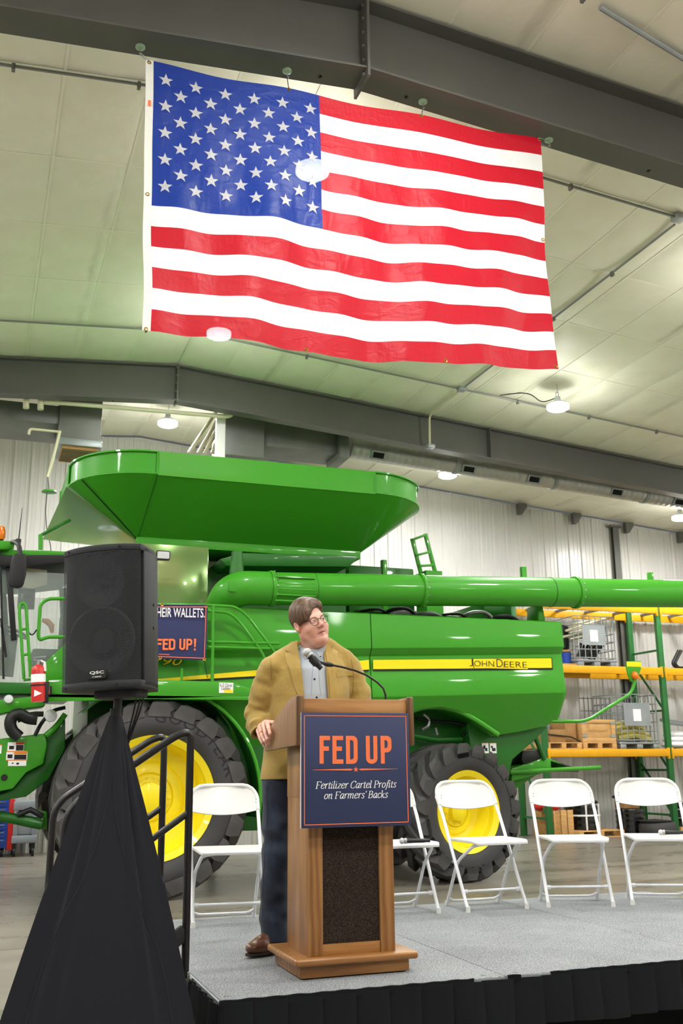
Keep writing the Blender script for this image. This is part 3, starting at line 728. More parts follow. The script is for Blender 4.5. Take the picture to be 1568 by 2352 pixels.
# ================================================================== FOLDING CHAIRS
def make_chair():
    t = thing('folding_chair', 'x', 'chair')
    # backrest shell: rounded top, bowed front to back
    z0, z1, hw = .632, .815, .222
    def ypos(z): return .58*z-.005
    out = []
    prof = [(-hw, z0+.0), (-hw, z1-.10), (-hw+.02, z1-.045), (-hw+.05, z1-.016), (-hw+.09, z1-.003), (-.06, z1), (.06, z1), (hw-.09, z1-.003), (hw-.05, z1-.016), (hw-.02, z1-.045), (hw, z1-.10), (hw, z0)]
    def width(z):
        if z < z1-.10: return hw
        k = (z-(z1-.10))/.10; return hw-.095*(1-math.sqrt(max(0, 1-k**2.2)))
    def bot(u): return z0+.028*(2*u-1)**2
    def fn(u, v):
        zb = bot(u); z = zb+(z1-zb)*v; wv = width(z)
        x = (2*u-1)*wv
        return Vector((x, ypos(z)+.035*(1-(2*u-1)**2)-.012, z))
    mb = MB(); mb.slab(fn, 16, 12, (0, .014, -.004)); part('backrest', mb, 'white_plastic', t, world=False)
    rim = [fn(u, 1)+Vector((0, .004, 0)) for u in np.linspace(0, 1, 17)]
    mb = MB(); pts = [fn(0, v) for v in np.linspace(.0, .96, 10)]+[fn(u, 1) for u in np.linspace(0.0, 1, 17)]+[fn(1, v) for v in np.linspace(.96, 0, 10)]
    mb.tube([p+Vector((0, .007, 0)) for p in pts], .0135, 8); part('back_rim', mb, 'white_plastic', t, world=False)
    for s in (-1, 1):
        mb = MB(); a = fn(0 if s < 0 else 1, .12)
        for dz in (.0, .018): mb.ball((a.x-s*.014, a.y-.008, a.z+.03+dz), (.004, .003, .004), 8, 6)
        part('rivet', mb, 'steel', t, world=False)
        mb = MB(); mb.tube([(s*.218, 0, .012), (s*.221, ypos(.565)+.012, .6), (s*.222, ypos(.72)+.012, .72)], .0115, 10); part('leg', mb, 'white_metal', t, world=False)
        mb = MB(); mb.lathe([(0, 0), (.016, 0), (.016, .012), (.0135, .035), (0, .035)], (s*.218, 0, 0), n=12); part('foot_cap', mb, 'white_plastic', t, world=False)
        mb = MB(); mb.tube(rounded([(s*.10, -.06, .425), (s*.175, -.03, .415), (s*.2, .17, .30), (s*.2, .36, .0)], .06, 6), .0105, 10); part('rear_leg', mb, 'white_metal', t, world=False)
        mb = MB(); mb.lathe([(0, 0), (.015, 0), (.015, .01), (.0125, .03), (0, .03)], (s*.2, .36, 0), n=12); part('foot_cap', mb, 'white_plastic', t, world=False)
        mb = MB(); mb.cyl((s*.19, .178, .30), (s*.236, .178, .30), .008, 10); part('pivot_bolt', mb, 'steel', t, world=False)
    def sf(u, v):
        x = (2*u-1)*(.205+.01*v-.02*max(0, (.12-v)/.12)); y = -.115+.385*v
        return Vector((x, y, .448-.010*math.sin(PI*v)*(1-(2*u-1)**2)-.012*(max(0, (.2-v)/.2))**2))
    mb = MB(); mb.slab(sf, 14, 12, (0, 0, -.017)); part('seat', mb, 'white_plastic', t, .003, world=False)
    mb = MB(); mb.tube([(-.10, -.06, .425), (.10, -.06, .425)], .0105, 8); part('seat_bar', mb, 'white_metal', t, world=False)
    mb = MB(); mb.tube([(-.214, .07, .121), (-.19, .07, .121), (.19, .07, .121), (.214, .07, .121)], .0085, 10, flat=1); mb.box((-.2, .07, .121), (.035, .008, .026)); mb.box((.2, .07, .121), (.035, .008, .026)); part('front_crossbar', mb, 'white_metal', t, world=False)
    mb = MB(); mb.tube(rounded([(-.2, .325, .055), (-.16, .34, .03), (.16, .34, .03), (.2, .325, .055)], .03), .0085, 10); part('rear_crossbar', mb, 'white_metal', t, world=False)
    return t
ch0 = make_chair()
spots = [(1.543, 6.29, -.12, 'white folding chair left of the man, behind the handrail'),
         (2.715, 6.29, -.02, 'white folding chair half hidden behind the lectern, a microphone on its seat'),
         (3.345, 6.25, .0, 'white folding chair in front of the small rear wheel'),
         (3.93, 6.17, -.34, 'empty white folding chair just right of the rear wheel, third from right edge of lectern'),
         (4.50, 6.02, -.48, 'white folding chair at the right end with a microphone on its seat')]
for i, (x, y, a, lab) in enumerate(spots):
    o = ch0 if i == 0 else copy_tree(ch0)
    o.location = (x, y, ST_Z); o.rotation_euler = (0, 0, a); setp(o, lab.replace(', third from right edge of lectern', ''), group='folding chairs in a row on the stage')
for (p, q, lab) in (((2.60, 6.15, .453), (2.80, 6.10, .453), 'black handheld microphone lying on the chair beside the lectern'), ((4.515, 6.06, .453), (4.66, 5.97, .453), 'handheld microphone lying on the rightmost chair')):
    base = Vector((0, 0, ST_Z+.014)); p, q = Vector(p)+base, Vector(q)+base
    t = thing('handheld_microphone', lab, 'microphone', (p+q)/2, 0, 'microphones on the chairs'); mic_parts(t, q, p, .015, 'grille')

# ================================================================== LOUDSPEAKER ON ITS STAND
m = mat('grille_metal', '25272b', .55, spec=.4); nt, b = nodes(m)
def mnode(op, *a):
    n = nt.nodes.new('ShaderNodeMath'); n.operation = op
    for i, x in enumerate(a):
        if isinstance(x, (int, float)): n.inputs[i].default_value = x
        else: nt.links.new(x, n.inputs[i])
    return n.outputs[0]
uv = nt.nodes.new('ShaderNodeUVMap'); sep = nt.nodes.new('ShaderNodeSeparateXYZ'); nt.links.new(uv.outputs[0], sep.inputs[0])
P_ = .0064; dists = []
for k in (0, .5):
    ux = mnode('SUBTRACT', mnode('FRACT', mnode('ADD', mnode('DIVIDE', sep.outputs[0], P_), k)), .5)
    uy = mnode('SUBTRACT', mnode('FRACT', mnode('ADD', mnode('DIVIDE', sep.outputs[1], P_*1.732), k)), .5)
    dists.append(mnode('SQRT', mnode('ADD', mnode('POWER', ux, 2), mnode('POWER', mnode('MULTIPLY', uy, 1.732), 2))))
hole = mnode('GREATER_THAN', mnode('MINIMUM', *dists), .29)
nt.links.new(hole, b.inputs['Alpha'])
mat('cabinet', '1f2125', .62, bump=.15, bscale=700)
SPK = Vector((.545, 4.36, 1.655)); SROT = math.radians(-33)
spk = thing('loudspeaker', 'black loudspeaker with perforated grille on a skirted stand', 'speaker', SPK)
spk.rotation_euler = (0, math.radians(-2.6), SROT)
HW, SH = .178, .605
def front_y(x): return -.165+.055*(x/HW)**2
sec = [(x, front_y(x)) for x in np.linspace(-HW, HW, 13)]+[(HW+.004, -.08), (HW-.003, .04), (.135, .17), (-.115, .17), (-HW, -.02), (-HW-.004, -.08)]
def shell(z0, z1, inset=0, yoff=0):
    mb = MB(); mb.prism([(x*(1-inset), y+yoff, z0) for x, y in sec], (0, 0, z1-z0)); return mb
back = [(-HW+.002, -.075), (HW-.002, -.075), (HW+.004, -.08), (HW-.003, .04), (.135, .17), (-.115, .17), (-HW, -.02), (-HW-.004, -.08)]
mb = MB(); mb.prism([(x, y, .004) for x, y in back[2:]], (0, 0, SH-.008)); part('cabinet', mb, 'cabinet', spk, .008, world=False)
for z0, z1 in ((0, .03), (SH-.028, SH)):
    part('end_bezel', shell(z0, z1), 'cabinet', spk, .004, world=False)
gme = MB(); xs = np.linspace(-HW, HW, 25)
gme.grid(lambda u, v: Vector((-HW+2*HW*u, front_y(-HW+2*HW*u)+.003, .03+(SH-.058)*v)), 24, 2)
me = gme.mesh('grille', fix=False); uvl = me.uv_layers.new(name='UVMap')
for lp in me.loops:
    co = me.vertices[lp.vertex_index].co; uvl.data[lp.index].uv = (co.x, co.z)
link('grille', me, 'grille_metal', spk)
mat('driver_cone', '2c2e33', .5); mat('horn', '33353a', .45)
mb = MB(); mb.grid(lambda u, v: Vector((-HW+.004+2*(HW-.004)*u, -.082, .03+(SH-.058)*v)), 1, 1); bf = part('baffle', mb, 'black_plastic', spk, world=False)
mb = MB(); mb.lathe([(.01, .0), (.05, .005), (.06, .03), (.128, -.018), (.14, -.022), (.15, -.015), (.15, 0)], (0, -.1, .20), (0, 1, 0), 36); part('woofer', mb, 'driver_cone', spk, world=False)
mb = MB(); mb.lathe([(.018, .03), (.03, .015), (.075, -.01), (.11, -.02)], (0, -.1, .45), (0, 1, 0), 28); mb.ball((0, -.085, .45), .016); part('horn', mb, 'horn', spk, world=False)
for (x, z) in ((-.15, .012), (.09, .012), (-.145, SH-.012), (.1, SH-.012)):
    mb = MB(); mb.lathe([(0, .004), (.004, .004), (.005, 0)], (x, front_y(x)-.001, z), (0, -1, 0), 10); part('grille_screw', mb, 'black_gloss', spk, world=False)
mb = MB(); mb.prism([(.012+x, front_y(.0)-.001, .058+z) for x, z in rrect(.084, .036, .005)], (0, -.004, 0)); bd = part('badge', mb, 'black_gloss', spk, world=False)
for s_, w_, zc, h_ in (('QSC', .064, .064, .0135), ('K SERIES', .040, .0475, .0045)):
    me = text_mesh(s_, offset=.01); xs_ = [v.co.x for v in me.vertices]; ys_ = [v.co.y for v in me.vertices]
    for v in me.vertices:
        v.co = Vector((.012+(v.co.x-(min(xs_)+max(xs_))/2)/(max(xs_)-min(xs_))*w_, front_y(0)-.0058, zc+(v.co.y-(min(ys_)+max(ys_))/2)/(max(ys_)-min(ys_))*h_))
    link('badge_lettering', me, 'white_print', bd)
mb = MB(); mb.prism([(x+.03, y+.02, -.03) for x, y in rrect(.2, .16, .04)], (0, 0, .034)); part('tilt_mount', mb, 'cabinet', spk, .006, world=False)
mb = MB(); mb.lathe([(0, 0), (.006, 0), (.007, .004), (0, .006)], (HW-.004, .03, .36), (1, .25, 0), 10); part('rigging_screw', mb, 'black_gloss', spk, world=False)
mb = MB(); mb.lathe([(0, 0), (.006, 0), (.007, .004), (0, .006)], (HW-.004, .03, .26), (1, .25, 0), 10); part('rigging_screw', mb, 'black_gloss', spk, world=False)

# stand with its stretch cover
AP = Vector((.565, 4.39, 1.53))
stn = thing('speaker_stand', 'tripod speaker stand under a black stretch fabric cover', 'speaker stand', (AP.x, AP.y, 0))
mb = MB(); mb.cyl((AP.x-.002, AP.y, .6), (AP.x+.008, AP.y, 1.628), .0185, 14); part('pole', mb, 'black_metal', stn)
mb = MB(); mb.cyl((AP.x, AP.y, 1.50), (AP.x, AP.y, 1.585), .024, 14); part('collar', mb, 'black_plastic', stn)
feet = [Vector((.045, 4.22, 0)), Vector((1.0, 4.18, 0)), Vector((.60, 5.03, 0))]
for fpt in feet:
    hip = Vector((AP.x, AP.y, .95)); mb = MB(); mb.tube([hip, fpt+Vector((0, 0, .03))], .012, 8); lg = part('tripod_leg', mb, 'black_metal', stn)
    mb = MB(); mb.ball(fpt+Vector((0, 0, .022)), .022, 10, 8); part('rubber_foot', mb, 'black_plastic', lg)
m = mat('spandex', '0c0f19', .55, sheen=.12, spec=.35)
def skirt_fn(i):
    A, B = feet[i], feet[(i+1) % 3]
    cen = (feet[0]+feet[1]+feet[2])/3
    def fn(u, v):
        r0 = .027; ap = Vector((AP.x, AP.y, 1.555))
        da = (A-Vector((AP.x, AP.y, 0))).normalized(); db = (B-Vector((AP.x, AP.y, 0))).normalized()
        topp = ap+(da*(1-u)+db*u).normalized()*r0
        base = A*(1-u)+B*u
        # fabric is drawn in between the legs
        mid = 1-(2*u-1)**2
        inw = (Vector((AP.x, AP.y, 0))-base); inw.z = 0
        base = base+inw*(.10*mid)
        base.z = .004+.02*mid
        vv = v
        p = topp.lerp(base, vv)
        # tension folds running from apex and hem
        env = smooth01(v/.25)*smooth01((1-v)/.05+.2)
        fold = (.013*math.sin(u*44+3*v+1.5)*math.exp(-((u-.19)/.09)**2) + .013*math.sin(u*48-3*v)*math.exp(-((u-.81)/.09)**2))*smooth01(v/.3)*(1-.55*v)
        n = inw.normalized() if inw.length > 1e-4 else Vector((0, 1, 0))
        edge = min(u, 1-u)
        p += n*(fold + .012*mid*math.sin(PI*v))
        # bulge of the leg under the edge
        p += -n*.012*math.exp(-(edge/.05)**2)*math.sin(PI*min(1, v*1.2))
        return p
    return fn
mb = MB()
for i in range(3): mb.grid(skirt_fn(i), 84, 40)
cov = part('fabric_cover', mb, 'spandex', stn, angle=60)
for i in (0,):
    f_ = skirt_fn(i)
    for (ua, ub) in ((.34, .11), (.66, .90)):      # stitched seams fanning out from below the apex
        mb = MB(); pts = []
        for k in range(25):
            v = .13+.86*k/24; u = .5+( (ub-.5)*smooth01((v-.10)/.55) )
            pts.append(f_(u, v)+Vector((0, -.0012, 0)))
        mb.tube(pts, .0022, 5); part('seam', mb, 'spandex', cov)
for k, dx in enumerate((0, .018, .032)):
    pts = [Vector((.66+dx, 4.44, 1.66)), Vector((.655+dx*.9, 4.45, 1.60)), Vector((.64+dx*.6, 4.46, 1.52)), Vector((.625+dx*.3, 4.47, 1.44)), Vector((.60+dx*.1, 4.47, 1.34)), Vector((.58, 4.46, .9)), Vector((.58+dx, 4.45, .03))]
    mb = MB(); mb.tube(rounded(pts, .05, 3), .0042, 8)
    solo('speaker_cable', mb, 'hose', 'thin black cable hanging below the loudspeaker', 'cable', (.6, 4.45, .03), 'cables below the loudspeaker')
# ================================================================== COMBINE HARVESTER
cb = thing('combine_harvester', 'large green combine harvester with yellow wheel rims parked behind the stage', 'harvester', (4.0, 12.5, 0))
YS = 11.1
# ---------------------------------------------------------------- wheels
def arc_text(s, R, h, a_mid, y, parent, m, spread, flip=False, width=None):
    """raised sidewall lettering along a circle in the wheel's x-z plane (local coordinates, facing -y)"""
    me = text_mesh(s, offset=.012, spacing=1.15); xs = [v.co.x for v in me.vertices]; ys = [v.co.y for v in me.vertices]
    x0, x1, y0, y1 = min(xs), max(xs), min(ys), max(ys)
    for v in me.vertices:
        q = (v.co.x-(x0+x1)/2)/(x1-x0)*spread; r = R+((v.co.y-y0)/(y1-y0)-.5)*h
        if flip: a = a_mid+q; r = R-((v.co.y-y0)/(y1-y0)-.5)*h
        else: a = a_mid-q
        v.co = Vector((r*math.cos(a), y, r*math.sin(a)))
    return link('sidewall_lettering', me, m, parent)
def wheel(name, R, Wd, rim_r, nlug, dish, words, lugh):
    """wheel centred on its axle, outer face towards -y"""
    t = bpy.data.objects.new(name, None); COL.objects.link(t); t.empty_display_size = .1
    h = Wd/2; rc = R-lugh
    prof = [(rim_r, -h*.80), (rim_r+.03, -h*.90), (rim_r+(rc-rim_r)*.35, -h*1.0), (rim_r+(rc-rim_r)*.65, -h*1.0), (rc-.07, -h*.93), (rc-.02, -h*.84), (rc, -h*.6), (rc+.01, 0), (rc, h*.6), (rc-.02, h*.84), (rc-.07, h*.93), (rim_r+(rc-rim_r)*.5, h*1.0), (rim_r+.03, h*.9), (rim_r, h*.8)]
    mb = MB(); mb.lathe(prof, (0, 0, 0), (0, 1, 0), 72); tire = part('tire', mb, 'rubber', t, world=False)
    # one bar lug: from the shoulder slanting to the centre line
    mb = MB(); K = 7
    def lug(sgn):
        mb = MB(); rows = []
        for i in range(K+1):
            f = i/K                                  # 0 = down the shoulder, 1 = centre of the tread
            y = sgn*(h*1.02-(h*1.02-.01)*max(0, (f-.16)/.84))
            ang = .02+max(0, (f-.16)/.84)*1.15*(h*1.0)/R
            rb = rc-.10 if f < .01 else (rc-.045 if f < .16 else rc-.012)
            rt = (rc-.075 if f < .01 else (R-.03 if f < .16 else R))
            wd = (.078+.035*(1-f))*(R/1.03)/R
            for (r, w_) in ((rb, wd*1.25), (rt, wd*.78), (rt, -wd*.78), (rb, -wd*1.25)):
                a = ang+w_; rows.append(Vector((r*math.sin(a), y, r*math.cos(a))))
        fs = []
        for i in range(K):
            for j in range(4): fs.append((i*4+j, i*4+(j+1) % 4, (i+1)*4+(j+1) % 4, (i+1)*4+j))
        fs += [(0, 1, 2, 3), (K*4, K*4+1, K*4+2, K*4+3)]
        mb._add(rows, fs); me = mb.mesh('tread_lug', angle=30); me.materials.append(MATS['lug_rubber']); return me
    for sgn, ph in ((-1, 0), (1, .5)):
        me = lug(sgn)
        for k in range(nlug):
            link('tread_lug', me, None, tire, rot=(0, 2*PI*(k+ph)/nlug, 0))
    # rim: bead flange, barrel, dish and hub
    mb = MB(); mb.lathe([(rim_r-.055, -h*.55), (rim_r-.05, -h*.80), (rim_r-.01, -h*.86), (rim_r+.018, -h*.90), (rim_r+.022, -h*.87), (rim_r, -h*.8)], (0, 0, 0), (0, 1, 0), 64); rim = part('rim', mb, 'jd_yellow', t, world=False)
    mb = MB(); mb.lathe([(rim_r-.055, -h*.56), (rim_r-.075, -h*.45), (rim_r-.08, dish-.06), (rim_r-.11, dish), (rim_r*.62, dish+.02), (rim_r*.56, dish-.012), (rim_r*.42, dish-.018), (rim_r*.4, dish+.0)], (0, 0, 0), (0, 1, 0), 56); part('disc', mb, 'jd_yellow', rim, world=False)
    mb = MB(); mb.lathe([(rim_r*.4, dish), (rim_r*.38, dish-.02), (rim_r*.26, dish-.03), (rim_r*.245, dish-.09), (rim_r*.2, dish-.105), (0, dish-.108)], (0, 0, 0), (0, 1, 0), 40); part('hub', mb, 'jd_yellow', t, world=False)
    mb = MB(); mb.lathe([(0, -.014), (.012, -.014), (.0125, -.004), (.019, -.004), (.019, 0)], (0, 0, 0), (0, 1, 0), 8); me = mb.mesh('wheel_bolt'); me.materials.append(MATS['jd_yellow'])
    for k in range(10 if R < .9 else 18):
        a = 2*PI*k/(10 if R < .9 else 18); rr = rim_r*.325
        link('wheel_bolt', me, None, t, (rr*math.cos(a), dish-.026, rr*math.sin(a)))
    for (s, rad, hh, am, spread, flip) in words:
        arc_text(s, rad, hh, am, -h*1.004, tire, 'rubber_text', spread, flip)
    return t
FW_C = at(354, 1840, 10.97); FR = 1.03
fw = wheel('front_wheel', FR, .78, .635, 20, -.02, [('GOODYEAR', .84, .115, .93, 1.35, False), ('LSW', .80, .07, -1.9, .3, True)], .075)
fw.parent = cb; fw.location = Vector((FW_C.x, 11.33, FR-.005))-Vector(cb.location)
RW_C = at(1050, 1870, 11.12); RR = .80
rw = wheel('rear_wheel', RR, .66, .46, 19, -.02, [('GOODYEAR', .66, .085, -1.35, 1.2, True), ('LSW 750', .655, .075, .35, .75, False), ('OPTITRAC', .655, .08, 1.45, .8, False)], .062)
rw.parent = cb; rw.location = Vector((RW_C.x+.1, 11.42, RR-.005))-Vector(cb.location); rw.rotation_euler = (0, .5, math.radians(13))
for w0, yy in ((fw, 13.75), (rw, 13.7)):
    c = copy_tree(w0, cb); c.location = Vector((w0.location.x, yy-cb.location.y, w0.location.z)); c.rotation_euler = (0, 0, PI)

# ---------------------------------------------------------------- chassis and body core (dark, mostly hidden)
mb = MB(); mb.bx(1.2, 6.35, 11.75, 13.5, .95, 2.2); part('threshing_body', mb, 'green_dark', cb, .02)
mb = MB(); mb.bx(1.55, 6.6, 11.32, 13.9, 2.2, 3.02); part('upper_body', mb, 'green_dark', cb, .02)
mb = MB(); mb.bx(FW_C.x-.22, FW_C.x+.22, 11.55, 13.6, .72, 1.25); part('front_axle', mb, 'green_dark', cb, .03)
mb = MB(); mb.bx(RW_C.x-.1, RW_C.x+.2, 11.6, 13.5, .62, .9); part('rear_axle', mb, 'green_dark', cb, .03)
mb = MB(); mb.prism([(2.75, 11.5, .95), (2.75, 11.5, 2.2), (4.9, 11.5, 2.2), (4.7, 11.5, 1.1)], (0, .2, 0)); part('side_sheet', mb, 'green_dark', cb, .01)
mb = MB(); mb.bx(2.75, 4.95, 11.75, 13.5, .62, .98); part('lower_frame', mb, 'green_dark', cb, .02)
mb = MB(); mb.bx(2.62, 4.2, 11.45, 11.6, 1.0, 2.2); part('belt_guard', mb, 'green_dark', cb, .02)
# straw-walker tail behind the rear wheel
pts = [(p.x, p.z) for p in (at(1075, 1660, 11.5), at(1262, 1668, 11.5), at(1230, 1700, 11.5), at(1178, 1745, 11.5), at(1168, 1800, 11.5), at(1140, 1830, 11.5), at(1090, 1780, 11.5))]
mb = MB(); mb.prism([(x, 11.52, z) for x, z in pts], (0, 2.0, 0)); tailp = part('tail_housing', mb, 'green_dark', cb, .015)
def sticker(px0, px1, py0, py1, Y, parent, bands, name='warning_sticker'):
    """flat label with coloured fields given as (x0,x1,y0,y1,material) fractions from the top left"""
    a, b_ = at(px0, py0, Y), at(px1, py1, Y)
    mb = MB(); mb.bx(a.x, b_.x, Y-.003, Y, b_.z, a.z); st = part(name, mb, 'white_print', parent)
    W, H = b_.x-a.x, a.z-b_.z
    for (x0, x1, y0, y1, m_) in bands:
        mb = MB(); mb.bx(a.x+W*x0, a.x+W*x1, Y-.0045, Y-.003, a.z-H*y1, a.z-H*y0); part('sticker_field', mb, m_, st)
    return st
sticker(1106, 1122, 1706, 1730, 11.515, tailp, [(0, 1, 0, .06, 'sticker_orange'), (.2, .5, .25, .6, 'ink'), (.45, .8, .5, .8, 'ink')])
sticker(1124, 1140, 1706, 1730, 11.515, tailp, [(0, 1, 0, .06, 'sticker_orange'), (.15, .45, .3, .5, 'ink'), (.3, .85, .5, .8, 'ink')])

# ---------------------------------------------------------------- side shields
def profile_y(z, zc1, zc2, zl):
    if z >= zc1: return 11.075+.03*(z-zc1)/(3.12-zc1)
    if z >= zc2: return 11.075+.075*(zc1-z)/(zc1-zc2)
    if z >= zl: return 11.15-.06*(zc2-z)/(zc2-zl)*1.0
    return 11.09+.42*((zl-z)/.6)**1.05
def shield(name, x0, x1, ztop, zbot, nu=60, tail=0):
    rows_f = [0, .33, .66, 1]
    def fn_pts(u):
        x = x0+(x1-x0)*u
        zc1 = 2.70+(x-4.39)*.037; zc2 = zc1-.095; zl = 2.15+(x-4.9)*.035
        zt_ = ztop(x); zb_ = zbot(x)
        lev = [zt_, zt_-.015, (zt_+zc1)/2, zc1+.012, zc1-.004, zc2+.004, zc2-.012, (zc2+zl)/2, zl+.015, zl-.012, zl-.15, zl-.3, zb_]
        out = []
        for i, z in enumerate(lev):
            z = max(z, zb_)
            y = profile_y(z, zc1, zc2, zl)
            if i == 0: y += .015
            if tail:
                e = (x-(x1-tail))/tail
                if e > 0: y += .10*(1-math.sqrt(max(0, 1-min(1, e)**2)))
            out.append(Vector((x, y, z)))
        return out
    cols = [fn_pts(i/nu) for i in range(nu+1)]; nv = len(cols[0])-1
    mb = MB(); mb.slab(lambda u, v: cols[int(round(u*nu))][int(round(v*nv))], nu, nv, (0, .02, 0))
    return part(name, mb, 'green', cb, angle=22)
xr0, xr1 = at(852, 1500, YS).x, at(1301, 1500, YS).x
AX, AZ = RW_C.x-.02, 1.05
arch_px = [(930, 1640), (960, 1628), (1000, 1624), (1045, 1632), (1085, 1652), (1115, 1672), (1141, 1690), (1200, 1680), (1262, 1666), (1285, 1652), (1302, 1600)]
arch = [at(px, py, 11.3) for px, py in arch_px]
axs, azs = [p.x for p in arch], [p.z for p in arch]
axs = [4.38]+axs; azs = [1.75]+azs
rear_sh = shield('rear_side_shield', xr0+.006, xr1, lambda x: 3.12, lambda x: interp(x, axs, azs), 90, tail=.10)
fx = [at(p, 1600, YS).x for p in (365, 430, 480, 520, 560, 600)]
farch = [(1.55, 2.22), (2.2, 2.20), (2.5, 2.02), (2.72, 1.8), (2.88, 1.5), (2.95, 1.35), (4.4, 1.35)]
front_sh = shield('front_side_shield', at(478, 1500, YS).x-.55, xr0-.006, lambda x: 3.125, lambda x: interp(x, [p[0] for p in farch], [p[1] for p in farch]), 70)
# raised rolled lips over the wheels
lipp = [Vector((p.x, 11.27, p.z+.01)) for p in arch[:7]]
mb = MB(); mb.tube([lipp[0]]+rounded(lipp, .1, 3)+[lipp[-1]], .034, 8); part('rear_fender_lip', mb, 'green', cb)
mb = MB(); mb.slab(lambda u, v: Vector((interp(u*6, range(7), [p.x for p in lipp]), 11.29+.5*v, interp(u*6, range(7), [p.z for p in lipp]))), 24, 2, (0, 0, .015)); part('rear_fender', mb, 'green', cb)
ctr = Vector((FW_C.x, 0, FR))
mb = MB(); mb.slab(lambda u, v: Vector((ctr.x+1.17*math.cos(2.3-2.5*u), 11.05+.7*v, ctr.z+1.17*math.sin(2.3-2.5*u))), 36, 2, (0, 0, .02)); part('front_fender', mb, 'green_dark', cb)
mb = MB(); mb.tube([(ctr.x+1.18*math.cos(a), 11.05, ctr.z+1.18*math.sin(a)) for a in np.linspace(1.75, -.2, 28)], .022, 8); part('front_fender_lip', mb, 'green', cb)
# yellow stripe with its black border line
def stripe(x0, x1, z0a, z0b, z1a, z1b, y, m_, name, n=12):
    mb = MB(); mb.slab(lambda u, v: Vector((x0+(x1-x0)*u, y, (z0a+(z0b-z0a)*u)*(1-v)+(z1a+(z1b-z1a)*u)*v)), n, 1, (0, .004, 0)); return part(name, mb, m_, cb)
SYp = 11.118
a, b_ = at(856, 1516, SYp), at(1265, 1512, SYp); c, d = at(856, 1537, SYp), at(1265, 1534, SYp)
stripe(a.x, b_.x+.015, c.z-.02, d.z-.02, a.z, b_.z+.008, SYp-.004, 'ink', 'stripe_border'); stripe(a.x, b_.x, c.z, d.z, a.z, b_.z, SYp-.008, 'stripe_yellow', 'yellow_stripe')
e0, e1, f0, f1 = at(360, 1560, SYp), at(846, 1516, SYp), at(360, 1566, SYp), at(846, 1538, SYp)
stripe(e0.x, e1.x, f0.z-.02, f1.z-.02, e0.z, e1.z, SYp-.01, 'ink', 'stripe_border'); stripe(e0.x, e1.x, f0.z, f1.z, e0.z, e1.z, SYp-.014, 'stripe_yellow', 'yellow_stripe')
# lettering: large initials, small capitals, as on the machine
P0, P1 = at(1078, 1531, SYp-.016), at(1210, 1531, SYp-.016)
sx_ = (P1.x-P0.x)/132.0
zb0 = at(1145, 1532, SYp-.016).z
for (s_, xa, xb, hpx) in (('J', 1078, 1087, 19), ('OHN', 1089, 1134, 14), ('D', 1140, 1154, 19), ('EERE', 1157, 1210, 14)):
    xc = P0.x+(xa+xb-2*1078)/2*sx_; hz = hpx*.0052
    back_ = (xa, xb)
    mb = MB(); mb.bx(xc-(xb-xa)/2*sx_-.012, xc+(xb-xa)/2*sx_+.012, SYp-.0105, SYp-.0085, zb0-.018, zb0+.02); part('stripe_letter_ground', mb, 'stripe_yellow', cb)
    text_part('lettering', s_, (xc, SYp-.013, zb0+hz/2), (1, 0, 0), (0, 0, 1), (xb-xa)*sx_, 'ink', cb, height=hz, offset=-.012)
pA = at(396, 1519, SYp-.02)
for off, m_ in ((.018, 'ink'), (-.0, 'stripe_yellow')):
    text_part('model_number', '790', (pA.x-.06, SYp-.012-(0 if off else .004), pA.z), (1, 0, 0), (0, 0, 1), .34 if not off else .36, m_, cb, height=.085 if not off else .10, shear=.25, offset=off)

# ---------------------------------------------------------------- service platform, rails, ladder
YP = 10.92
a, b_ = at(100, 1558, YP), at(600, 1605, YP)
mb = MB(); mb.bx(at(104, 1580, YP).x, at(600, 1580, YP).x, YP, 11.4, 2.055, 2.10); plat = part('platform', mb, 'green', cb, .008)
mb = MB(); mb.prism([at(104, 1560, YP), at(365, 1562, YP), at(530, 1566, YP), at(600, 1590, YP), at(560, 1600, YP), at(104, 1612, YP)], (0, .02, 0)); part('platform_valance', mb, 'green', cb, .004)
sticker(503, 535, 1568, 1592, YP-.002, cb, [(.35, .98, .68, .97, 'stripe_yellow')], 'platform_sticker')
for s_, pyc, w0 in (('E-Z Climb', 1574, 27), ('Ladder', 1581, 20)):
    o_ = at(519, pyc, YP-.006); text_part('lettering', s_, o_, (1, 0, 0), (0, 0, 1), w0*.0051, 'ink', cb, height=.034)
YR = 10.96
def rail(pxs, r=.017, Y=YR, rr=.09, name='handrail'):
    mb = MB(); mb.tube(rounded([at(px, py, Y) for px, py in pxs], rr, 5), r, 10); return part(name, mb, 'green', cb)
rail([(300, 1388), (475, 1390), (540, 1393), (566, 1412), (640, 1510)])
rail([(475, 1403), (525, 1406), (548, 1425), (600, 1496), (618, 1535)])
rail([(478, 1474), (640, 1478)]); rail([(478, 1486), (620, 1490)])
rail([(489, 1390), (487, 1595)], .02); rail([(418, 1535), (417, 1562)], .014)
rail([(300, 1475), (478, 1475)], .014, 10.99)
rail([(150, 1375), (110, 1375), (92, 1388), (88, 1462), (92, 1470), (110, 1463), (150, 1463)], .019, 10.98, .07)
rail([(55, 1560), (44, 1400), (48, 1386), (56, 1386), (60, 1396), (70, 1555)], .017, 10.9, .05, 'ladder_rail')
for (pa, pb) in (((47, 1446), (62, 1444)), ((52, 1505), (66, 1502)), ((54, 1562), (72, 1560))):
    rail([pa, pb], .014, 10.9, .01, 'ladder_rung')
mb = MB(); mb.tube([at(x, 1448+10*math.sin((x-63)/20*PI), 10.92) for x in np.linspace(63, 84, 9)], .008, 6); part('safety_chain', mb, 'black_metal', cb)

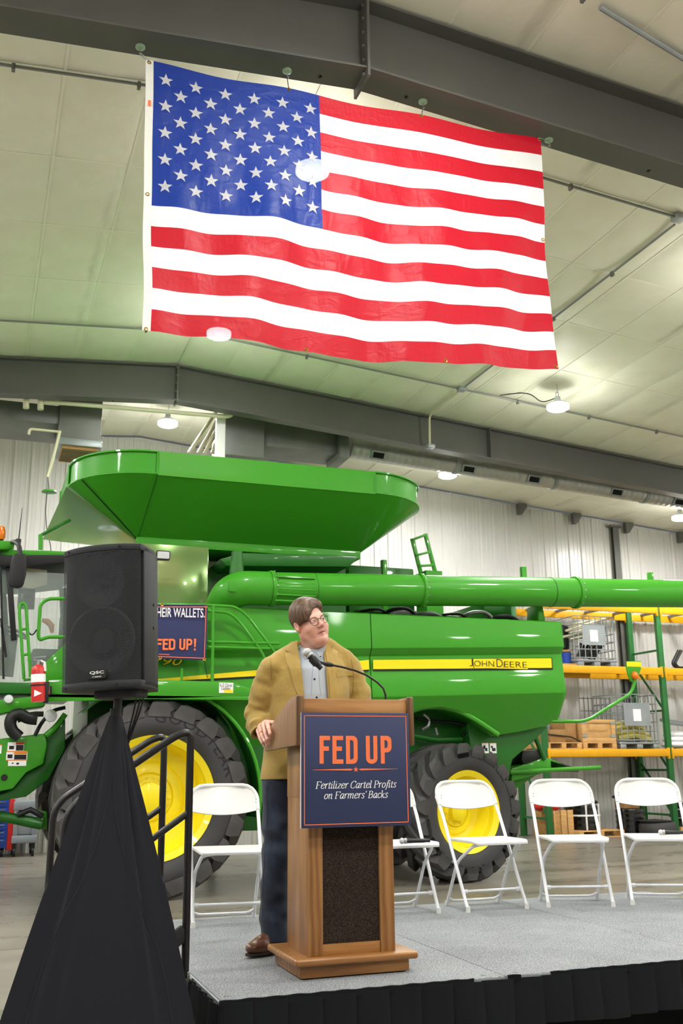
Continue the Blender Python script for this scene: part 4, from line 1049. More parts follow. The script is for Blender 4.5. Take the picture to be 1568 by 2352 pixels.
# ---------------------------------------------------------------- grain tank
top0, top1, zb_, zt_ = 1.8, 4.53, 4.655, 4.94
rl, rr2, YT, YTB = .93, .92, 11.2, 14.3
def outline(xa, xb, ya, yb, ra, rb, n=12):
    """tank outline, counter-clockwise from above, starting at the near left corner's end"""
    o = []
    for (cx, cy, r, q0) in ((xa, ya+ra, ra, PI), (xb, ya+rb, rb, 1.5*PI), (xb, yb-rb, rb, 0), (xa, yb-ra, ra, .5*PI)):
        for k in range(n+1): o.append((cx+r*math.cos(q0+PI/2*k/n), cy+r*math.sin(q0+PI/2*k/n)))
    return o
tl = bpy.data.objects.new('grain_tank', None); COL.objects.link(tl); tl.parent = cb
OT = outline(top0, top1, YT, YTB, rl, rr2)
def band(ptsA, zA, ptsB, zB, th=(0, 0, 0)):
    n = len(ptsA); mb = MB(); mb._add([(x, y, zA) for x, y in ptsA]+[(x, y, zB) for x, y in ptsB], [(i, (i+1) % n, n+(i+1) % n, n+i) for i in range(n)]); return mb
NQ = 13
names = ['corner_panel', 'side_panel', 'corner_panel', 'rear_panel', 'corner_panel', 'side_panel', 'corner_panel', 'front_panel']
n_ = len(OT)
segs = []
for k in range(4):
    segs.append(('corner_panel', [OT[k*NQ+i] for i in range(NQ)])); segs.append((('side_panel', 'rear_panel', 'side_panel', 'front_panel')[k], [OT[k*NQ+NQ-1], OT[((k+1)*NQ) % n_]]))
for nm, pp in segs:
    mb = MB(); K = len(pp)-1
    ins = .018 if nm == 'corner_panel' else 0
    cxm, cym = 3.1, 12.7
    def sh(p): v = Vector((cxm-p[0], cym-p[1])).normalized()*ins; return (p[0]+v.x, p[1]+v.y)
    q = [sh(p) for p in pp]
    mb._add([(x, y, zb_) for x, y in q]+[(x, y, zt_) for x, y in q]+[(x+(cxm-x)*.008, y+(cym-y)*.012, zb_) for x, y in q]+[(x+(cxm-x)*.008, y+(cym-y)*.012, zt_) for x, y in q],
            [(i, i+1, K+1+i+1, K+1+i) for i in range(K)]+[(2*(K+1)+i, 3*(K+1)+i, 3*(K+1)+i+1, 2*(K+1)+i+1) for i in range(K)]+[(K+1+i, K+1+i+1, 3*(K+1)+i+1, 3*(K+1)+i) for i in range(K)]+[(i, 2*(K+1)+i, 2*(K+1)+i+1, i+1) for i in range(K)])
    pn = part(nm, mb, 'green', tl, fix=True, angle=30)
    if nm == 'corner_panel':     # frame around the inset corner sheet
        for z in (zb_+.008, zt_-.006):
            mb = MB(); mb.tube([(x, y, z) for x, y in pp], .014, 6); part('corner_frame', mb, 'green', pn)
        for e in (0, -1):
            mb = MB(); mb.bar((pp[e][0], pp[e][1], zb_), (pp[e][0], pp[e][1], zt_), .02, .03); part('corner_post', mb, 'green', pn)
mb = MB(); mb.bx(top0, top1, YT-.012, YT+.012, zb_-.012, zb_+.006); part('seam_flange', mb, 'green', tl)
# sloping hopper sides down to the tank neck
bx0, bx1, by0, by1, zn = 1.72, 4.60, 12.0, 13.6, 4.06
OB = outline(bx0, bx1, by0, by1, .03, .03)
# the front corner runs down to the cab side of the machine
mb = band(OB, zn, [(x, y) for x, y in OT], zb_-.005)
hop = part('hopper', mb, 'green', tl, angle=25)
def fr(i): return Vector((OT[i][0], OT[i][1], zb_-.005))
for i in (NQ-1,):
    mb = MB(); mb.tube([fr(i)+Vector((0, -.002, 0)), Vector((OB[i][0], OB[i][1]-.002, zn))], .006, 5); part('hopper_seam', mb, 'green_dark', hop)
mb = MB(); mb.tube([fr(4)+Vector((-.01, -.01, -.01)), Vector((OB[6][0], OB[6][1], zn))], .007, 6); part('hopper_gap', mb, 'black_metal', hop)  # black line drawn for the dark gap at the hopper corner
# lower front deflector sheet beside the cab
q = [at(152, 1118, 12.05), at(98, 1238, 12.05), at(300, 1262, 12.05), at(316, 1238, 12.05)]
mb = MB(); mb.prism(q, (0, .03, 0)); part('front_deflector', mb, 'green_reflect', tl)
mb = MB(); mb.bx(bx0-.02, bx1+.02, by0-.02, by1, zn-.09, zn+.02); part('neck_frame', mb, 'green', tl, .01)
mb = MB(); pA, pB = at(300, 1250, 11.9), at(476, 1383, 11.9)
mb.bx(pA.x, pB.x, 11.9, 11.96, 3.06, zn-.08); sp_ = part('side_door', mb, 'green_reflect', tl, .008)
a = at(375, 1275, 11.88)
mb = MB(); mb.prism([(a.x+x, 11.9, a.z+z) for x, z in rrect(.17, .11, .02)], (0, -.02, 0)); lb_ = part('work_light', mb, 'black_plastic', tl)
mb = MB(); mb.prism([(a.x+x, 11.88, a.z+z) for x, z in rrect(.145, .085, .012)], (0, -.006, 0)); part('light_lens', mb, 'lamp_white', lb_)
mb = MB(); mb.bx(bx0+.05, bx1-.05, by0+.05, by1-.05, zn+.02, zn+.05); part('bounce_plate', mb, 'galv_dark', tl)  # unseen grey plate added to cut green bounce onto the ceiling
mb = MB(); mb.prism([(bx0-.3, 12.75, zn+.3), (bx1+.2, 12.75, zn+.3), (bx1+.2, 12.9, zn+.55), (bx0-.3, 12.9, zn+.55)], (0, .3, 0)); part('bounce_baffle', mb, 'galv_dark', tl)  # unseen too, added in grey over the plate against green bounce
# gutter box under the tank
g = [at(x_, y_, 11.8) for x_, y_ in ((556, 1270), (820, 1276), (822, 1284), (800, 1302), (520, 1300), (505, 1284))]
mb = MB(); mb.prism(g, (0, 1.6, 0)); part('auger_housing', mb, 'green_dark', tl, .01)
mb = MB(); mb.bx(at(478, 1300, 11.75).x, at(830, 1300, 11.75).x, 12.35, 13.8, 3.05, 3.9); part('tank_core', mb, 'green_dark', tl)  # darker green puts the shade of the cavity into the colour

# ---------------------------------------------------------------- unloading auger
YA = 11.12
A0, A1 = at(612, 1352, YA), at(1640, 1365, YA)
au = bpy.data.objects.new('unloading_auger', None); COL.objects.link(au); au.parent = cb
dA = (A1-A0).normalized()
def auger_at(px):
    t = (at(px, 1355, YA).x-A0.x)/(A1.x-A0.x); return A0.lerp(A1, t)
mb = MB(); mb.tube([A0, auger_at(965)], .193, 36); part('tube_section', mb, 'green', au)
mb = MB(); mb.tube([auger_at(965), auger_at(1320)], .190, 36); part('tube_section', mb, 'green', au)
mb = MB(); mb.tube([auger_at(1320), A1, A1+dA*1.2], .187, 36); part('tube_section', mb, 'green', au)
bm_ = MB(); bm_.ball((0, 0, 0), .011, 8, 6); bme = bm_.mesh('flange_bolt'); bme.materials.append(MATS['steel'])
for px in (622, 965, 1320):
    c = auger_at(px); mb = MB(); mb.tube([c-dA*.022, c+dA*.022], .212, 36); fl = part('flange', mb, 'green', au, .004)
    for k in range(14):
        a = 2*PI*k/14; link('flange_bolt', bme, None, fl, c+dA*.03+Vector((0, math.cos(a)*.204, math.sin(a)*.204))-root_off(au))
for px in (720, 1262):
    c = auger_at(px); mb = MB(); mb.tube([c-dA*.004, c+dA*.004], .1955, 36); part('tube_joint', mb, 'green_dark', au)
el = rounded([A0+dA*.02, Vector((A0.x-.42, YA, A0.z-.01)), Vector((A0.x-.50, YA+.5, A0.z-.35)), Vector((A0.x-.5, YA+.7, A0.z-.9))], .38, 10)
mb = MB(); mb.tube(el, .20, 28); elb = part('elbow', mb, 'green', au)
e_ = at(541, 1345, 10.93)
mb = MB(); mb.prism([(e_.x+x, 10.96, e_.z+z) for x, z in rrect(.14, .13, .02)], (0, .05, 0)); part('cover_plate', mb, 'green', elb, .004)
v_ = at(546, 1300, 11.3); mb = MB(); mb.tube([(v_.x, 11.35, v_.z-.1), (v_.x, 11.35, v_.z+.18)], [.09, .065], 16); part('pivot_post', mb, 'green_dark', au)
s0 = at(618, 1310, 11.2)
mb = MB()
for k in range(5): mb.bx(A0.x+.05, at(712, 1300, YA).x, YA-.19-.002, YA-.17, A0.z-.17+k*.07, A0.z-.155+k*.07)
part('hinge_rib', mb, 'green', au)

# ---------------------------------------------------------------- engine deck between shield and auger
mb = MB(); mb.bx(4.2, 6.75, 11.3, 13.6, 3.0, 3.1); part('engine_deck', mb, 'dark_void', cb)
random.seed(4)
for k, (x0, x1, z1, m_) in enumerate(((4.35, 4.75, 3.22, 'green_dark'), (4.9, 5.25, 3.26, 'galv_dark'), (5.3, 5.9, 3.2, 'green_dark'), (6.2, 6.62, 3.42, 'green_dark'))):
    mb = MB(); mb.bx(x0, x1, 11.5+.1*(k % 2), 12.6, 3.08, z1); part('engine_box', mb, m_, cb, .02)
for k in range(6):
    x = 4.5+k*.36; mb = MB(); z = 3.2+.03*math.sin(k*2)
    mb.tube(rounded([(x-.25, 11.38+.02*k, 3.13), (x-.05, 11.36, z), (x+.15, 11.36, z+.02), (x+.33, 11.4, 3.12)], .08), .018+.006*(k % 3), 8); part('engine_hose', mb, 'steel' if k in (2, 4) else 'hose', cb)
mb = MB(); mb.prism([at(1237, 1388, 11.25), at(1246, 1392, 11.25), at(1252, 1426, 11.25), at(1236, 1426, 11.25)], (0, .3, 0)); part('rear_bracket', mb, 'green', cb, .005)
# radiator screen housing far behind the auger
mb = MB(); mb.bx(at(800, 1300, 12.6).x, at(950, 1300, 12.6).x, 12.6, 13.8, 3.3, at(880, 1302, 12.6).z); part('air_screen_housing', mb, 'green_dark', cb, .02)
for px, py in ((882, 1286),):
    p = at(px, py, 12.6); mb = MB(); mb.bx(p.x-.035, p.x+.035, 12.58, 12.66, 3.4, p.z); part('grab_post', mb, 'green', cb, .004)
# folding ladder at the rear deck
YL = 12.3
la = bpy.data.objects.new('deck_ladder', None); COL.objects.link(la); la.parent = cb
for (pa, pb) in (((946, 1237), (966, 1316)), ((976, 1226), (1000, 1318))):
    mb = MB(); mb.bar(at(*pa, YL), at(*pb, YL), .03, .055); part('ladder_side', mb, 'green', la, .004)
for (pa, pb) in (((946, 1240), (978, 1228)), ((953, 1276), (985, 1268)), ((960, 1300), (994, 1298))):
    mb = MB(); mb.bar(at(*pa, YL), at(*pb, YL), .06, .03); part('ladder_step', mb, 'green', la, .003)
mb = MB(); mb.bx(at(975, 1330, YL).x, at(1012, 1330, YL).x, YL-.05, YL+.3, 3.3, at(990, 1312, YL).z); part('ladder_bracket', mb, 'green', la)
for px, h in ((1199, 1303), (1490, 1316)):
    p = at(px, h, 11.35); mb = MB(); mb.bx(p.x-.035, p.x+.035, 11.3, 11.36, auger_at(px).z, p.z); part('hose_guide', mb, 'green', au, .004)

# ---------------------------------------------------------------- marker lamp on a swing arm
YM = 11.0
mk = bpy.data.objects.new('marker_arm', None); COL.objects.link(mk); mk.parent = cb
mb = MB(); mb.tube(rounded([at(1268, 1657, 11.25), at(1345, 1657, YM), at(1450, 1592, YM), at(1458, 1562, YM)], .12, 6), .021, 10); part('arm_tube', mb, 'green', mk)
hd = [at(*p, YM) for p in ((1438, 1519), (1471, 1518), (1472, 1535), (1466, 1556), (1460, 1566), (1450, 1566), (1443, 1552), (1439, 1537))]
mb = MB(); mb.prism(hd, (0, .02, 0)); part('lamp_plate', mb, 'green', mk, .003)
mb = MB(); mb.bx(at(1438.5, 1520, YM).x, at(1471, 1520, YM).x, YM-.003, YM, at(1450, 1531, YM).z, at(1450, 1520, YM).z); part('reflector_strip', mb, 'stripe_yellow', mk)
p = at(1455, 1552, YM); mb = MB(); mb.ball((p.x, YM-.02, p.z), (.047, .05, .055), 16, 12); part('amber_lamp', mb, 'amber', mk)

# ---------------------------------------------------------------- rear hitch and spreader
hi = bpy.data.objects.new('rear_hitch', None); COL.objects.link(hi); hi.parent = cb
YH = 11.9
mb = MB(); mb.prism([at(*p, YH) for p in ((1175, 1766), (1245, 1740), (1262, 1742), (1300, 1758), (1300, 1772), (1250, 1775), (1175, 1795))], (0, .5, 0)); part('spreader_plate', mb, 'green', hi, .01)
mb = MB(); mb.tube([at(1170, 1773, YH-.05), at(1378, 1763, YH-.05)], .028, 10); part('hitch_bar', mb, 'green', hi)
mb = MB(); mb.tube([at(1228, 1690, YH), at(1250, 1745, YH)], .035, 8); part('hitch_strut', mb, 'green_dark', hi)
mb = MB(); mb.prism([at(*p, YH) for p in ((1200, 1725), (1240, 1722), (1246, 1745), (1205, 1760), (1196, 1745))], (0, .4, 0)); part('rubber_flap', mb, 'hose', hi, .02)
mb = MB(); mb.prism([at(*p, YH) for p in ((1262, 1745), (1330, 1765), (1330, 1773), (1265, 1772))], (0, .35, 0)); part('chain_guard', mb, 'black_plastic', hi, .01)
mb = MB(); mb.prism([at(*p, YH+.2) for p in ((1168, 1780), (1235, 1778), (1190, 1808), (1168, 1830))], (0, .4, 0)); part('hitch_gusset', mb, 'green', hi, .01)

# under-body clutter between the wheels: hoses and struts
for k, (pxs, r, m_) in enumerate(((((955, 1650), (990, 1656), (1050, 1660), (1075, 1668)), .02, 'hose'), (((972, 1640), (986, 1652), (984, 1668), (968, 1676)), .022, 'steel'), (((1000, 1672), (1004, 1688)), .02, 'steel'), (((1060, 1690), (1085, 1664), (1110, 1655)), .018, 'hose'), (((950, 1690), (1000, 1700), (1060, 1698)), .03, 'green_dark'))):
    mb = MB(); mb.tube(rounded([at(*p, 11.6) for p in pxs], .06), r, 8); part('hydraulic_line', mb, m_, cb)

# ---------------------------------------------------------------- cab
ca = bpy.data.objects.new('cab', None); COL.objects.link(ca); ca.parent = cb
YC0, YC1 = 11.45, 13.3
m = mat('cab_glass', 'cfe0da', .03, alpha=.16, spec=.6)
m = mat('cab_shade', '8d8a74', .5)
xl, xr_ = at(-170, 1450, YC0).x, at(190, 1450, YC0).x      # cab runs out of the picture on the left
def cp(px, py, y=YC0): return at(px, py, y)
mb = MB(); mb.prism([cp(-190, 1262), cp(-20, 1262), cp(100, 1264), cp(190, 1268), cp(190, 1276), cp(-190, 1276)], (0, YC1-YC0, 0)); part('roof', mb, 'green', ca, .01)
mb = MB(); mb.prism([cp(-190, 1238, YC0-.1), cp(30, 1242, YC0-.1), cp(36, 1246, YC0-.1), cp(20, 1262, YC0-.1), cp(-190, 1264, YC0-.1)], (0, YC1-YC0+.2, 0)); part('roof_visor', mb, 'green', ca, .015)
mb = MB(); mb.prism([cp(-190, 1276, YC0-.06), cp(190, 1274, YC0-.06), cp(170, 1290, YC0-.06), cp(60, 1301, YC0-.06), cp(-190, 1296, YC0-.06)], (0, YC1-YC0+.1, 0)); part('roof_liner', mb, 'black_plastic', ca, .012)
for (pa, pb, w_) in (((20, 1300), (32, 1470), .06), ((-165, 1300), (-170, 1570), .07)):
    for y in (YC0, YC1-.06):
        a_, b__ = cp(*pa), cp(*pb); mb = MB(); mb.bar((a_.x, y+.03, a_.z), (b__.x, y+.03, b__.z), .06, w_, up=(1, 0, 0)); part('pillar', mb, 'black_plastic', ca, .008)
for (pa, pb, w_) in (((175, 1290), (190, 1580), .09),):
    for y in (YC0, YC1-.06):
        a_, b__ = cp(*pa), cp(*pb); mb = MB(); mb.bar((a_.x, y+.03, a_.z), (b__.x, y+.03, b__.z), .06, w_, up=(1, 0, 0)); part('pillar', mb, 'black_plastic', ca, .008)
a_, b__ = cp(-165, 1300), cp(180, 1570)
mb = MB(); mb.bx(a_.x, b__.x, YC0+.02, YC0+.026, b__.z, a_.z); part('side_glass', mb, 'cab_glass', ca)
mb = MB(); mb.bx(a_.x, b__.x, YC1-.03, YC1-.024, b__.z, a_.z); part('side_glass', mb, 'cab_glass', ca)
mb = MB(); mb.bx(a_.x, b__.x, YC0, YC1, b__.z-.12, b__.z); part('cab_floor', mb, 'green_dark', ca, .01)
sh_ = [cp(55, 1304, YC0+.06), cp(108, 1310, YC0+.06), cp(108, 1342, YC0+.06), cp(70, 1352, YC0+.06), cp(40, 1345, YC0+.06)]
mb = MB(); mb.prism(sh_, (0, .02, 0)); part('sun_shade', mb, 'cab_shade', ca)
p = cp(62, 1373, YC0+.5); mb = MB(); mb.bx(p.x-.1, p.x+.09, p.y, p.y+.05, p.z-.13, p.z+.11); part('monitor', mb, 'black_gloss', ca, .01)
s_ = cp(118, 1500, YC0+.55)
mb = MB(); mb.bx(s_.x-.22, s_.x+.24, s_.y, s_.y+.5, s_.z-.12, s_.z+.05); se = part('seat', mb, 'seat_cloth', ca, .04)
mb = MB(); mb.bx(s_.x+.1, s_.x+.26, s_.y, s_.y+.5, s_.z+.05, s_.z+.52); part('seat_back', mb, 'seat_cloth', se, .05)
h_ = cp(108, 1437, YC0+.4); mb = MB(); mb.tube([(h_.x-.06, h_.y, h_.z+.06), (h_.x, h_.y, h_.z+.05), (h_.x+.05, h_.y, h_.z), (h_.x+.06, h_.y, h_.z-.08)], [.02, .035, .035, .02], 10); part('arm_rest', mb, 'leather_tan', se)
h_ = cp(12, 1520, YC0+.5); mb = MB(); mb.tube([(h_.x-.02, h_.y, h_.z-.15), (h_.x+.02, h_.y, h_.z+.12), (h_.x+.06, h_.y, h_.z+.3)], [.12, .09, .06], 14); stc = part('steering_column', mb, 'cab_interior', ca)
mb = MB(); mb.lathe([(.17+.016*math.cos(q), .016*math.sin(q)) for q in np.linspace(0, 2*PI, 9)], (h_.x+.08, h_.y, h_.z+.34), (.4, 0, .9), 28); part('steering_wheel', mb, 'black_plastic', stc)
mb = MB(); mb.prism([cp(95, 1530, YC0-.1), cp(150, 1478, YC0-.1), cp(185, 1470, YC0-.1), cp(185, 1562, YC0-.1), cp(95, 1562, YC0-.1)], (0, .1, 0)); part('cab_side_panel', mb, 'green', ca, .01)
for pxs in (((0, 1250), (8, 1560)), ((2, 1420), (14, 1510))):
    mb = MB(); mb.tube([cp(*p, YC0-.03) for p in pxs], .012, 6); part('wiper_arm', mb, 'black_metal', ca)
# mirror
mr = bpy.data.objects.new('mirror', None); COL.objects.link(mr); mr.parent = cb
mo = [at(*p, 10.85) for p in ((31, 1272), (56, 1270), (63, 1278), (60, 1320), (54, 1344), (44, 1350), (20, 1347), (18, 1335), (25, 1290))]
mb = MB(); mb.prism(mo, (0, .09, 0)); part('mirror_head', mb, 'black_plastic', mr, .02, seg=3)
mb = MB(); mb.tube(rounded([at(46, 1275, 10.9), at(44, 1252, 10.95), at(34, 1244, 11.1), at(28, 1246, 11.4)], .06), .026, 10); part('mirror_arm', mb, 'black_plastic', mr)
# beacon, antenna, camera disc
p = at(-2, 1240, 11.6); mb = MB(); mb.lathe([(0, .16), (.05, .15), (.065, .1), (.065, .03), (.05, .0)], p, n=18); part('beacon', mb, 'amber', cb)
p = at(42, 1248, 11.7); mb = MB(); mb.tube([p, (p.x+.015, p.y, p.z+.42)], [.008, .003], 6); mb.tube([p, (p.x, p.y, p.z+.05)], .03, 8); part('antenna', mb, 'black_metal', cb)
mb = MB(); mb.tube([at(93, 1262, 11.5), at(93, 1228, 11.5)], .025, 8); part('work_light_post', mb, 'green', cb)
mb = MB(); mb.tube(rounded([at(93, 1230, 11.5), at(140, 1205, 11.5), at(160, 1195, 11.7)], .1), .018, 8); part('tank_cord', mb, 'green_dark', cb)

# ---------------------------------------------------------------- feeder side, lights and hoses at the front
fe = bpy.data.objects.new('feeder_house', None); COL.objects.link(fe); fe.parent = cb
YF = 11.35
mb = MB(); mb.prism([at(*p, YF) for p in ((-160, 1700), (0, 1697), (106, 1684), (108, 1712), (100, 1755), (60, 1775), (30, 1812), (-160, 1850))], (0, 1.9, 0)); fb = part('feeder_side', mb, 'green', fe, .02)
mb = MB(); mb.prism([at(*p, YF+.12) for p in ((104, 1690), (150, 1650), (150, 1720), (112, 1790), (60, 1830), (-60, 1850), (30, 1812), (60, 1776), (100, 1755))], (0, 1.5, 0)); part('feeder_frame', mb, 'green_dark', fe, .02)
mb = MB(); mb.prism([at(*p, YF-.02) for p in ((-160, 1610), (0, 1608), (70, 1600), (104, 1605), (104, 1622), (60, 1628), (0, 1640), (-160, 1645))], (0, .5, 0)); part('front_bumper', mb, 'green', fe, .015)
p = at(20, 1606, YF-.05); mb = MB(); mb.lathe([(0, -.02), (.04, -.015), (.05, .02)], p, (0, 1, 0), 18); part('clearance_light', mb, 'lamp_white', fe)
for (x0, x1, y0, y1, bands) in ((18, 54, 1705, 1725, [(.5, 1, 0, .25, 'sticker_red'), (.52, .98, .3, .95, 'ink'), (.1, .4, .4, .8, 'ink')]),
                                (15, 62, 1725, 1747, [(0, 1, 0, .1, 'sticker_orange'), (0, 1, .9, 1, 'sticker_orange'), (.35, .98, .12, .34, 'sticker_orange'), (.38, .96, .38, .88, 'ink'), (.06, .3, .35, .75, 'ink')]),
                                (19, 60, 1747, 1759, [(.2, .3, .4, .6, 'ink'), (.45, .6, .4, .75, 'ink')]), (-8, 3, 1710, 1731, [(0, 1, 0, .1, 'sticker_orange')])):
    sticker(x0, x1, y0, y1, YF-.004, fb, bands)
p = at(10, 1786, YF-.02); mb = MB(); mb.lathe([(0, 0), (.03, 0), (.034, .02)], p, (0, 1, 0), 14); part('side_bolt', mb, 'ink', fe)
mb = MB(); pts = [at(*p, YF-.1) for p in ((45, 1694), (28, 1680), (22, 1662), (28, 1645), (45, 1638), (62, 1650), (85, 1652))]
mb.tube(rounded(pts, .08), .062, 12); part('corrugated_hose', mb, 'hose', fe)
p = at(117, 1644, YF-.1); mb = MB(); mb.lathe([(0, -.03), (.04, -.028), (.062, -.015), (.066, .01), (.05, .06)], p, (0, 1, 0), 22); part('work_lamp', mb, 'lamp_white', fe)
mb = MB(); mb.prism([at(*q_, YP-.02) for q_ in ((106, 1576), (119, 1576), (119, 1596), (106, 1596))], (0, .05, 0)); tsg = part('turn_signal', mb, 'black_plastic', cb)
mb = MB(); mb.prism([at(*q_, YP-.03) for q_ in ((106, 1578), (114, 1578), (114, 1594), (106, 1594))], (0, .012, 0)); part('signal_lens', mb, 'amber', tsg)
for pxs, r, m_ in ((((150, 1625), (120, 1632), (95, 1660), (80, 1690)), .02, 'hose'), (((105, 1690), (130, 1668), (150, 1640)), .03, 'green'), (((40, 1655), (70, 1640), (100, 1640)), .028, 'hose')):
    mb = MB(); mb.tube(rounded([at(*p, YF) for p in pxs], .06), r, 8); part('front_hose', mb, m_, fe)
mb = MB(); mb.tube([at(-60, 1868, 11.6), at(30, 1880, 11.6), at(96, 1893, 11.6)], [.055, .055, .06], 14); part('lift_cylinder', mb, 'green_dark', fe)
mb = MB(); mb.tube([at(40, 1872, 11.55), at(70, 1860, 11.55), at(98, 1875, 11.55)], .03, 8); part('cylinder_hose', mb, 'hose', fe)
mb = MB(); mb.prism([at(*p, 11.65) for p in ((85, 1860), (108, 1865), (108, 1905), (85, 1905))], (0, .15, 0)); part('cylinder_bracket', mb, 'green', fe, .01)

# ================================================================== FIRE EXTINGUISHER AND BANNER ON THE MACHINE
YE = 10.78
b0, b1 = at(88, 1612, YE), at(88, 1528, YE); R_ = .072; L = b1.z-b0.z
fx_ = thing('fire_extinguisher', 'red fire extinguisher with white label strapped beside the cab ladder', 'fire extinguisher', (b0.x, YE, b0.z))
dx = (b1.x-b0.x); ax_ = Vector((dx, 0, L)).normalized()
mb = MB(); mb.lathe([(0, 0), (R_, .0), (R_, L*.86), (R_*.93, L*.93), (R_*.6, L*.99), (R_*.3, L*1.02), (0, L*1.03)], b0, ax_, 28); part('cylinder', mb, 'red_paint', fx_)
mb = MB(); mb.lathe([(R_+.001, L*.53), (R_+.001, L*.75)], b0, ax_, 28); part('paper_label', mb, 'white_print', fx_)
mb = MB(); mb.lathe([(R_+.006, L*.43), (R_+.006, L*.47), (R_-.002, L*.47), (R_-.002, L*.43)], b0, ax_, 24, closed=True); part('strap', mb, 'black_plastic', fx_)
mb = MB(); mb.bx(b0.x+.052, b0.x+.098, YE-.03, YE+.06, b0.z-.01, b0.z+L*.55); part('bracket', mb, 'black_plastic', fx_, .006)
tp = b0+ax_*L*1.02
mb = MB(); mb.tube([tp, tp+Vector((0, 0, .05))], .02, 10); vv = part('valve', mb, 'steel', fx_)
mb = MB(); mb.bar(tp+Vector((-.06, 0, .07)), tp+Vector((.07, 0, .085)), .02, .012); mb.bar(tp+Vector((-.05, 0, .05)), tp+Vector((.06, -.01, .03)), .02, .01); part('lever', mb, 'steel', vv)
mb = MB(); mb.tube([tp+Vector((.02, -.01, .04)), tp+Vector((.06, -.02, .02)), tp+Vector((.065, -.03, -.07))], [.012, .014, .02], 10); part('nozzle', mb, 'white_plastic', vv)
mb = MB(); q0 = b0+ax_*L*.22; mb._add([q0+Vector((-.045, -R_*.85-.006, .035)), q0+Vector((-.045, -R_*.85-.006, -.035)), q0+Vector((.03, -R_-.004, 0))], [(0, 1, 2)]); part('arrow_mark', mb, 'white_print', fx_)

YB = 10.925
bn = thing('banner', 'navy banner with FED UP! in orange hung on the harvester rail', 'banner', (1.8, YB, 2.5))
c0, c1, c2, c3 = at(255, 1389, YB), at(477, 1389, YB), at(472, 1517, YB), at(255, 1509, YB)
def bf_(u, v):
    p = c0.lerp(c1, u).lerp(c3.lerp(c2, u), v); p.y = YB-.008+.006*math.sin(u*9+v*2)+.004*math.sin(v*7); return p
mb = MB(); mb.slab(bf_, 24, 12, (0, .003, 0)); part('sheet', mb, 'navy_banner', bn)
YT_ = YB-.022
mb = MB()
for (pa, pb) in (((262, 1394), (473, 1394)), ((473, 1394), (469, 1512)), ((262, 1504), (469, 1512))):
    mb.bar(at(*pa, YT_), at(*pb, YT_), .002, .008, up=(0, 1, 0)) if False else mb.bar(at(*pa, YT_), at(*pb, YT_), .003, .008)
part('border_line', mb, 'orange_print', bn)
a, b_ = at(349, 1406, YT_), at(470, 1408, YT_)
text_part('lettering', 'THEIR WALLETS.', (a+b_)/2, b_-a, (0, 0, 1), (b_-a).length, 'white_print', bn, height=.105, offset=.012)
def bp(px, py): return at(px, py, YT_)
letters('FEDUP!', [(357, 372, 1467, 1493), (374, 386, 1467, 1493), (388, 402, 1467, 1493), (412, 425, 1467, 1493), (428, 441, 1467, 1493), (445, 450, 1467, 1494)], .021, YT_, bn, 'orange_print', bp)
a, b_ = at(365, 1503, YT_), at(389, 1503.5, YT_); mb = MB(); mb.bar(a, b_, .003, .007); part('rule_line', mb, 'orange_print', bn)
for px, py in ((372, 1389), (473, 1393), (368, 1511), (469, 1514)):
    p = at(px, py, YB-.02); mb = MB(); mb.lathe([(.008, 0), (.016, -.003), (.018, 0)], p, (0, 1, 0), 12); part('grommet', mb, 'brass', bn)
mb = MB(); mb.tube([at(469, 1516, YB-.01), at(476, 1557, YB)], .004, 5); part('tie_cord', mb, 'black_metal', bn)
# ================================================================== FLAG
def clothmat(name, col, tr=.42, rough=.45):
    m = bpy.data.materials.new(name); m.use_nodes = True; MATS[name] = m; nt = m.node_tree
    b = nt.nodes['Principled BSDF']; out = nt.nodes['Material Output']; c = lin(col)
    b.inputs['Base Color'].default_value = c; b.inputs['Roughness'].default_value = rough; b.inputs['Specular IOR Level'].default_value = .35
    t = nt.nodes.new('ShaderNodeBsdfTranslucent'); t.inputs[0].default_value = c
    tp = nt.nodes.new('ShaderNodeBsdfTransparent'); tp.inputs[0].default_value = tuple(.45+.55*q for q in c[:3])+(1,)
    n1 = noise(nt, coords(nt, (5.5, 1, 1.8)), 1.7, 3, .5, .6); n2 = noise(nt, coords(nt, (4, 1, 7), rot=(0, .6, 0)), 1.6, 3, .5, .8)
    ad = nt.nodes.new('ShaderNodeMath'); nt.links.new(n1, ad.inputs[0]); nt.links.new(n2, ad.inputs[1])
    bn_ = bumpn(nt, ad.outputs[0], .4, .03); nt.links.new(bn_, b.inputs['Normal']); nt.links.new(bn_, t.inputs['Normal'])
    m1 = nt.nodes.new('ShaderNodeMixShader'); m1.inputs[0].default_value = tr
    nt.links.new(b.outputs[0], m1.inputs[1]); nt.links.new(t.outputs[0], m1.inputs[2])
    m2 = nt.nodes.new('ShaderNodeMixShader'); m2.inputs[0].default_value = .05
    nt.links.new(m1.outputs[0], m2.inputs[1]); nt.links.new(tp.outputs[0], m2.inputs[2]); nt.links.new(m2.outputs[0], out.inputs[0])
    return m
clothmat('flag_red', 'c20d28', .36, .45); clothmat('flag_white', 'eeeeee', .40); clothmat('flag_blue', '0a3394', .32, .42); clothmat('flag_header', 'f0efe9', .2)
FY = 6.42
cTL, cTR, cBL, cBR = at(352, 140, FY), at(1241, 318, FY), at(347, 757, FY), at(1278, 848, FY)
HK2 = (at(663, 207, FY).x-cTL.x)/(cTR.x-cTL.x); HK3 = (at(967, 263, FY).x-cTL.x)/(cTR.x-cTL.x)
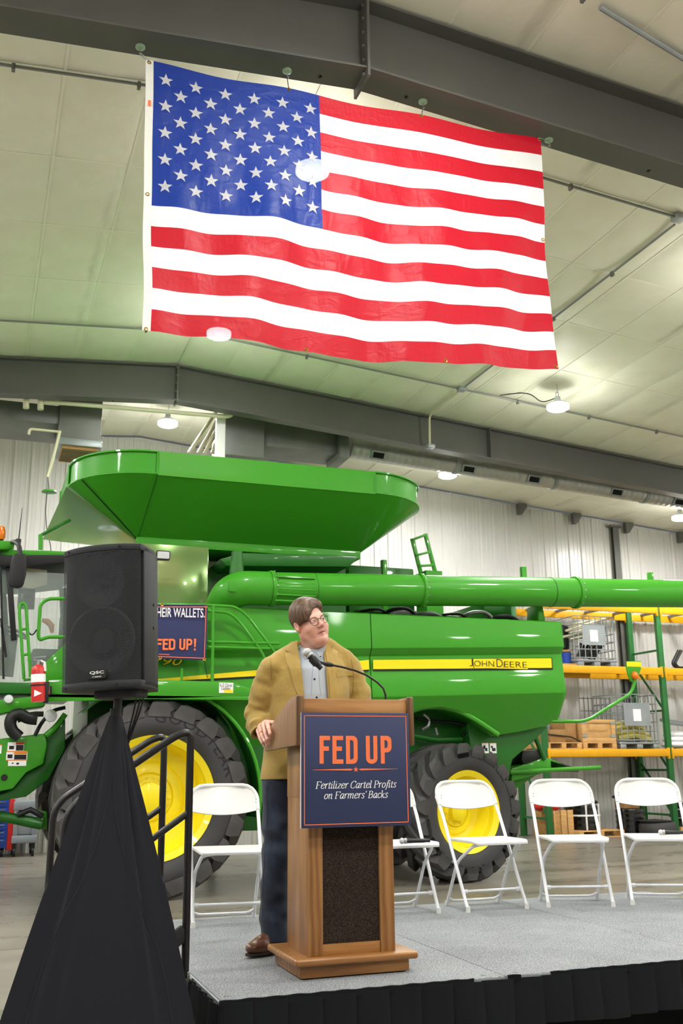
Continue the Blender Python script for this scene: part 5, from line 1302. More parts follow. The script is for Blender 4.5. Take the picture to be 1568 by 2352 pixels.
def flag_pt(u, v):
    p = cTL.lerp(cTR, u).lerp(cBL.lerp(cBR, u), v)
    hooks = (0, HK2, HK3, 1.0)
    for a, b_ in zip(hooks, hooks[1:]):
        if a <= u <= b_: p.z -= .028*math.sin(PI*(u-a)/(b_-a))**2*(1-v)**2
    p.z -= .075*math.sin(PI*min(1, u*1.02))*v + .014*math.sin(u*11+v*2)*smooth01(v*2)
    am = smooth01(v*1.6)
    p.y += .03*math.sin(u*13+v*2.5)*am+.018*math.sin(u*31+v*5)*am+.008*math.sin(u*57-v*9)*am-.03*v*math.sin(u*PI)
    p.x += .006*math.sin(v*17+u*9)*v
    return p
fl = thing('american_flag', 'large red, white and blue striped flag with stars hanging from the near rafter', 'flag', (2.5, FY, 4.3))
CU = (at(733, 300, FY).x-cTL.x)/(cTR.x-cTL.x)
for k in range(13):
    u0 = CU if k < 7 else 0
    nu = int(90*(1-u0))
    mb = MB(); mb.grid(lambda u, v: flag_pt(u0+(1-u0)*u, (k+v)/13), nu, 5); part('stripe', mb, 'flag_red' if k % 2 == 0 else 'flag_white', fl, fix=False, angle=80)
mb = MB(); mb.grid(lambda u, v: flag_pt(CU*u, 7/13*v), 44, 32); can = part('canton', mb, 'flag_blue', fl, fix=False, angle=80)
for i in range(11):
    for j in range(9):
        if (i+j) % 2: continue
        u = CU*(.072+.0868*i); v = 7/13*(.125+.0925*j) if True else 0
        p = flag_pt(u, v); ex = (flag_pt(u+.005, v)-p).normalized(); ez = -(flag_pt(u, v+.005)-p).normalized(); n = ex.cross(ez)
        mb = MB(); mb.prism(star_pts(p+n*.004, .056, ex, ez), n*.0015); part('star', mb, 'flag_white', can, smooth=False)
mb = MB(); mb.grid(lambda u, v: flag_pt(-.017+.0175*u, v)+Vector((0, -.002, 0)), 2, 40); part('header_band', mb, 'flag_header', fl, fix=False)
for (u, v) in ((.345, .992), (.69, .992), (.994, .99), (.995, .45), (HK2, .006), (HK3, .006), (.996, .006), (-.009, .5), (-.009, .01), (-.009, .995)):
    p = flag_pt(u, v); mb = MB(); mb.lathe([(.007, 0), (.014, -.004), (.016, 0), (.014, .004)], p+Vector((0, -.003, 0)), (0, 1, 0), 14); part('grommet', mb, 'brass', fl)
p = flag_pt(-.008, .17); mb = MB(); mb.box(p+Vector((0, -.005, 0)), (.022, .001, .05)); part('maker_tag', mb, 'orange_print', fl)
def zb1(x): return 6.69-.077*abs(x-RIDGE_X)-.012
for i, (px, u) in enumerate(((320, -.009), (659, HK2), (968, HK3), (1248, .996))):
    x = at(px, 150, 6.44).x; z = zb1(x); e = flag_pt(u, .006)
    t = thing('magnet_hook', 'round magnetic hook holding the flag, %s along the rafter' % ['first from the left', 'second from the left', 'third from the left', 'rightmost'][i], 'hook', (x, 6.44, z-.06), 0, 'magnetic hooks under the rafter')
    mb = MB(); mb.lathe([(0, 0), (.036, 0), (.036, -.014), (.03, -.018), (0, -.018)], (x, 6.44, z), n=24); part('magnet', mb, 'hook_green', t)
    mb = MB(); mb.tube(rounded([(x, 6.44, z-.018), (x, 6.44, z-.055), (x+.012, 6.44, z-.07), (x+.014, 6.44, z-.05)], .012), .0035, 6); part('hook', mb, 'steel', t)
    top_ = Vector((x, 6.44, z-.062)); c = (top_+e)/2; L = (top_-e).length/2+.006; d = (top_-e).normalized(); sd = Vector((0, 1, 0)).cross(d)
    mb = MB(); mb.tube([c+d*(L*math.cos(q))+(sd*.35+Vector((0, .9, 0)))*(min(.026, L*.5)*math.sin(q)) for q in np.linspace(0, 2*PI, 19)[:-1]], .0028, 6, closed=True); part('ring', mb, 'steel' if i != 1 else 'black_metal', t)

# ================================================================== CONDUITS, CORDS
def conduit(path, r, lab, m_='conduit', boxes=(), clips=None):
    p0 = Vector(path[0]); t = thing('conduit_pipe', lab, 'conduit', p0)
    mb = MB(); mb.tube(path, r, 8); part('pipe', mb, m_, t)
    for c in boxes: mb = MB(); mb.box(c, (.12, .12, .06)); part('junction_box', mb, 'galv', t, .006)
    for c in (clips or []): mb = MB(); mb.box(c, (.03, .05, .06)); part('clip', mb, 'galv_dark', t, .003)
    return t
def cz(x, d=.035): return ceil_z(x)-d
def lat(y, xa, xb, d=.035): return [(x, y, cz(x, d)) for x in ([xa, RIDGE_X, xb] if xa < RIDGE_X < xb else [xa, xb])]
conduit(lat(7.73, -1.2, 6.68), .014, 'thin metal conduit crossing the ceiling behind the top of the flag', boxes=[(6.68, 7.73, cz(6.68))], clips=[(x, 7.73, cz(x, .05)) for x in (-.1, .95, 5.35)])
conduit(lat(12.97, -.8, 12.4), .014, 'thin conduit crossing the ceiling below the flag towards the right', boxes=[(6.72, 12.97, cz(6.72))], clips=[(x, 12.97, cz(x, .05)) for x in (1.85, 4.2, 7.7, 9.0, 10.3)])
px_ = 6.72
conduit([(px_, 7.85, cz(px_)), (px_, 12.85, cz(px_))], .014, 'straight conduit running lengthwise along the ceiling right of the flag', clips=[(px_, y, cz(px_, .05)) for y in (9.0, 10.3, 11.6)])
zbf = 6.765-.077*abs(px_-RIDGE_X)
conduit(rounded([(px_, 13.1, cz(px_)), (px_, 14.16, cz(px_, .06)), (px_, 14.18, zbf+.02)], .1), .018, 'bent conduit dropping down the face of the far rafter', m_='cream_pipe', boxes=[(px_, 14.16, zbf-.03)])
conduit([(4.25, 5.56, cz(4.25, .06)), (5.9, 5.9, cz(5.9, .06))], .022, 'silver conduit in the top right corner of the ceiling', m_='galv', clips=[(4.05, 5.5, cz(4.05, .1))])
lp = Vector((7.9, 12.15, ceil_z(7.9)-.36))
mb = MB(); mb.tube(rounded([(7.35, 12.9, cz(7.35)), (7.6, 12.7, cz(7.5, .02)), (7.66, 12.5, cz(7.6, .10)), (7.72, 12.3, cz(7.7, .3)), (lp.x, lp.y, lp.z+.13)], .1), .008, 6)
solo('lamp_cord', mb, 'black_metal', 'curved cord feeding the lamp right of the flag', 'cord', (7.35, 12.9, cz(7.35)))

# ================================================================== DUCTS AND PIPES
YD = 15.0
def dbox(mb, px0, px1, py0, py1, y0, y1):
    a, b_ = at(px0, py0, y0), at(px1, py1, y0); mb.bx(a.x, b_.x, y0, y1, b_.z, min(a.z, ceil_z(a.x)-.06, ceil_z(b_.x)-.06)); return mb
t = thing('air_duct', 'rectangular grey metal air duct at the upper left', 'duct', (1.0, 15.1, 6.4))
part('trunk', dbox(MB(), -120, 142, 905, 975, YD, YD+1.0), 'galv_dark', t, .008)
part('drop_box', dbox(MB(), 140, 231, 905, 1018, YD-.05, YD+.75), 'galv_dark', t, .008)
a, b_ = at(140, 1000, YD-.05), at(231, 1032, YD-.05)
mb = MB(); mb.bx(a.x-.015, b_.x+.015, YD-.07, YD+.77, b_.z+.02, b_.z+.13); part('collar', mb, 'galv', t, .006)
mb = MB(); mb.bx(a.x+.03, b_.x-.03, YD-.02, YD+.7, b_.z-.03, b_.z+.03); gr = part('grille', mb, 'cardboard', t)
for k in range(8):
    y = YD+.02+k*.085; mb = MB(); mb.box(((a.x+b_.x)/2, y, b_.z-.03), (b_.x-a.x-.08, .012, .02), (.5, 0, 0)); part('louvre', mb, 'galv_dark', gr)
t = thing('air_duct', 'rectangular grey metal duct above the right half of the grain tank', 'duct', (4.0, 15.1, 6.4))
part('box', dbox(MB(), 516, 606, 945, 1052, YD-.1, YD+.8), 'galv_dark', t, .008)
part('trunk', dbox(MB(), 605, 786, 952, 1042, YD+.1, YD+.8), 'galv_dark', t, .008)
part('end_flange', dbox(MB(), 780, 803, 985, 1052, YD-.02, YD+.7), 'galv_dark', t, .006)
q0, q1 = at(803, 1025, YD+.25), at(1568, 1145, YD+.25); dd = q1-q0
t = thing('spiral_duct', 'long round silver duct with square vents below the far rafter', 'duct', q0)
m = mat('spiral_metal', 'b9bbb6', .38, metal=.7); nt, b = nodes(m)
wv = nt.nodes.new('ShaderNodeTexWave'); wv.inputs['Scale'].default_value = 2.6; wv.inputs['Distortion'].default_value = .15; wv.bands_direction = 'X'
nt.links.new(coords(nt, (1, .12, .12)), wv.inputs[0]); nt.links.new(bumpn(nt, wv.outputs['Fac'], .35, .02), b.inputs['Normal'])
RD = .185; off_ = Vector((0, 0, -.02)); q0 += off_; q1 += off_
for k in range(4):
    mb = MB(); mb.tube([q0+dd*(k*.29), q0+dd*(k*.29+.286)], RD, 28); part('duct_section', mb, 'spiral_metal', t)
    mb = MB(); mb.tube([q0+dd*(k*.29+.283), q0+dd*(k*.29+.293)], RD+.012, 28); part('joint_band', mb, 'galv', t)
for px in (862, 1068, 1216, 1403, 1543):
    f = (at(px, 1100, YD+.25).x-q0.x)/dd.x; c = q0+dd*f; nrm = Vector((0, -.80, -.6)); e2 = Vector((0, -.6, .80)); ex = dd.normalized()
    R3 = Matrix((ex, e2, -nrm)).transposed()
    mb = MB(); mb.box(c+nrm*(RD*.96), (.27, .16, .05), R3); vt = part('vent', mb, 'galv', t, .004)
    mb = MB(); mb.box(c+nrm*(RD*.96+.024), (.2, .1, .006), R3); part('vent_opening', mb, 'dark_void', vt)
# cream pipework
YPp = 14.55
def pipe(pxs, r, lab, Y=YPp, rr=.08):
    pts = [at(px, py, Y) for px, py in pxs]; mb = MB(); mb.tube(rounded(pts, rr), r, 10)
    return solo('cream_pipe', mb, 'cream_pipe', lab, 'pipe', pts[0], 'cream painted pipes')
pipe([(100, 922), (520, 957), (532, 953), (530, 944)], .035, 'long cream pipe running below the far rafter', rr=.04)
pipe([(60, 905), (60, 938)], .045, 'short cream pipe stub at the upper left, left of its pair'); pipe([(93, 905), (93, 941)], .045, 'short cream pipe stub at the upper left, right of its pair')
pipe([(138, 992), (68, 985), (66, 998)], .02, 'bent cream pipe under the left duct'); pipe([(138, 990), (118, 1068), (109, 1096)], .022, 'slanted cream pipe hanging beside the left duct')
for k in range(4):
    pipe([((500, 940), (503, 958), (500, 985), (500, 1008))[k], ((434, 1040), (455, 1041), (470, 1041), (487, 1041))[k]], .032, 'slanted cream pipe beside the white post, %s of four' % ['first', 'second', 'third', 'fourth'][k], 15.6)
a, b_ = at(498, 955, 14.75), at(515, 1120, 14.75); mb = MB(); mb.bx(a.x, b_.x, 14.75, 14.85, 0, a.z)
solo('white_post', mb, 'white_print', 'bright white post rising behind the grain tank', 'post', ((a.x+b_.x)/2, 14.8, 0), None, .006)
# cord and disc hanging from the slanted pipe
p = at(113, 1131, YPp-.05); tpp = at(109, 1096, YPp)
t = thing('hanging_reel', 'small green disc hanging on a cord left of the grain tank', 'cord reel', p)
mb = MB(); mb.lathe([(0, .03), (.10, .022), (.11, 0), (0, -.015)], p, n=22); part('disc', mb, 'green', t)
mb = MB(); mb.tube([p+Vector((0, 0, .02)), tpp+Vector((0, 0, .03))], .008, 6); part('cord', mb, 'black_metal', t)
mb = MB(); mb.tube(rounded([p+Vector((-.03, 0, -.01)), at(104, 1170, YPp), at(107, 1215, YPp), at(117, 1258, YPp), at(120, 1330, YPp)], .1), .006, 6); part('trailing_cord', mb, 'black_metal', t)

# ================================================================== PALLET RACK AND WHAT IS ON IT
RY0, RY1 = 16.8, 17.75
rk = thing('pallet_rack', 'green and yellow pallet rack along the back wall', 'rack', (12.9, 17.2, 0))
ups = [10.14, 12.93, 15.72]
for x in ups:
    for y in (RY0, RY1):
        mb = MB(); mb.bx(x-.055, x+.055, y-.045, y+.045, 0, 4.75); u_ = part('upright', mb, 'green_rack', rk, .006)
        mb = MB(); mb.bx(x-.08, x+.08, y-.07, y+.07, 0, .012); part('foot_plate', mb, 'green_rack', u_)
    for z in (.35, 1.2, 2.35, 3.55): mb = MB(); mb.bar((x, RY0+.03, z), (x, RY1-.03, z), .025, .04); part('cross_brace', mb, 'green_rack', rk)
    for z in (.35, 1.2, 2.35): mb = MB(); mb.bar((x, RY0+.03, z), (x, RY1-.03, z+1.0), .025, .04); part('diagonal_brace', mb, 'green_rack', rk)
ZL = [1.605, 3.185, 4.42]
for xa, xb in ((ups[0], ups[1]), (ups[1], ups[2])):
    for z in ZL:
        for y in (RY0-.045, RY1+.045):
            mb = MB(); mb.bx(xa+.05, xb-.05, y-.025, y+.025, z-.145, z); bb = part('beam', mb, 'rack_yellow', rk, .008)
            for xx in (xa+.045, xb-.045): mb = MB(); mb.bx(xx-.02, xx+.02, y-.03, y+.03, z-.19, z+.02); part('beam_connector', mb, 'rack_yellow', bb, .003)
        for k in range(4):
            xx = xa+.35+k*(xb-xa-.7)/3; mb = MB(); mb.bx(xx-.03, xx+.03, RY0-.02, RY1+.02, z-.045, z-.002); part('deck_support', mb, 'galv_dark', rk)
def pallet(x0, x1, y0, y1, z, lab, m_='pine', group='pallets'):
    t = thing('pallet', lab, 'pallet', ((x0+x1)/2, (y0+y1)/2, z), 0, group)
    for x in (x0+.05, (x0+x1)/2, x1-.05):
        mb = MB(); mb.bx(x-.05, x+.05, y0, y1, z+.018, z+.105); part('stringer', mb, m_, t, .004)
    for k in range(5):
        y = y0+.05+k*(y1-y0-.1)/4
        mb = MB(); mb.bx(x0, x1, y-.05, y+.05, z+.105, z+.125); part('deck_board', mb, m_, t, .003)
    for y in (y0+.05, y1-.05):
        mb = MB(); mb.bx(x0, x1, y-.05, y+.05, z, z+.018); part('bottom_board', mb, m_, t, .003)
    return z+.126
def cage_tote(x0, x1, y0, y1, z, h, lab, plate, base_m):
    t = thing('wire_cage_tote', lab, 'cage', ((x0+x1)/2, (y0+y1)/2, z), 0, 'wire cage totes')
    for x in (x0+.09, (x0+x1)/2, x1-.09): mb = MB(); mb.bx(x-.07, x+.07, y0, y1, z, z+.09); part('base_skid', mb, base_m, t, .015)
    mb = MB(); mb.bx(x0, x1, y0, y1, z+.09, z+.13); part('base_tray', mb, base_m, t, .012)
    zb, zt_ = z+.14, z+h
    for k in range(6):
        zz = zb+.03+k*(zt_-zb-.03)/5
        mb = MB(); mb.tube(rounded([(x0, y0, zz), (x1, y0, zz), (x1, y1, zz), (x0, y1, zz)], .05, 3, True), .0105, 6, closed=True); part('cage_hoop', mb, 'galv', t)
    n = 7
    for k in range(n):
        for y in (y0-.012, y1+.012):
            x = x0+.06+k*(x1-x0-.12)/(n-1); mb = MB(); mb.cyl((x, y, zb), (x, y, zt_), .009, 6); part('cage_bar', mb, 'galv', t)
        for x in (x0-.012, x1+.012):
            y = y0+.06+k*(y1-y0-.12)/(n-1); mb = MB(); mb.cyl((x, y, zb), (x, y, zt_), .009, 6); part('cage_bar', mb, 'galv', t)
    (pa, pb, za, zc) = plate
    mb = MB(); mb.bx(x0+(x1-x0)*pa, x0+(x1-x0)*pb, y0-.03, y0-.022, z+h*za, z+h*zc); pl = part('name_plate', mb, 'galv', t)
    xm = x0+(x1-x0)*(pa+pb)/2; zm = z+h*(za+zc)/2
    mb = MB(); mb.bx(xm-.09, xm+.09, y0-.034, y0-.03, zm-.13, zm+.1); part('paper_tag', mb, 'white_print', pl)
    return t
xs0, xs1 = at(1324, 1500, RY0+.05).x, at(1416, 1500, RY0+.05).x
cage_tote(xs0, xs1, RY0+.05, RY1-.05, ZL[1]+.002, .99, 'wire cage tote full of pipes on the middle rack shelf', (.15, .72, .42, .82), 'grey_plastic')
yl0, yl1 = at(1418, 1650, RY0+.05).x, at(1511, 1650, RY0+.05).x
cage_tote(yl0, yl1, RY0+.05, RY1-.05, ZL[0]+.002, 1.05, 'wire cage tote with grey plate on the lower rack shelf beside the crate', (.14, .78, .42, .84), 'galv')
# pipes thrown into the upper cage, hoses in the bottom
random.seed(11)
for k in range(12):
    x = xs0-.35+random.random()*.25; z0 = ZL[1]+.42+.03*k+random.random()*.05; y = RY0+.2+random.random()*.5
    mb = MB(); mb.tube([(x, y, z0), (xs1-.05-random.random()*.1, y+.05, z0+.24+random.random()*.06)], .018+.008*random.random(), 8)
    solo('plastic_pipe', mb, 'cream_pipe', 'cream plastic pipe lying in the upper wire cage', 'pipe', (x, y, z0), 'pipes in the upper wire cage')
for k in range(7):
    x = xs0+.12+k*.085; mb = MB(); mb.tube([(x-.06, RY0+.14+.03*k, ZL[1]+.17), (x, RY0+.12+.03*k, ZL[1]+.3), (x+.05+.02*k, RY0+.14+.03*k, ZL[1]+.46)], .028, 8)
    solo('hose_length', mb, 'hose', 'black hose length in the bottom of the upper wire cage', 'hose', (x, RY0+.2, ZL[1]+.17), 'hoses in the upper wire cage')
p = at(1309, 1485, RY0+.1); z = ZL[1]
mb = MB(); mb.lathe([(0, .34), (.15, .34), (.16, .36), (.19, .37), (.2, .5), (.2, .8), (.17, .83), (0, .83)], (p.x-.02, RY0+.45, z), n=24)
solo('black_barrel', mb, 'poly_black', 'dark plastic barrel end beside the upper wire cage', 'barrel', (p.x-.02, RY0+.45, z+.34), None)
mb = MB(); mb.bx(p.x-.3, p.x+.16, RY0+.1, RY0+.8, z+.002, z+.05); solo('wooden_board', mb, 'pine', 'wooden board under the blue bucket on the middle shelf', 'board', (p.x, RY0+.4, z))
mb = MB(); mb.bx(p.x-.3, p.x+.16, RY0+.26, RY0+.7, z+.30, z+.338); solo('wooden_board', mb, 'pine', 'wooden board under the dark barrel on the middle shelf', 'board', (p.x, RY0+.4, z+.3))
for (xx) in (p.x-.25, p.x+.13):
    mb = MB(); mb.bx(xx-.03, xx+.03, RY0+.5, RY0+.56, z+.052, z+.298); solo('wooden_block', mb, 'pine', 'upright wooden block between boards on the middle shelf', 'block', (xx, RY0+.53, z+.05), 'blocks between the boards')
t = thing('blue_bucket', 'blue bucket on the middle shelf next to the upper cage', 'bucket', (p.x-.02, RY0+.28, z+.052))
mb = MB(); mb.lathe([(0, 0), (.105, 0), (.12, .2), (.126, .2), (.126, .22), (.115, .22), (.1, .01), (0, .01)], t.location, n=24); part('body', mb, 'blue_paint', t)
mb = MB(); mb.tube(arc((p.x-.02, RY0+.28, z+.25), .12, 0, PI, 10, (1, 0, 0), (0, -.8, .2)), .004, 6); part('handle', mb, 'steel', t)
# wooden crate and cardboard box on pallets
cx0, cx1 = at(1337, 1680, RY0).x, at(1414, 1680, RY0).x
zp = pallet(cx0, cx1, RY0+.0, RY1-.1, ZL[0]+.002, 'pine pallet under the wooden crate on the lower shelf')
t = thing('wooden_crate', 'pale wooden crate with metal corner clips on the lower rack shelf', 'crate', ((cx0+cx1)/2, 17.2, zp))
ch = .43; yf, yb = RY0+.03, RY1-.15
mb = MB(); mb.bx(cx0+.01, cx1-.01, yf, yb, zp, zp+ch); part('box', mb, 'pine', t, .004)
for (a, b_, c, d) in ((cx0, cx1, zp, zp+.08), (cx0, cx1, zp+ch-.07, zp+ch), (cx0, cx0+.09, zp+.08, zp+ch-.07), (cx1-.09, cx1, zp+.08, zp+ch-.07)):
    mb = MB(); mb.bx(a, b_, yf-.018, yf, c, d); part('frame_board', mb, 'pine', t, .003)
mb = MB(); mb.bx(cx0+.17, cx1-.17, yf-.01, yf, zp+.21, zp+.34); part('panel_board', mb, 'pine', t, .003)
for (x, z) in ((cx0+.05, zp+ch-.06), (cx1-.05, zp+ch-.06), (cx0+.07, zp+.12), (cx1-.06, zp+.12)):
    mb = MB(); mb.bx(x-.06, x+.05, yf-.025, yf-.018, z-.025, z+.025); part('corner_clip', mb, 'galv', t)
bx0_, bx1_ = at(1246, 1690, RY0).x+.06, cx0-.03
zp2 = pallet(bx0_, bx1_, RY0+.0, RY1-.1, ZL[0]+.002, 'pine pallet under the cardboard box on the lower shelf')
mb = MB(); a, b_ = at(1262, 1690, RY0+.1).x, at(1298, 1690, RY0+.1).x
mb.bx(a, b_, RY0+.1, RY0+.55, zp2, zp2+.24); t = solo('cardboard_box', mb, 'cardboard', 'brown cardboard box on a pallet left of the wooden crate', 'box', ((a+b_)/2, RY0+.3, zp2), None, .004)
mb = MB(); mb.bx(b_+.03, bx1_-.01, RY0+.15, RY0+.7, zp2, zp2+.42); solo('tall_carton', mb, 'cardboard', 'taller brown carton standing between the box and the crate', 'box', (bx1_-.1, RY0+.3, zp2), None, .004)
mb = MB(); mb.bx(a-.03, b_-.02, RY0+.6, RY0+.84, zp2, zp2+.36); solo('grey_carton', mb, 'grey_plastic', 'grey carton behind the cardboard box', 'box', ((a+b_)/2, RY0+.7, zp2), None, .004)
mb = MB(); mb.tube([(a-.05, RY0+.08, zp2+.15), (b_+.1, RY0+.06, zp2+.10), (b_+.3, RY0+.05, zp2+.01)], .014, 6); solo('steel_rod', mb, 'black_metal', 'dark rod lying across the cardboard box', 'rod', (a, RY0+.06, zp2))
# taller wire cage behind the crate
gx0, gx1 = at(1352, 1600, RY1-.25).x, at(1412, 1600, RY1-.25).x
t = thing('wire_gate', 'open wire gate panel leaning behind the wooden crate', 'cage', ((gx0+gx1)/2, RY1-.08, ZL[0]))
for k in range(7): x = gx0+k*(gx1-gx0)/6; mb = MB(); mb.cyl((x, RY1-.05, ZL[0]), (x, RY1-.05, ZL[0]+1.05), .009, 6); part('wire_bar', mb, 'galv_dark', t)
for k in range(5): z = ZL[0]+.02+k*.25; mb = MB(); mb.cyl((gx0-.1, RY1-.065, z), (gx1, RY1-.065, z), .009, 6); part('wire_bar', mb, 'galv_dark', t)
for k in range(4):
    mb = MB(); z = ZL[0]+.21+.09*k; mb.tube([(yl0+.08, RY0+.2+.12*k, z), ((yl0+yl1)/2, RY0+.2, z+.05), (yl1-.08, RY0+.22+.1*k, z-.03)], .05, 8)
    solo('foam_tube', mb, 'foam_yellow', 'yellow foam tube inside the lower wire cage', 'tube', (yl0, RY0+.2, z), 'foam tubes in the lower wire cage')
# right bay: bent dark bars, bags and pipes
for k in range(2):
    p = at(1546+k*8, 1532, RY0+.1); mb = MB(); mb.tube(rounded([at(1558+k*6, 1494, RY0+.1+.2*k), at(1543+k*6, 1524, RY0+.1+.2*k), at(1552+k*6, 1534, RY0+.1+.2*k), (p.x+.5, RY0+.1+.2*k, ZL[1]+.03)], .1), .03, 8)
    solo('bent_bar', mb, 'black_metal', 'dark bent bar on the middle shelf at the right edge, %s one' % ('front', 'rear')[k], 'bar', (p.x, RY0+.1+.2*k, ZL[1]), 'bent bars on the middle shelf')
for k in range(3):
    p = at(1536+k*6, 1712-k*9, RY0+.2); mb = MB(); mb.ball((p.x+.22, RY0+.3+.05*k, ZL[0]+.08+.1*k), (.3, .22, .075), 20, 12)
    solo('white_bag', mb, 'white_print', 'white bag on the lower shelf at the right edge, %s of the heap' % ['bottom', 'middle', 'top'][k], 'bag', (p.x+.2, RY0+.3, ZL[0]+.02+.1*k), 'bags on the lower shelf')
for k in range(2):
    mb = MB(); z = ZL[0]+.42+.05*k; mb.tube([(ups[1]+.1, RY0+.2+.1*k, z+.1), (ups[2]-.3, RY0+.3+.1*k, z-.12)], .035, 8)
    solo('metal_pipe', mb, 'galv', 'silver pipe lying over the white bags, %s one' % ('lower', 'upper')[k], 'pipe', (ups[1]+.3, RY0+.2, z), 'silver pipes over the bags')

# ---------------------------------------------------------------- floor below the rack
FYr = 16.75
def fz(px, py): return at(px, py, FYr)
ox0, ox1 = 10.235, fz(1311, 1880).x+.05
t = thing('osb_crate', 'open crate of chipboard panels with pale battens under the rack', 'crate', ((ox0+ox1)/2, 17.1, 0))
FYr += .1
mb = MB(); mb.bx(ox0, ox1, FYr, FYr+.7, .05, .48); part('box', mb, 'osb', t, .004)
for x in (ox0+.02, (ox0+ox1)/2-.02, ox1-.07): mb = MB(); mb.bx(x, x+.12 if x > ox0+.1 else x+.03, FYr-.025, FYr, .0, .5); part('batten', mb, 'pine', t, .003)
mb = MB(); mb.bx(ox0, ox1, FYr, FYr+.7, 0, .05); part('skid', mb, 'pine', t)
for k, px in enumerate((1247, 1281)):
    p = fz(px, 1850); mb = MB(); mb.ball((p.x+.06, FYr+.25, .56), (.1, .12, .085), 12, 8); mb.box((p.x+.12, FYr+.2, .56), (.1, .06, .05), (0, .5, 0))
    solo('red_part', mb, 'red_paint', 'red machine part on top of the chipboard crate, %s one' % ('left', 'right')[k], 'machine part', (p.x, FYr+.25, .49), 'red parts on the crate')
FYr -= .1
p0, p1 = fz(1314, 1900).x+.08, fz(1421, 1900).x+.05
zp3 = pallet(p0, p1, FYr-.1, FYr+.75, .001, 'pine pallet on the floor under the strapped black coil')
mat('shrink_black', '0c0d0f', .12, coat=.8, bump=.5, bscale=14)
def stack(x, y, z, r, h, lab, strap, nm='wrapped_coil'):
    t = thing(nm, lab, 'coil', (x, y, z))
    prof = [(0, 0), (r, 0)]
    n = max(2, int(h/.1))
    for k in range(n): z0 = h*k/n; prof += [(r, z0+.01), (r+.012, z0+h/n*.5), (r, z0+h/n-.008)]
    prof += [(r*.5, h), (0, h)]
    mb = MB(); mb.lathe(prof, (x, y, z), n=32); part('body', mb, 'shrink_black', t)
    if strap:
        mb = MB(); mb.lathe([(r+.02, h*.55), (r+.02, h*.62), (r+.012, h*.62), (r+.012, h*.55)], (x, y, z), n=32, closed=True); part('strap', mb, 'white_print', t)
        for a in (-1.0, -1.9): mb = MB(); mb.bar((x+(r+.018)*math.cos(a), y+(r+.018)*math.sin(a), z), (x+(r+.018)*math.cos(a), y+(r+.018)*math.sin(a), z+h+.02), .03, .008); part('strap', mb, 'white_print', t)
    return t
xc = fz(1362, 1880).x; stack(xc, FYr+.38, zp3, .33, .45, 'black wrapped coil with white straps on a pallet', True)
mb = MB(); mb.lathe([(.1, .0), (.32, .0), (.34, .03), (.3, .06), (.1, .07)], (xc-.02, FYr+.38, zp3+.47), n=28); mb.lathe([(0, 0), (.1, 0), (.1, .1), (0, .1)], (xc-.02, FYr+.38, zp3+.45), n=16)
solo('machine_disc', mb, 'black_metal', 'black disc lying on the strapped coil', 'disc', (xc, FYr+.38, zp3+.46))
mb = MB(); mb.lathe([(.05, .0), (.22, .0), (.26, .03), (.2, .07), (.05, .1)], (xc-.02, FYr+.38, zp3+.58), n=28)
solo('machine_disc', mb, 'black_metal', 'smaller black disc topping the strapped coil', 'disc', (xc, FYr+.38, zp3+.58))
xc2 = fz(1455, 1890).x; stack(xc2, FYr+.1, .001, .265, .5, 'tall black wrapped coil standing on the floor under the rack', False)
mb = MB(); mb.bx(xc2-.22, xc2+.12, FYr-.05, FYr+.25, .505, .68); solo('small_carton', mb, 'cardboard', 'small brown carton on the tall wrapped coil', 'box', (xc2, FYr+.1, .505), None, .004)
mb = MB(); mb.lathe([(.05, 0), (.3, 0), (.32, .02), (.3, .05), (.05, .06)], (xc2, FYr+.1, .685), n=28); solo('machine_disc', mb, 'black_metal', 'black disc on the carton above the tall coil', 'disc', (xc2, FYr+.1, .685))
FYr -= .55; xc3 = fz(1521, 1890).x
t = thing('rubber_tire', 'plain black tire lying flat under the rack', 'tire', (xc3, FYr+.15, 0))
mb = MB(); mb.lathe([(.16, .04), (.2, .0), (.3, .0), (.34, .05), (.35, .13), (.34, .22), (.3, .27), (.2, .27), (.16, .23)], (xc3, FYr+.15, 0), n=36, closed=True); part('tread', mb, 'rubber', t)
mb = MB(); mb.lathe([(0, .0), (.3, .0), (.31, .02), (0, .05)], (xc3-.05, FYr+.15, .272), n=28); solo('flat_lid', mb, 'black_plastic', 'flat black lid lying on the tire', 'lid', (xc3, FYr+.15, .272))
FYr += .55; xc4 = fz(1568, 1890).x+.25
zp4 = pallet(xc4-.3, xc4+.5, FYr, FYr+.7, .001, 'pine pallet at the right edge under black parts')
for k in range(3):
    mb = MB(); mb.prism([(xc4-.28+.12*k, FYr+.1+.15*k, zp4+.16*k), (xc4+.2, FYr+.1+.15*k, zp4+.16*k), (xc4+.25, FYr+.1+.15*k, zp4+.1+.16*k), (xc4-.1, FYr+.1+.15*k, zp4+.15+.16*k)], (0, .3, 0))
    solo('black_part', mb, 'black_metal', 'black machine casting heaped on the right edge pallet, %s one' % ['lowest', 'middle', 'topmost'][k], 'machine part', (xc4, FYr+.2, zp4+.16*k), 'black parts on the pallet', .02)

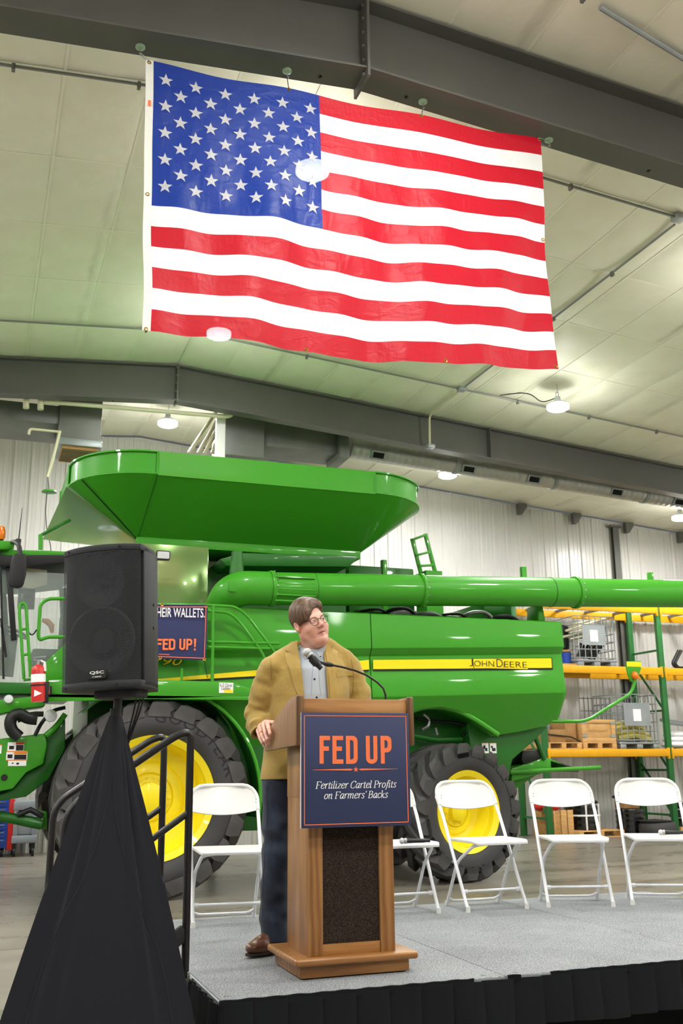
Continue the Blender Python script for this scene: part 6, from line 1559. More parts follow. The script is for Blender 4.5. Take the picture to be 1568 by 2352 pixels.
# ---------------------------------------------------------------- tool chest and cart left of the machine
YTc = atz(45, 1968, 0).y
def tx(px, py=1900): return at(px, py, YTc).x
t = thing('tool_chest', 'blue drawer tool chest with red side at the left edge', 'tool chest', (tx(0), YTc, 0))
a, b_ = tx(-60), tx(17); zt_ = at(10, 1833, YTc).z
mb = MB(); mb.bx(a, b_, YTc, YTc+.5, .14, zt_); part('body', mb, 'blue_paint', t, .006)
for k in range(6):
    z0 = .18+k*(zt_-.2)/6; mb = MB(); mb.bx(a+.03, b_-.03, YTc-.02, YTc, z0, z0+(zt_-.2)/6-.02); dw = part('drawer', mb, 'blue_paint', t, .006)
    mb = MB(); mb.bx(a+.05, b_-.05, YTc-.035, YTc-.02, z0+(zt_-.2)/6-.05, z0+(zt_-.2)/6-.035); part('handle', mb, 'steel', dw)
for x in (a+.08, b_-.06): mb = MB(); mb.cyl((x-.02, YTc+.1, .07), (x+.02, YTc+.1, .07), .07, 16); mb.bx(x-.03, x+.03, YTc+.07, YTc+.13, .07, .145); part('caster', mb, 'black_plastic', t)
mb = MB(); mb.bx(b_+.002, b_+.09, YTc+.02, YTc+.45, .1, zt_-.02); solo('red_cabinet', mb, 'red_paint', 'narrow red cabinet side beside the blue tool chest', 'cabinet', (b_+.05, YTc+.2, .1), None, .006)
t = thing('utility_cart', 'grey plastic utility cart on casters behind the harvester front', 'cart', (tx(55), YTc+.2, 0))
a, b_ = tx(28), tx(86); zc_ = at(50, 1840, YTc).z
for z0, z1 in ((.2, .32), (zc_-.14, zc_)): mb = MB(); mb.bx(a, b_, YTc, YTc+.6, z0, z1); part('tray', mb, 'grey_plastic', t, .02)
for (x, y) in ((a+.05, YTc+.05), (b_-.05, YTc+.05), (a+.05, YTc+.55), (b_-.05, YTc+.55)):
    mb = MB(); mb.bx(x-.035, x+.035, y-.035, y+.035, .32, zc_-.14); part('corner_post', mb, 'grey_plastic', t, .008)
    mb = MB(); mb.cyl((x-.02, y, .065), (x+.02, y, .065), .065, 16); mb.bx(x-.03, x+.03, y-.03, y+.03, .1, .2); part('caster', mb, 'black_plastic', t)
mb = MB(); mb.bx(a+.03, b_-.03, YTc+.03, YTc+.57, .325, zc_-.15); solo('storage_bin', mb, 'grey_plastic', 'grey bin on the lower tray of the utility cart', 'bin', ((a+b_)/2, YTc+.3, .325), None, .03)
# ================================================================== PERSON
# surfaces are grown from signed distance fields and meshed with surface nets
def sd_cone(P, a, b, ra, rb=None):
    rb = ra if rb is None else rb; a = np.array(a, float); b = np.array(b, float); pa = P-a; ba = b-a
    h = np.clip((pa@ba)/max(1e-12, ba@ba), 0, 1)[:, None]; return np.linalg.norm(pa-ba*h, axis=1)-(ra+(rb-ra)*h[:, 0])
def sd_ell(P, c, r, R=None):
    q = P-np.array(c, float)
    if R is not None: q = q@R
    r = np.array(r, float); k0 = np.linalg.norm(q/r, axis=1); k1 = np.linalg.norm(q/(r*r), axis=1)+1e-9; return k0*(k0-1)/k1
def smin(a, b, k): h = np.clip(.5+.5*(b-a)/k, 0, 1); return b*(1-h)+a*h-k*h*(1-h)
def smax(a, b, k): return -smin(-a, -b, k)
def chain(P, pts, rs, k=.01):
    d = None
    for i in range(len(pts)-1):
        e = sd_cone(P, pts[i], pts[i+1], rs[i], rs[i+1]); d = e if d is None else smin(d, e, k)
    return d
def sdf_mesh(fn, lo, hi, h, name, coarse=6):
    lo, hi = np.array(lo, float), np.array(hi, float)
    n = (np.ceil((hi-lo)/(h*coarse)).astype(int)+1)*coarse+1
    cs = [np.arange(0, n[i], coarse) for i in range(3)]
    G = np.stack(np.meshgrid(*cs, indexing='ij'), -1).reshape(-1, 3)
    D = fn(lo+(G+coarse/2)*h)
    F = np.ones(n+coarse, dtype=np.float32)
    inside = D < 0; near = np.abs(D) < h*coarse*1.05+.012
    loc = np.stack(np.meshgrid(*[np.arange(coarse)]*3, indexing='ij'), -1).reshape(-1, 3)
    for g in G[inside & ~near]: F[g[0]:g[0]+coarse, g[1]:g[1]+coarse, g[2]:g[2]+coarse] = -1
    gb = G[near]
    for s in range(0, len(gb), 1500):
        I = (gb[s:s+1500, None, :]+loc[None]).reshape(-1, 3); F[I[:, 0], I[:, 1], I[:, 2]] = fn(lo+I*h)
    S = F < 0; nx, ny, nz = np.array(F.shape)-1
    cnt = np.zeros((nx, ny, nz), np.int8)
    for a in (0, 1):
        for b in (0, 1):
            for c in (0, 1): cnt += S[a:nx+a, b:ny+b, c:nz+c]
    act = (cnt > 0) & (cnt < 8); C = np.argwhere(act); idx = -np.ones((nx, ny, nz), np.int64); idx[act] = np.arange(len(C))
    acc = np.zeros((len(C), 3)); wt = np.zeros(len(C))
    cor = [np.array(c) for c in ((0, 0, 0), (1, 0, 0), (0, 1, 0), (1, 1, 0), (0, 0, 1), (1, 0, 1), (0, 1, 1), (1, 1, 1))]
    for i in range(8):
        for ax in range(3):
            if cor[i][ax]: continue
            c2 = cor[i].copy(); c2[ax] = 1
            A = C+cor[i]; B = C+c2; fa = F[A[:, 0], A[:, 1], A[:, 2]]; fb = F[B[:, 0], B[:, 1], B[:, 2]]
            m_ = (fa < 0) != (fb < 0); t = np.where(m_, fa/np.where(m_, fa-fb, 1), 0)
            p = cor[i]+np.eye(3)[ax]*t[:, None]; acc += p*m_[:, None]; wt += m_
    V = lo+(C+acc/wt[:, None])*h
    quads = []
    for ax in range(3):
        sl0 = [slice(0, nx+1), slice(0, ny+1), slice(0, nz+1)]; sl1 = list(sl0)
        sl0[ax] = slice(0, F.shape[ax]-1); sl1[ax] = slice(1, F.shape[ax])
        E = np.argwhere(S[tuple(sl0)] != S[tuple(sl1)])
        b, c = [(1, 2), (2, 0), (0, 1)][ax]
        E = E[(E[:, b] > 0) & (E[:, c] > 0) & (E[:, b] < [nx, ny, nz][b]) & (E[:, c] < [nx, ny, nz][c])]
        def q(db, dc): k = E.copy(); k[:, b] -= db; k[:, c] -= dc; return idx[k[:, 0], k[:, 1], k[:, 2]]
        Q = np.stack([q(1, 1), q(0, 1), q(0, 0), q(1, 0)], 1); flip = ~S[E[:, 0], E[:, 1], E[:, 2]]; Q[flip] = Q[flip][:, ::-1]; quads.append(Q)
    Q = np.concatenate(quads); Q = Q[(Q >= 0).all(1)]
    me = bpy.data.meshes.new(name); me.vertices.add(len(V)); me.loops.add(len(Q)*4); me.polygons.add(len(Q))
    me.vertices.foreach_set('co', V.astype(np.float32).ravel()); me.loops.foreach_set('vertex_index', Q.ravel().astype(np.int32))
    me.polygons.foreach_set('loop_start', np.arange(0, len(Q)*4, 4, dtype=np.int32)); me.update(calc_edges=True); me.validate(); me.shade_smooth()
    return me, V, Q
def march_many(pp, fn, t0=4.9, t1=6.6):
    D = np.array([list(_ray(px, py).normalized()) for px, py in pp]); o = np.array([0, 0, CAM_H]); t = np.full(len(pp), t0)
    for _ in range(45):
        s = fn(o+D*t[:, None]); t = np.where((np.abs(s) > .0005) & (t < t1), t+s*.8, t)
    return [Vector(p) for p in o+D*t[:, None]]
def march(px, py, fn, t0=4.6, t1=6.8):
    d = np.array(_ray(px, py)); o = np.array([0, 0, CAM_H]); L = np.linalg.norm(d); d = d/L; t = t0
    for _ in range(80):
        s = float(fn((o+d*t)[None])[0]); t += max(s, .0006)*.8
        if s < .0006 or t > t1: break
    return Vector(o+d*t)
PY = 5.32
def W(px, py, dy=0): return np.array(at(px, py, PY+dy))

# ---------------------------------------------------------------- pose
head_c = W(712, 1430, .0)
fa = math.radians(12); roll_ = math.radians(17); nod = math.radians(2)
fwd = Vector((math.sin(fa), -math.cos(fa), math.tan(nod))).normalized()
u0_ = (Vector((0, 0, 1))-fwd*fwd.z).normalized(); s0_ = fwd.cross(u0_).normalized()      # s0_: his right-hand side seen from him is -s0_
vr = Vector((math.cos(YAW), -math.sin(YAW), 0))
upv = (u0_*math.cos(roll_) - s0_*math.sin(roll_)*(1 if s0_.dot(vr) > 0 else -1)).normalized()
sdv = fwd.cross(upv).normalized()
if sdv.dot(vr) < 0: sdv = -sdv                                    # +x of the head points to the right of the picture
HR = np.array([list(sdv), list(fwd), list(upv)])                  # rows: right, forward, up
def hl(P): return (P-head_c)@HR.T                                  # world -> head space
def hw_(p): return head_c+np.array(p, float)@HR                    # head space -> world
shL, shR = W(623, 1536, .04), W(802, 1534, .04)
elL, wrL = W(591, 1640, .10), np.array(atx(601, 1673, 1.468))
elR, wrR = W(836, 1650, .02), np.array([1.92, 5.16, 1.56])
hipc = W(728, 1760, .04)

fing = []   # right hand (left in the picture) over the edge of the lectern wing
def fx3(px, py, X): return np.array(atx(px, py, X))
F_DEF = [([(613, 1660, 1.452), (617, 1675, 1.421), (620, 1686, 1.421), (621.5, 1694, 1.428)], .0098),
         ([(604.5, 1664, 1.446), (609, 1684, 1.414), (614, 1698, 1.416), (618, 1707.5, 1.427)], .0100),
         ([(597.5, 1671, 1.438), (602, 1691, 1.409), (608.5, 1702.5, 1.412), (613.5, 1711, 1.424)], .0096),
         ([(592, 1679, 1.432), (597, 1696, 1.405), (601.5, 1705.5, 1.408), (606, 1713, 1.418)], .0085)]
for pts, r in F_DEF: fing.append(([fx3(*p) for p in pts], r))
thumb = [np.array([1.462, 5.22, 1.565]), np.array([1.487, 5.13, 1.56]), np.array([1.484, 5.07, 1.535]), np.array([1.480, 5.035, 1.52])]
def hand_sdf(P):
    d = sd_cone(P, elL*.35+wrL*.65, wrL, .036, .029)
    palm = None
    for pts, r in fing:
        e = sd_cone(P, wrL+np.array([0, -.01, 0]), pts[0], .021, r*1.25); palm = e if palm is None else smin(palm, e, .016)
    d = smin(d, palm, .02)
    for pts, r in fing:
        k = sd_cone(P, pts[0], pts[1], r*1.16, r*1.04); k = smin(k, sd_cone(P, pts[1], pts[2], r*1.02, r*.9), .004); k = smin(k, sd_cone(P, pts[2], pts[3], r*.9, r*.76), .004)
        d = smin(d, k, .006)
    d = smin(d, chain(P, thumb, [.017, .0125, .011, .009], .006), .012)
    return d
def left_hand(P):
    d = sd_cone(P, elR*.4+wrR*.6, wrR, .036, .028); c = wrR
    kn = [c+np.array([dx, -.085, .012]) for dx in (-.034, -.011, .012, .033)]
    for k in kn: d = smin(d, sd_cone(P, c, k, .019, .0125), .014)
    for k, L in zip(kn, (.068, .075, .07, .054)):
        d = smin(d, chain(P, [k, k+np.array([0, -L*.5, .012]), k+np.array([0, -L*.85, .010]), k+np.array([0, -L, .0])], [.0115, .01, .009, .0075], .004), .005)
    return smin(d, chain(P, [c+np.array([-.02, -.02, 0]), c+np.array([-.055, -.05, .012]), c+np.array([-.06, -.085, .02])], [.016, .012, .009], .006), .01)
def head_sdf(P):
    p = hl(P)
    d = sd_ell(p, (0, -.018, .047), (.077, .098, .098))
    d = smin(d, sd_ell(p, (0, .022, -.030), (.068, .076, .092)), .03)
    for s in (-1, 1):
        d = smin(d, sd_cone(p, (s*.040, .052, -.040), (s*.034, .055, -.06), .034, .030), .02)
        d = smin(d, sd_cone(p, (s*.051, -.006, -.055), (s*.027, .05, -.098), .029, .024), .024)
    d = smin(d, sd_ell(p, (0, .076, -.104), (.027, .023, .020)), .02)
    d = smin(d, sd_ell(p, (0, .034, -.118), (.047, .046, .030)), .03)
    d = smin(d, sd_cone(p, (-.032, .080, .021), (.032, .080, .021), .0135), .016)
    for s in (-1, 1): d = smax(d, -sd_ell(p, (s*.031, .104, .002), (.019, .017, .012)), .012)
    d = smin(d, sd_cone(p, (0, .090, .012), (0, .110, -.028), .0085, .0125), .012)
    d = smin(d, sd_ell(p, (0, .112, -.030), (.0125, .012, .011)), .008)
    for s in (-1, 1): d = smin(d, sd_ell(p, (s*.0125, .101, -.035), (.0085, .011, .0085)), .006)
    d = smin(d, chain(p, [(-.024, .080, -.068), (0, .093, -.0625), (.021, .083, -.064)], [.005, .0072, .005], .006), .008)     # upper lip
    d = smin(d, chain(p, [(-.020, .083, -.081), (0, .092, -.0795), (.018, .085, -.077)], [.005, .0085, .005], .006), .009)      # lower lip
    d = smax(d, -chain(p, [(-.031, .083, -.0775), (-.012, .0985, -.0705), (.010, .0995, -.0685), (.026, .086, -.0715)], [.0018, .0042, .0042, .0018], .003), .002)
    for s in (-1, 1):
        R = np.array([[1, 0, 0], [0, .95, -.3], [0, .3, .95]])
        e = sd_ell(p, (s*.082, -.012, -.006), (.0135, .022, .035), R); e = smax(e, -sd_ell(p, (s*.0945, -.005, -.001), (.010, .012, .020), R), .004)
        d = smin(d, e, .007)
        d = smin(d, sd_ell(p, (s*.031, .083, .0015), (.0165, .0125, .0130)), .004)        # lids over the eyeballs
        d = smax(d, -sd_ell(p, (s*.031, .0975, .0005), (.0128, .011, .0036)), .002)
    a = hw_((0, -.022, -.05)); b = W(722, 1500, .06)
    d = smin(d, sd_cone(P, a, b, .062, .070), .03)
    return d
def gated(fn, P, lo, hi):
    """evaluate fn only inside a box that holds it; outside, the distance to the box"""
    lo, hi = np.array(lo), np.array(hi); e = np.maximum(np.maximum(lo-P, P-hi), 0); dist = np.linalg.norm(e, axis=1); m_ = dist < 1e-9
    d = dist+.03
    if m_.any(): d[m_] = fn(P[m_])
    return d
def body_sdf(P):
    d = gated(head_sdf, P, head_c-np.array([.19, .19, .40]), head_c+np.array([.19, .19, .19]))
    d = smin(d, sd_cone(P, W(724, 1490, .06), hipc+np.array([0, 0, .2]), .07, .10), .03)
    ch = W(724, 1525, .06)
    d = smin(d, chain(P, [ch, shL, elL, elL*.35+wrL*.65], [.06, .045, .036, .036], .02), .02); d = smin(d, chain(P, [ch, shR, elR, elR*.4+wrR*.6], [.06, .045, .036, .036], .02), .02)
    for hx, kx in ((LEG_L, None), (LEG_R, None)):
        d = smin(d, chain(P, [hipc+np.array([0, 0, .1])]+[np.array(q) for q in hx], [.09, .06, .045, .04, .035], .03), .03)
    d = smin(d, gated(hand_sdf, P, wrL-np.array([.14, .34, .18]), wrL+np.array([.12, .16, .12])), .006)
    return smin(d, gated(left_hand, P, wrR-np.array([.14, .26, .12]), wrR+np.array([.14, .14, .14])), .006)
legc = [W(640, 1800, .03), W(637, 1960, .0), W(629, 2090, .02), W(632, 2165, .0)]
LEG_L = [list(q) for q in legc]
LEG_R = [[q[0]+.24+.02*i, q[1]+.06, q[2]] for i, q in enumerate(legc)]
m = mat('skin', 'e0a794', .48, spec=.4); nt, b = nodes(m)
sk_ = ramp(nt, noise(nt, coords(nt), 28, 4), [(.3, 'd39c8a'), (.5, 'daa795'), (.7, 'e0b3a3')])
an_ = nt.nodes.new('ShaderNodeAttribute'); an_.attribute_name = 'blush'
mk_ = nt.nodes.new('ShaderNodeMix'); mk_.data_type = 'RGBA'; nt.links.new(an_.outputs['Fac'], mk_.inputs[0]); nt.links.new(sk_, mk_.inputs[6]); mk_.inputs[7].default_value = lin('c67f70')
nt.links.new(mk_.outputs[2], b.inputs['Base Color'])
b.inputs['Subsurface Weight'].default_value = .12; b.inputs['Subsurface Radius'].default_value = (.01, .004, .002); b.inputs['Subsurface Scale'].default_value = .5
mat('lips', 'cc8a7c', .45); mat('eye_white', 'e9e6e2', .2); mat('iris', '4a5a58', .2); mat('brow', 'b48a70', .9)
man = thing('person', 'person in mustard blazer, grey shirt and dark jeans speaking at the lectern', 'person', (1.66, 5.35, ST_Z))
moff = np.array(man.location)
def sdf_part(name, fn, lo, hi, h, m_, parent, coarse=6):
    me, V, Q = sdf_mesh(fn, lo, hi, h, name, coarse)
    me.vertices.foreach_set('co', (V-moff).astype(np.float32).ravel()); me.update()
    return link(name, me, m_, parent), V, Q
lo = np.array([1.32, 4.92, .47]); hi = np.array([2.12, 5.56, 2.30])
body, V, Q = sdf_part('body', body_sdf, lo, hi, .0030, 'skin', man, 8)
c_ = hl(V); front = np.clip((c_[:, 1]-.07)/.01, 0, 1)
lip = np.exp(-(((c_[:, 2]+.0715-.08*c_[:, 0])/.0125)**4+(c_[:, 0]/.026)**4))*front*.8
for cx_, cz_, r_, k_ in ((-.045, -.035, .03, .35), (.045, -.035, .03, .35), (0, -.028, .018, .4), (-.08, -.006, .03, .35)): lip = np.maximum(lip, k_*np.exp(-((c_[:, 0]-cx_)**2+(c_[:, 2]-cz_)**2)/r_**2)*np.clip(c_[:, 1]*20+.6, 0, 1))
at_ = body.data.attributes.new('blush', 'FLOAT', 'POINT'); at_.data.foreach_set('value', lip.astype(np.float32))
mb = MB(); mb.tube([Vector(hw_(q)) for q in ((-.028, .0815, -.0772), (-.011, .0945, -.0708), (.010, .0955, -.0688), (.024, .0845, -.0712))], [.0008, .0026, .0026, .0008], 8); mat('mouth_inside', '5a2a26', .5); part('mouth', mb, 'mouth_inside', body)
hd_ = lambda p: Vector(hw_(p))
for s in (-1, 1):
    mb = MB(); mb.ball(hd_((s*.031, .0815, .001)), .0118, 16, 12); ey = part('eye', mb, 'eye_white', body)
    gz_ = Vector((HR.T@np.array([.18, .98, .02]))); pc = hd_((s*.031, .0815, .001))+gz_*.0113
    mb = MB(); mb.lathe([(0, .0012), (.0028, .001), (.0054, 0)], pc, gz_, 16); part('iris', mb, 'iris', ey)
    mb = MB(); mb.lathe([(0, .0012), (.0024, .0006)], pc+gz_*.0004, gz_, 12); part('pupil', mb, 'ink', ey)
    mb = MB(); mb.tube([hd_((s*.015, .0935, .0185)), hd_((s*.030, .0925, .0225)), hd_((s*.045, .0815, .0195))], [.0016, .0022, .0012], 6, flat=.7); part('eyebrow', mb, 'brow', body)
# nails
for pts, r in fing:
    a, b_ = Vector(pts[2]), Vector(pts[3]); d_ = (b_-a).normalized(); n = Vector((-1, -.25, .1)); n = (n-d_*n.dot(d_)).normalized(); c = b_+n*r*.62-d_*.001
    mb = MB(); e2 = d_.cross(n); mb.prism([c+d_*x*1.0+e2*z for x, z in rrect(.011, .009, .004, 4)], n*.0012); mat('nail', 'eec3b6', .3) if 'nail' not in MATS else None; part('nail', mb, 'nail', body)
# ---------------------------------------------------------------- hair
def hair_sdf(P):
    p = hl(P); x, y, z = p[:, 0], p[:, 1], p[:, 2]
    part_x = .020
    side = np.where(x < part_x, y*1.0+.25*(z-.05), y*.9-.5*x)                     # combing direction changes at the parting
    st = .0011*np.sin(210*side+3*np.sin(40*x))+.0008*np.sin(390*side+2)
    d = sd_ell(p, (-.003, -.022, .050), (.091, .108, .103))+st
    d = smin(d, sd_ell(p, (-.050, .022, .040), (.040, .062, .066))+st, .025)
    d = smin(d, sd_ell(p, (.038, .026, .086), (.038, .052, .034))+st, .03)
    fore = sd_ell(p, (.020, .130, .022), (.060, .092, .060)); d = smax(d, -fore, .006)
    face = sd_ell(p, (0, .088, -.078), (.115, .085, .108)); d = smax(d, -face, .006)
    low = np.where(y < -.022, -(z+.078), -(z+.012+.30*np.clip(y+.02, 0, .08)*-1)); d = smax(d, low, .006)
    for s in (-1, 1): d = smax(d, -sd_ell(p, (s*.096, -.012, -.012), (.030, .026, .036)), .004)
    g = np.maximum(np.abs(x-part_x)-.001, -(y+.03)); d = np.where(z > .09, smax(d, -np.maximum(g, -(d+.0018)), .002), d)
    return d
m = mat('hair', '5f4630', .45, spec=.4); nt, b = nodes(m)
n1 = noise(nt, coords(nt, (40, 190, 16)), 1.0, 3, .6)
nt.links.new(ramp(nt, n1, [(.32, '3d2c1f'), (.52, '5a4431'), (.72, '7c634b')]), b.inputs['Base Color']); nt.links.new(bumpn(nt, n1, .35, .003), b.inputs['Normal'])
hc = head_c; sdf_part('hair', hair_sdf, hc-np.array([.15, .15, .13]), hc+np.array([.15, .15, .17]), .0028, 'hair', man)
# ---------------------------------------------------------------- glasses
gl = bpy.data.objects.new('glasses', None); COL.objects.link(gl); gl.parent = man
mat('frame_dark', '2c2722', .3, coat=.4); mat('lens_glass', 'f4f8f8', .02, alpha=.04)
for s in (-1, 1):
    c = (s*.0335, .1035, -.002); rim_ = [hd_((c[0]+.0248*math.cos(q), c[1]-.006*abs(math.cos(q))*(1 if math.cos(q)*s > 0 else .2), c[2]+.0228*math.sin(q))) for q in np.linspace(0, 2*PI, 29)[:-1]]
    mb = MB(); mb.tube(rim_, .0017, 6, closed=True); part('rim', mb, 'frame_dark', gl)
    mb = MB(); mb._add(rim_, [tuple(range(len(rim_)))]); part('lens', mb, 'lens_glass', gl, smooth=False)
    mb = MB(); mb.tube([hd_((s*.056, .096, .006)), hd_((s*.072, .085, .008)), hd_((s*.079, .03, .010)), hd_((s*.081, -.008, .012)), hd_((s*.082, -.035, -.004))], [.0022, .0022, .0018, .0017, .0016], 6); part('temple', mb, 'frame_dark', gl)
mb = MB(); mb.tube([hd_((-.012, .1035, .004)), hd_((-.004, .110, .0075)), hd_((.004, .110, .0075)), hd_((.012, .1035, .004))], .0017, 6); part('bridge', mb, 'frame_dark', gl)

# ---------------------------------------------------------------- clothes
zk = [1.22, 1.30, 1.43, 1.58, 1.72, 1.86, 1.94, 2.00]
tcx = [1.735, 1.735, 1.738, 1.742, 1.748, 1.756, 1.762, 1.766]
ta = [.270, .258, .240, .230, .230, .222, .19, .12]
tb = [.185, .185, .18, .175, .172, .16, .125, .085]
tcy = [5.36, 5.36, 5.36, 5.355, 5.355, 5.37, 5.385, 5.395]
def torso(P, grow=0):
    z = P[:, 2]; a = np.interp(z, zk, ta)+grow; b_ = np.interp(z, zk, tb)+grow; cx = np.interp(z, zk, tcx); cy = np.interp(z, zk, tcy)
    k = np.sqrt(((P[:, 0]-cx)/a)**2+((P[:, 1]-cy)/b_)**2); return (k-1)*np.minimum(a, b_)*.9
NK = W(716, 1476, .08)
CUF = fx3(601, 1681, 1.462)+np.array([.0, .02, .0])
def jacket_outer(P):
    z = P[:, 2]
    d = torso(P); d = smax(d, z-1.985, .04)
    d = smin(d, chain(P, [W(643, 1517, .05), W(690, 1492, .07), W(745, 1488, .07), W(788, 1512, .05)], [.056, .058, .058, .056], .03), .04)
    # left sleeve with bunched folds at the elbow
    def sleeve(pts, rs, ph):
        e = None; acc = 0
        for i in range(len(pts)-1):
            a, b_ = pts[i], pts[i+1]; ba = b_-a; L = np.linalg.norm(ba); h = np.clip(((P-a)@ba)/(L*L), 0, 1); s_ = acc+h*L; acc += L
            q = P-a-ba*h[:, None]; tw = q[:, 0]*9+q[:, 1]*13
            amp = .0062*np.exp(-((s_-.36)/.16)**2)+.0014
            fo = amp*np.sin(s_*82+tw*3.2+ph)+.55*amp*np.sin(s_*131-tw*4.5+ph*2)
            r = rs[i]+(rs[i+1]-rs[i])*h; k = np.linalg.norm(q, axis=1)-r-fo; e = k if e is None else smin(e, k, .02)
        ax = (pts[-1]-pts[-2])/np.linalg.norm(pts[-1]-pts[-2]); e = smax(e, (P-pts[-1])@ax, .004)
        return smax(e, -sd_cone(P, pts[-1]-ax*.07, pts[-1]+ax*.05, rs[-1]-.009), .004)
    d = smin(d, sleeve([shL, (shL*.45+elL*.55)+np.array([-.006, 0, 0]), elL, elL*.45+CUF*.55, CUF], [.070, .070, .064, .058, .052], .4), .022)
    d = smin(d, sleeve([shR, (shR*.5+elR*.5)+np.array([.006, 0, 0]), elR, wrR+(elR-wrR)*.12], [.069, .068, .062, .047], 1.9), .022)
    # soft drag folds over the body
    d = d+.0022*np.sin(P[:, 0]*38+P[:, 2]*21)*np.clip((1.86-z)/.3, 0, 1)+.0016*np.sin(P[:, 2]*46-P[:, 0]*33)
    return d
ol = [(1.20, 1.600), (1.45, 1.640), (1.70, 1.690), (1.80, 1.682), (1.90, 1.668), (1.96, 1.660), (2.02, 1.655), (2.1, 1.65)]
# opening edges found from the photograph, carried onto the chest
def open_edges(z):
    zl = [W(697, 1607, -.16)[2], W(693, 1553, -.15)[2], W(686, 1506, -.1)[2], W(679, 1468, .0)[2]]; xl = [W(699, 1607, -.16)[0], W(694, 1553, -.15)[0], W(687, 1506, -.1)[0], W(681, 1468, .0)[0]]
    xr = [W(758, 1607, -.16)[0], W(755, 1553, -.15)[0], W(749, 1506, -.1)[0], W(745, 1468, .0)[0]]
    o = np.argsort(zl); zl, xl, xr = np.array(zl)[o], np.array(xl)[o], np.array(xr)[o]
    return np.interp(z, zl, xl), np.interp(z, zl, xr)
def jacket_sdf(P):
    d = jacket_outer(P); z = P[:, 2]
    inner = torso(P, -.016); inner = smax(inner, z-2.1, .02)
    sh = smax(d, -smax(inner, .0*z-10, .01), .006)
    a, b_ = open_edges(z)
    cut = np.maximum(np.maximum(a-P[:, 0], P[:, 0]-b_), P[:, 1]-(5.34))
    sh = smax(sh, -cut, .006)
    # neck opening
    sh = smax(sh, -sd_cone(P, NK+np.array([0, -.012, -.10]), NK+np.array([.004, -.05, .2]), .072, .10), .008)
    # hem, cuffs
    sh = smax(sh, 1.262-z+.012*np.sin(P[:, 0]*9), .004)
    return sh
m = mat('blazer', 'a8884a', .85, sheen=.2, spec=.2); nt, b = nodes(m)
nt.links.new(ramp(nt, noise(nt, coords(nt), 7, 4), [(.3, '9d8347'), (.7, 'a78c4d')]), b.inputs['Base Color'])
nt.links.new(bumpn(nt, noise(nt, coords(nt, (7, 7, 5)), 2.4, 2, .5), .5, .02), b.inputs['Normal'])
jk, _, _ = sdf_part('blazer', jacket_sdf, (1.34, 5.0, 1.22), (2.14, 5.62, 2.1), .0045, 'blazer', man)
def shirt_sdf(P):
    z = P[:, 2]; d = torso(P, -.022); d = smax(d, z-1.97, .03); d = smax(d, 1.28-z, .01)
    na, nb = W(722, 1500, .06), hw_((0, -.022, -.05)); ax = (nb-na)/np.linalg.norm(nb-na)
    cl = sd_cone(P, na-ax*.05, na+ax*.075, .090, .079); cl = smax(cl, (P-na)@ax-.062-.25*(P[:, 1]-na[1]), .004); d = smin(d, cl, .03)
    d = smax(d, -sd_cone(P, na+ax*.02, na+ax*.2, .066, .075), .004)
    return d+.0012*np.sin(P[:, 0]*60+P[:, 2]*18)
mat('shirt', 'aab3bc', .8, sheen=.15, bump=.12, bscale=320)
sdf_part('shirt', shirt_sdf, (1.46, 5.1, 1.24), (2.04, 5.6, 2.12), .0055, 'shirt', man)
shirt = man.children[-1]
def on_many(fn, pp, out=.002):
    return [p+(Vector((0, 0, CAM_H))-p).normalized()*out for p in march_many(pp, fn)]
def on(fn, px, py, out=.002):
    p = march_many([(px, py)], fn)[0]; d = (Vector((0, 0, CAM_H))-p).normalized(); return p+d*out
def patch(pxs, fn, out, th, name, m_, parent, sub=3):
    """a cloth piece drawn on a garment: outline given by photo points, laid on the garment's surface"""
    c = [sum(p[0] for p in pxs)/len(pxs), sum(p[1] for p in pxs)/len(pxs)]
    ringp = []
    for i, p in enumerate(pxs):
        q = pxs[(i+1) % len(pxs)]
        for k in range(sub): ringp.append((p[0]+(q[0]-p[0])*k/sub, p[1]+(q[1]-p[1])*k/sub))
    n = len(ringp); vs = on_many(fn, [(c[0]+(p[0]-c[0])*f, c[1]+(p[1]-c[1])*f) for f in (1, .66, .33) for p in ringp]+[tuple(c)], out)
    rows = [vs[:n]]
    d = Vector((0, .001, 0)); back = [v+Vector((.0, th, 0)) for v in rows[0]]
    fs = [(r*n+i, r*n+(i+1) % n, (r+1)*n+(i+1) % n, (r+1)*n+i) for r in (0, 1) for i in range(n)]+[(2*n+i, 2*n+(i+1) % n, 3*n) for i in range(n)]
    fs += [(i, 3*n+1+i, 3*n+1+(i+1) % n, (i+1) % n) for i in range(n)]
    mb = MB(); mb._add(vs+back, fs); return part(name, mb, m_, parent, angle=60)
JO = jacket_outer
patch([(681, 1470), (671, 1480), (662, 1493), (666, 1498), (654, 1501), (657, 1520), (667, 1549), (676, 1577), (686, 1600), (694, 1612), (699, 1612), (696, 1570), (690, 1525), (684, 1492)], JO, .006, .006, 'lapel', 'blazer', jk)
patch([(746, 1468), (757, 1476), (766, 1484), (763, 1490), (776, 1496), (775, 1520), (772, 1553), (766, 1612), (759, 1612), (756, 1565), (750, 1515), (747, 1490)], JO, .006, .006, 'lapel', 'blazer', jk)
patch([(773, 1545), (809, 1541), (810, 1552), (774, 1555)], JO, .003, .003, 'breast_pocket', 'blazer', jk)
mat('stitch', '6f5824', .9)
def seam(pxs, fn, parent, out=.0015, r=.0011, m_='stitch'):
    pts = []
    for p, q in zip(pxs, pxs[1:]):
        for k in range(5): pts.append((p[0]+(q[0]-p[0])*k/5, p[1]+(q[1]-p[1])*k/5))
    pts = on_many(fn, pts, out); mb = MB(); mb.tube(pts, r, 5); return part('seam', mb, m_, parent)
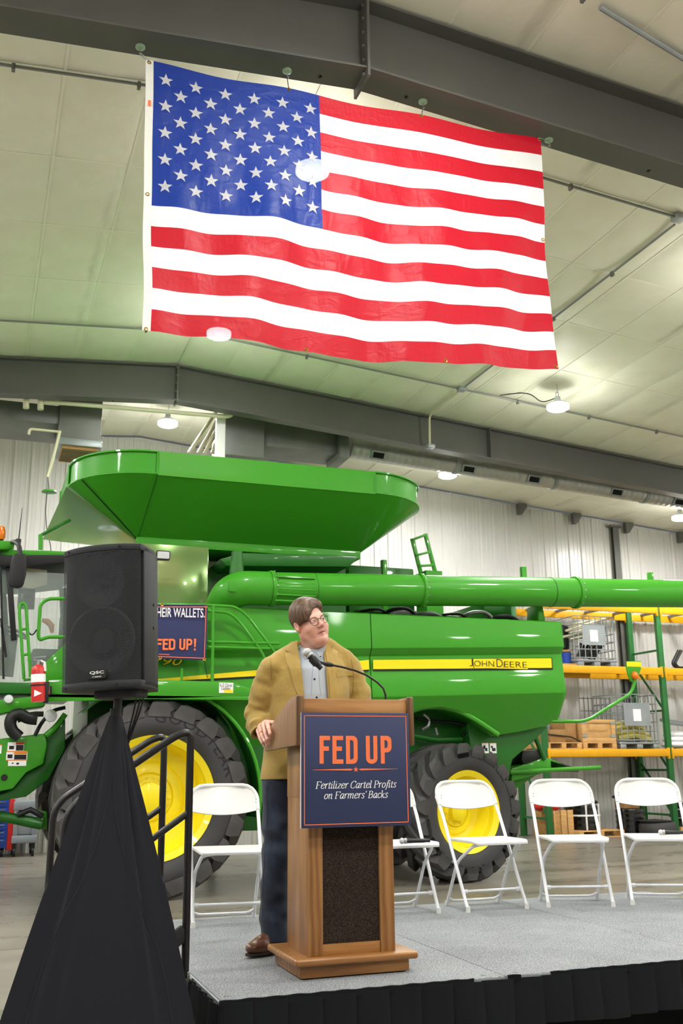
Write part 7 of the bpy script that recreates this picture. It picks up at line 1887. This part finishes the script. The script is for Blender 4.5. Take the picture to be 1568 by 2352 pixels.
seam([(621, 1513), (622, 1535), (623, 1570)], JO, jk, .0006); seam([(806, 1514), (811, 1540), (811, 1575), (808, 1605)], JO, jk, .0006)
seam([(655, 1493), (663, 1499)], JO, jk, .008, .0016); seam([(760, 1487), (766, 1482)], JO, jk, .008, .0016)
seam([(661, 1533), (676, 1570), (684, 1600)], JO, jk, .0005, .0016)
SH = shirt_sdf
for (px, py) in ((722, 1560), (727, 1602), (717, 1519)):
    p = on(SH, px, py, .002); mb = MB(); mb.lathe([(0, .0015), (.005, .0012), (.006, 0)], p, Vector((0, 0, CAM_H))-p, 14); part('button', mb, 'ink', shirt)
mat('shirt_line', '848d97', .9)
seam([(719, 1495), (718, 1530), (716, 1565), (715, 1605)], SH, shirt, .0008, .0010, 'shirt_line'); seam([(731, 1500), (731, 1530), (733, 1565), (737, 1605)], SH, shirt, .0008, .0010, 'shirt_line')
def col_sdf(P): return np.minimum(SH(P), head_sdf(P)-.004)
patch([(684, 1476), (692, 1481), (704, 1490), (715, 1497), (710, 1506), (703, 1514), (693, 1504), (687, 1490)], SH, .007, .006, 'collar_leaf', 'shirt', shirt)
patch([(746, 1478), (740, 1485), (733, 1491), (726, 1496), (731, 1505), (737, 1515), (744, 1505), (747, 1490)], SH, .007, .006, 'collar_leaf', 'shirt', shirt)
for (px, py) in ((703, 1508), (736, 1508)):
    p = on(SH, px, py, .010); mb = MB(); mb.lathe([(0, .001), (.0035, .001), (.004, 0)], p, Vector((0, 0, CAM_H))-p, 10); part('button', mb, 'ink', shirt)
# jeans
def leg_sdf(P, pts, ph):
    e = None; acc = 0
    rs = [.098, .088, .078, .074, .072]
    for i in range(len(pts)-1):
        a, b_ = np.array(pts[i]), np.array(pts[i+1]); ba = b_-a; L = np.linalg.norm(ba); h = np.clip(((P-a)@ba)/(L*L), 0, 1); s_ = acc+h*L; acc += L; q = P-a-ba*h[:, None]
        amp = .0035*np.exp(-((s_-.42)/.14)**2)+.006*np.exp(-((s_-.78)/.09)**2)+.0012
        k = np.linalg.norm(q*np.array([1.0, .9, 1]), axis=1)-(rs[i]+(rs[i+1]-rs[i])*h)-amp*np.sin(s_*40+q[:, 0]*22+q[:, 1]*14+ph)-.5*amp*np.sin(s_*73-q[:, 0]*34+ph*3)
        e = k if e is None else smin(e, k, .02)
    return e
LL = [hipc+np.array([-.09, .0, .02])]+LEG_L; LR = [hipc+np.array([.10, .0, .02])]+LEG_R
def jeans_sdf(P):
    d = smin(leg_sdf(P, LL, 0), leg_sdf(P, LR, 2), .03); d = smin(d, sd_ell(P, hipc+np.array([0, 0, .02]), (.215, .165, .16)), .04)
    d = smax(d, .468-P[:, 2]+.05*(P[:, 0]-1.55), .004)
    for L_ in (LEG_L, LEG_R): d = smax(d, -sd_cone(P, np.array(L_[3])-np.array([0, 0, .05]), np.array(L_[3])+np.array([0, 0, .03]), .062, .058), .004)
    return d
m = mat('denim', '1c2434', .85, sheen=.15); nt, b = nodes(m)
n1 = noise(nt, coords(nt, (5, 5, 2.5)), 2.2, 5); n2 = noise(nt, coords(nt), 380, 2)
mm = nt.nodes.new('ShaderNodeMix'); mm.data_type = 'FLOAT'; mm.inputs[0].default_value = .35; nt.links.new(n1, mm.inputs[2]); nt.links.new(n2, mm.inputs[3])
nt.links.new(ramp(nt, mm.outputs[0], [(.3, '111723'), (.52, '1d2636'), (.75, '35435a')]), b.inputs['Base Color'])
jn, _, _ = sdf_part('jeans', jeans_sdf, (1.42, 5.14, .42), (2.02, 5.6, 1.5), .005, 'denim', man)
seam([(612, 1805), (614, 1860), (608, 1960), (603, 2040), (602, 2140)], jeans_sdf, jn, .0008, .0012, 'denim')
# boots
mat('boot_leather', '5d3520', .3, coat=.5, var=.25, vscale=12); mat('boot_sole', '2a1a12', .6)
def boots(toe, heel, ank, nm):
    toe, heel, ank = [np.array(q, float) for q in (toe, heel, ank)]; ax = (toe-heel); L = np.linalg.norm(ax); ax /= L; sd = np.cross(ax, [0, 0, 1])
    R = np.stack([ax, sd, [0, 0, 1]], 1)
    def fn(P):
        q = (P-heel)@R; x, y, z = q[:, 0], q[:, 1], q[:, 2]
        d = sd_ell(q, (L*.80, 0, .046), (L*.24, .047, .036)); d = smin(d, sd_cone(q, (L*.72, 0, .055), (L*.42, 0, .09), .042, .045), .03)
        d = smin(d, sd_cone(q, (.045, 0, .06), (L*.42, 0, .075), .040, .043), .03); d = smin(d, sd_cone(q, (.06, 0, .09), tuple((ank-heel)@R), .045, .050), .03)
        d = d+.0018*np.sin(x*120+z*40)*np.exp(-((x-L*.62)/.04)**2)
        return smax(d, .018-z, .004)
    lo_ = np.minimum(np.minimum(toe, heel), ank)-.09; hi_ = np.maximum(np.maximum(toe, heel), ank)+.09
    bo, _, _ = sdf_part('boot', fn, lo_, hi_, .0035, 'boot_leather', man)
    out = []
    for k in range(28):
        a = 2*PI*k/28; x = L*.5+(L*.54)*math.cos(a); wv = .036+.012*smooth01((x-L*.4)/(L*.35)); y = wv*math.copysign(abs(math.sin(a))**.7, math.sin(a))
        out.append(Vector(heel+ax*x+sd*y))
    mb = MB(); mb.prism([p+Vector((0, 0, .010)) for p in out], (0, 0, .012)); part('sole', mb, 'boot_sole', bo, .002)
    mb = MB(); mb.prism([Vector(heel+ax*x+sd*y) for x, y in ((-.012, -.02), (.0, -.033), (.07, -.034), (.07, .034), (.0, .033), (-.012, .02))], (0, 0, .014)); part('heel', mb, 'boot_sole', bo, .002)
z0_ = ST_Z+.0005
ankL = np.array(LEG_L[3])+np.array([.0, 0, .015])
tL = atz(574, 2203, z0_); boots((tL.x-.002, tL.y+.02, z0_), (tL.x+.285, tL.y+.17, z0_), (ankL[0], ankL[1], .53), 'l')
aR = np.array(LEG_R[3]); boots((aR[0]-.0, aR[1]-.19, z0_), (aR[0]+.03, aR[1]+.09, z0_), (aR[0], aR[1], .53), 'r')
# ring on the hand
rp = fing[2][0]; a, b_ = Vector(rp[0]), Vector(rp[1]); c = a.lerp(b_, .72); d_ = (b_-a).normalized()
mb = MB(); mb.lathe([(.0108, -.003), (.0122, -.003), (.0122, .003), (.0108, .003)], c, d_, 20, closed=True)
n = (Vector((0, 0, CAM_H))-c); n = (n-d_*n.dot(d_)).normalized(); mb.ball(c+n*.012, .0045, 8, 6)
rg = solo('finger_ring', mb, 'brass', 'gold ring on the hand gripping the lectern', 'ring', c)
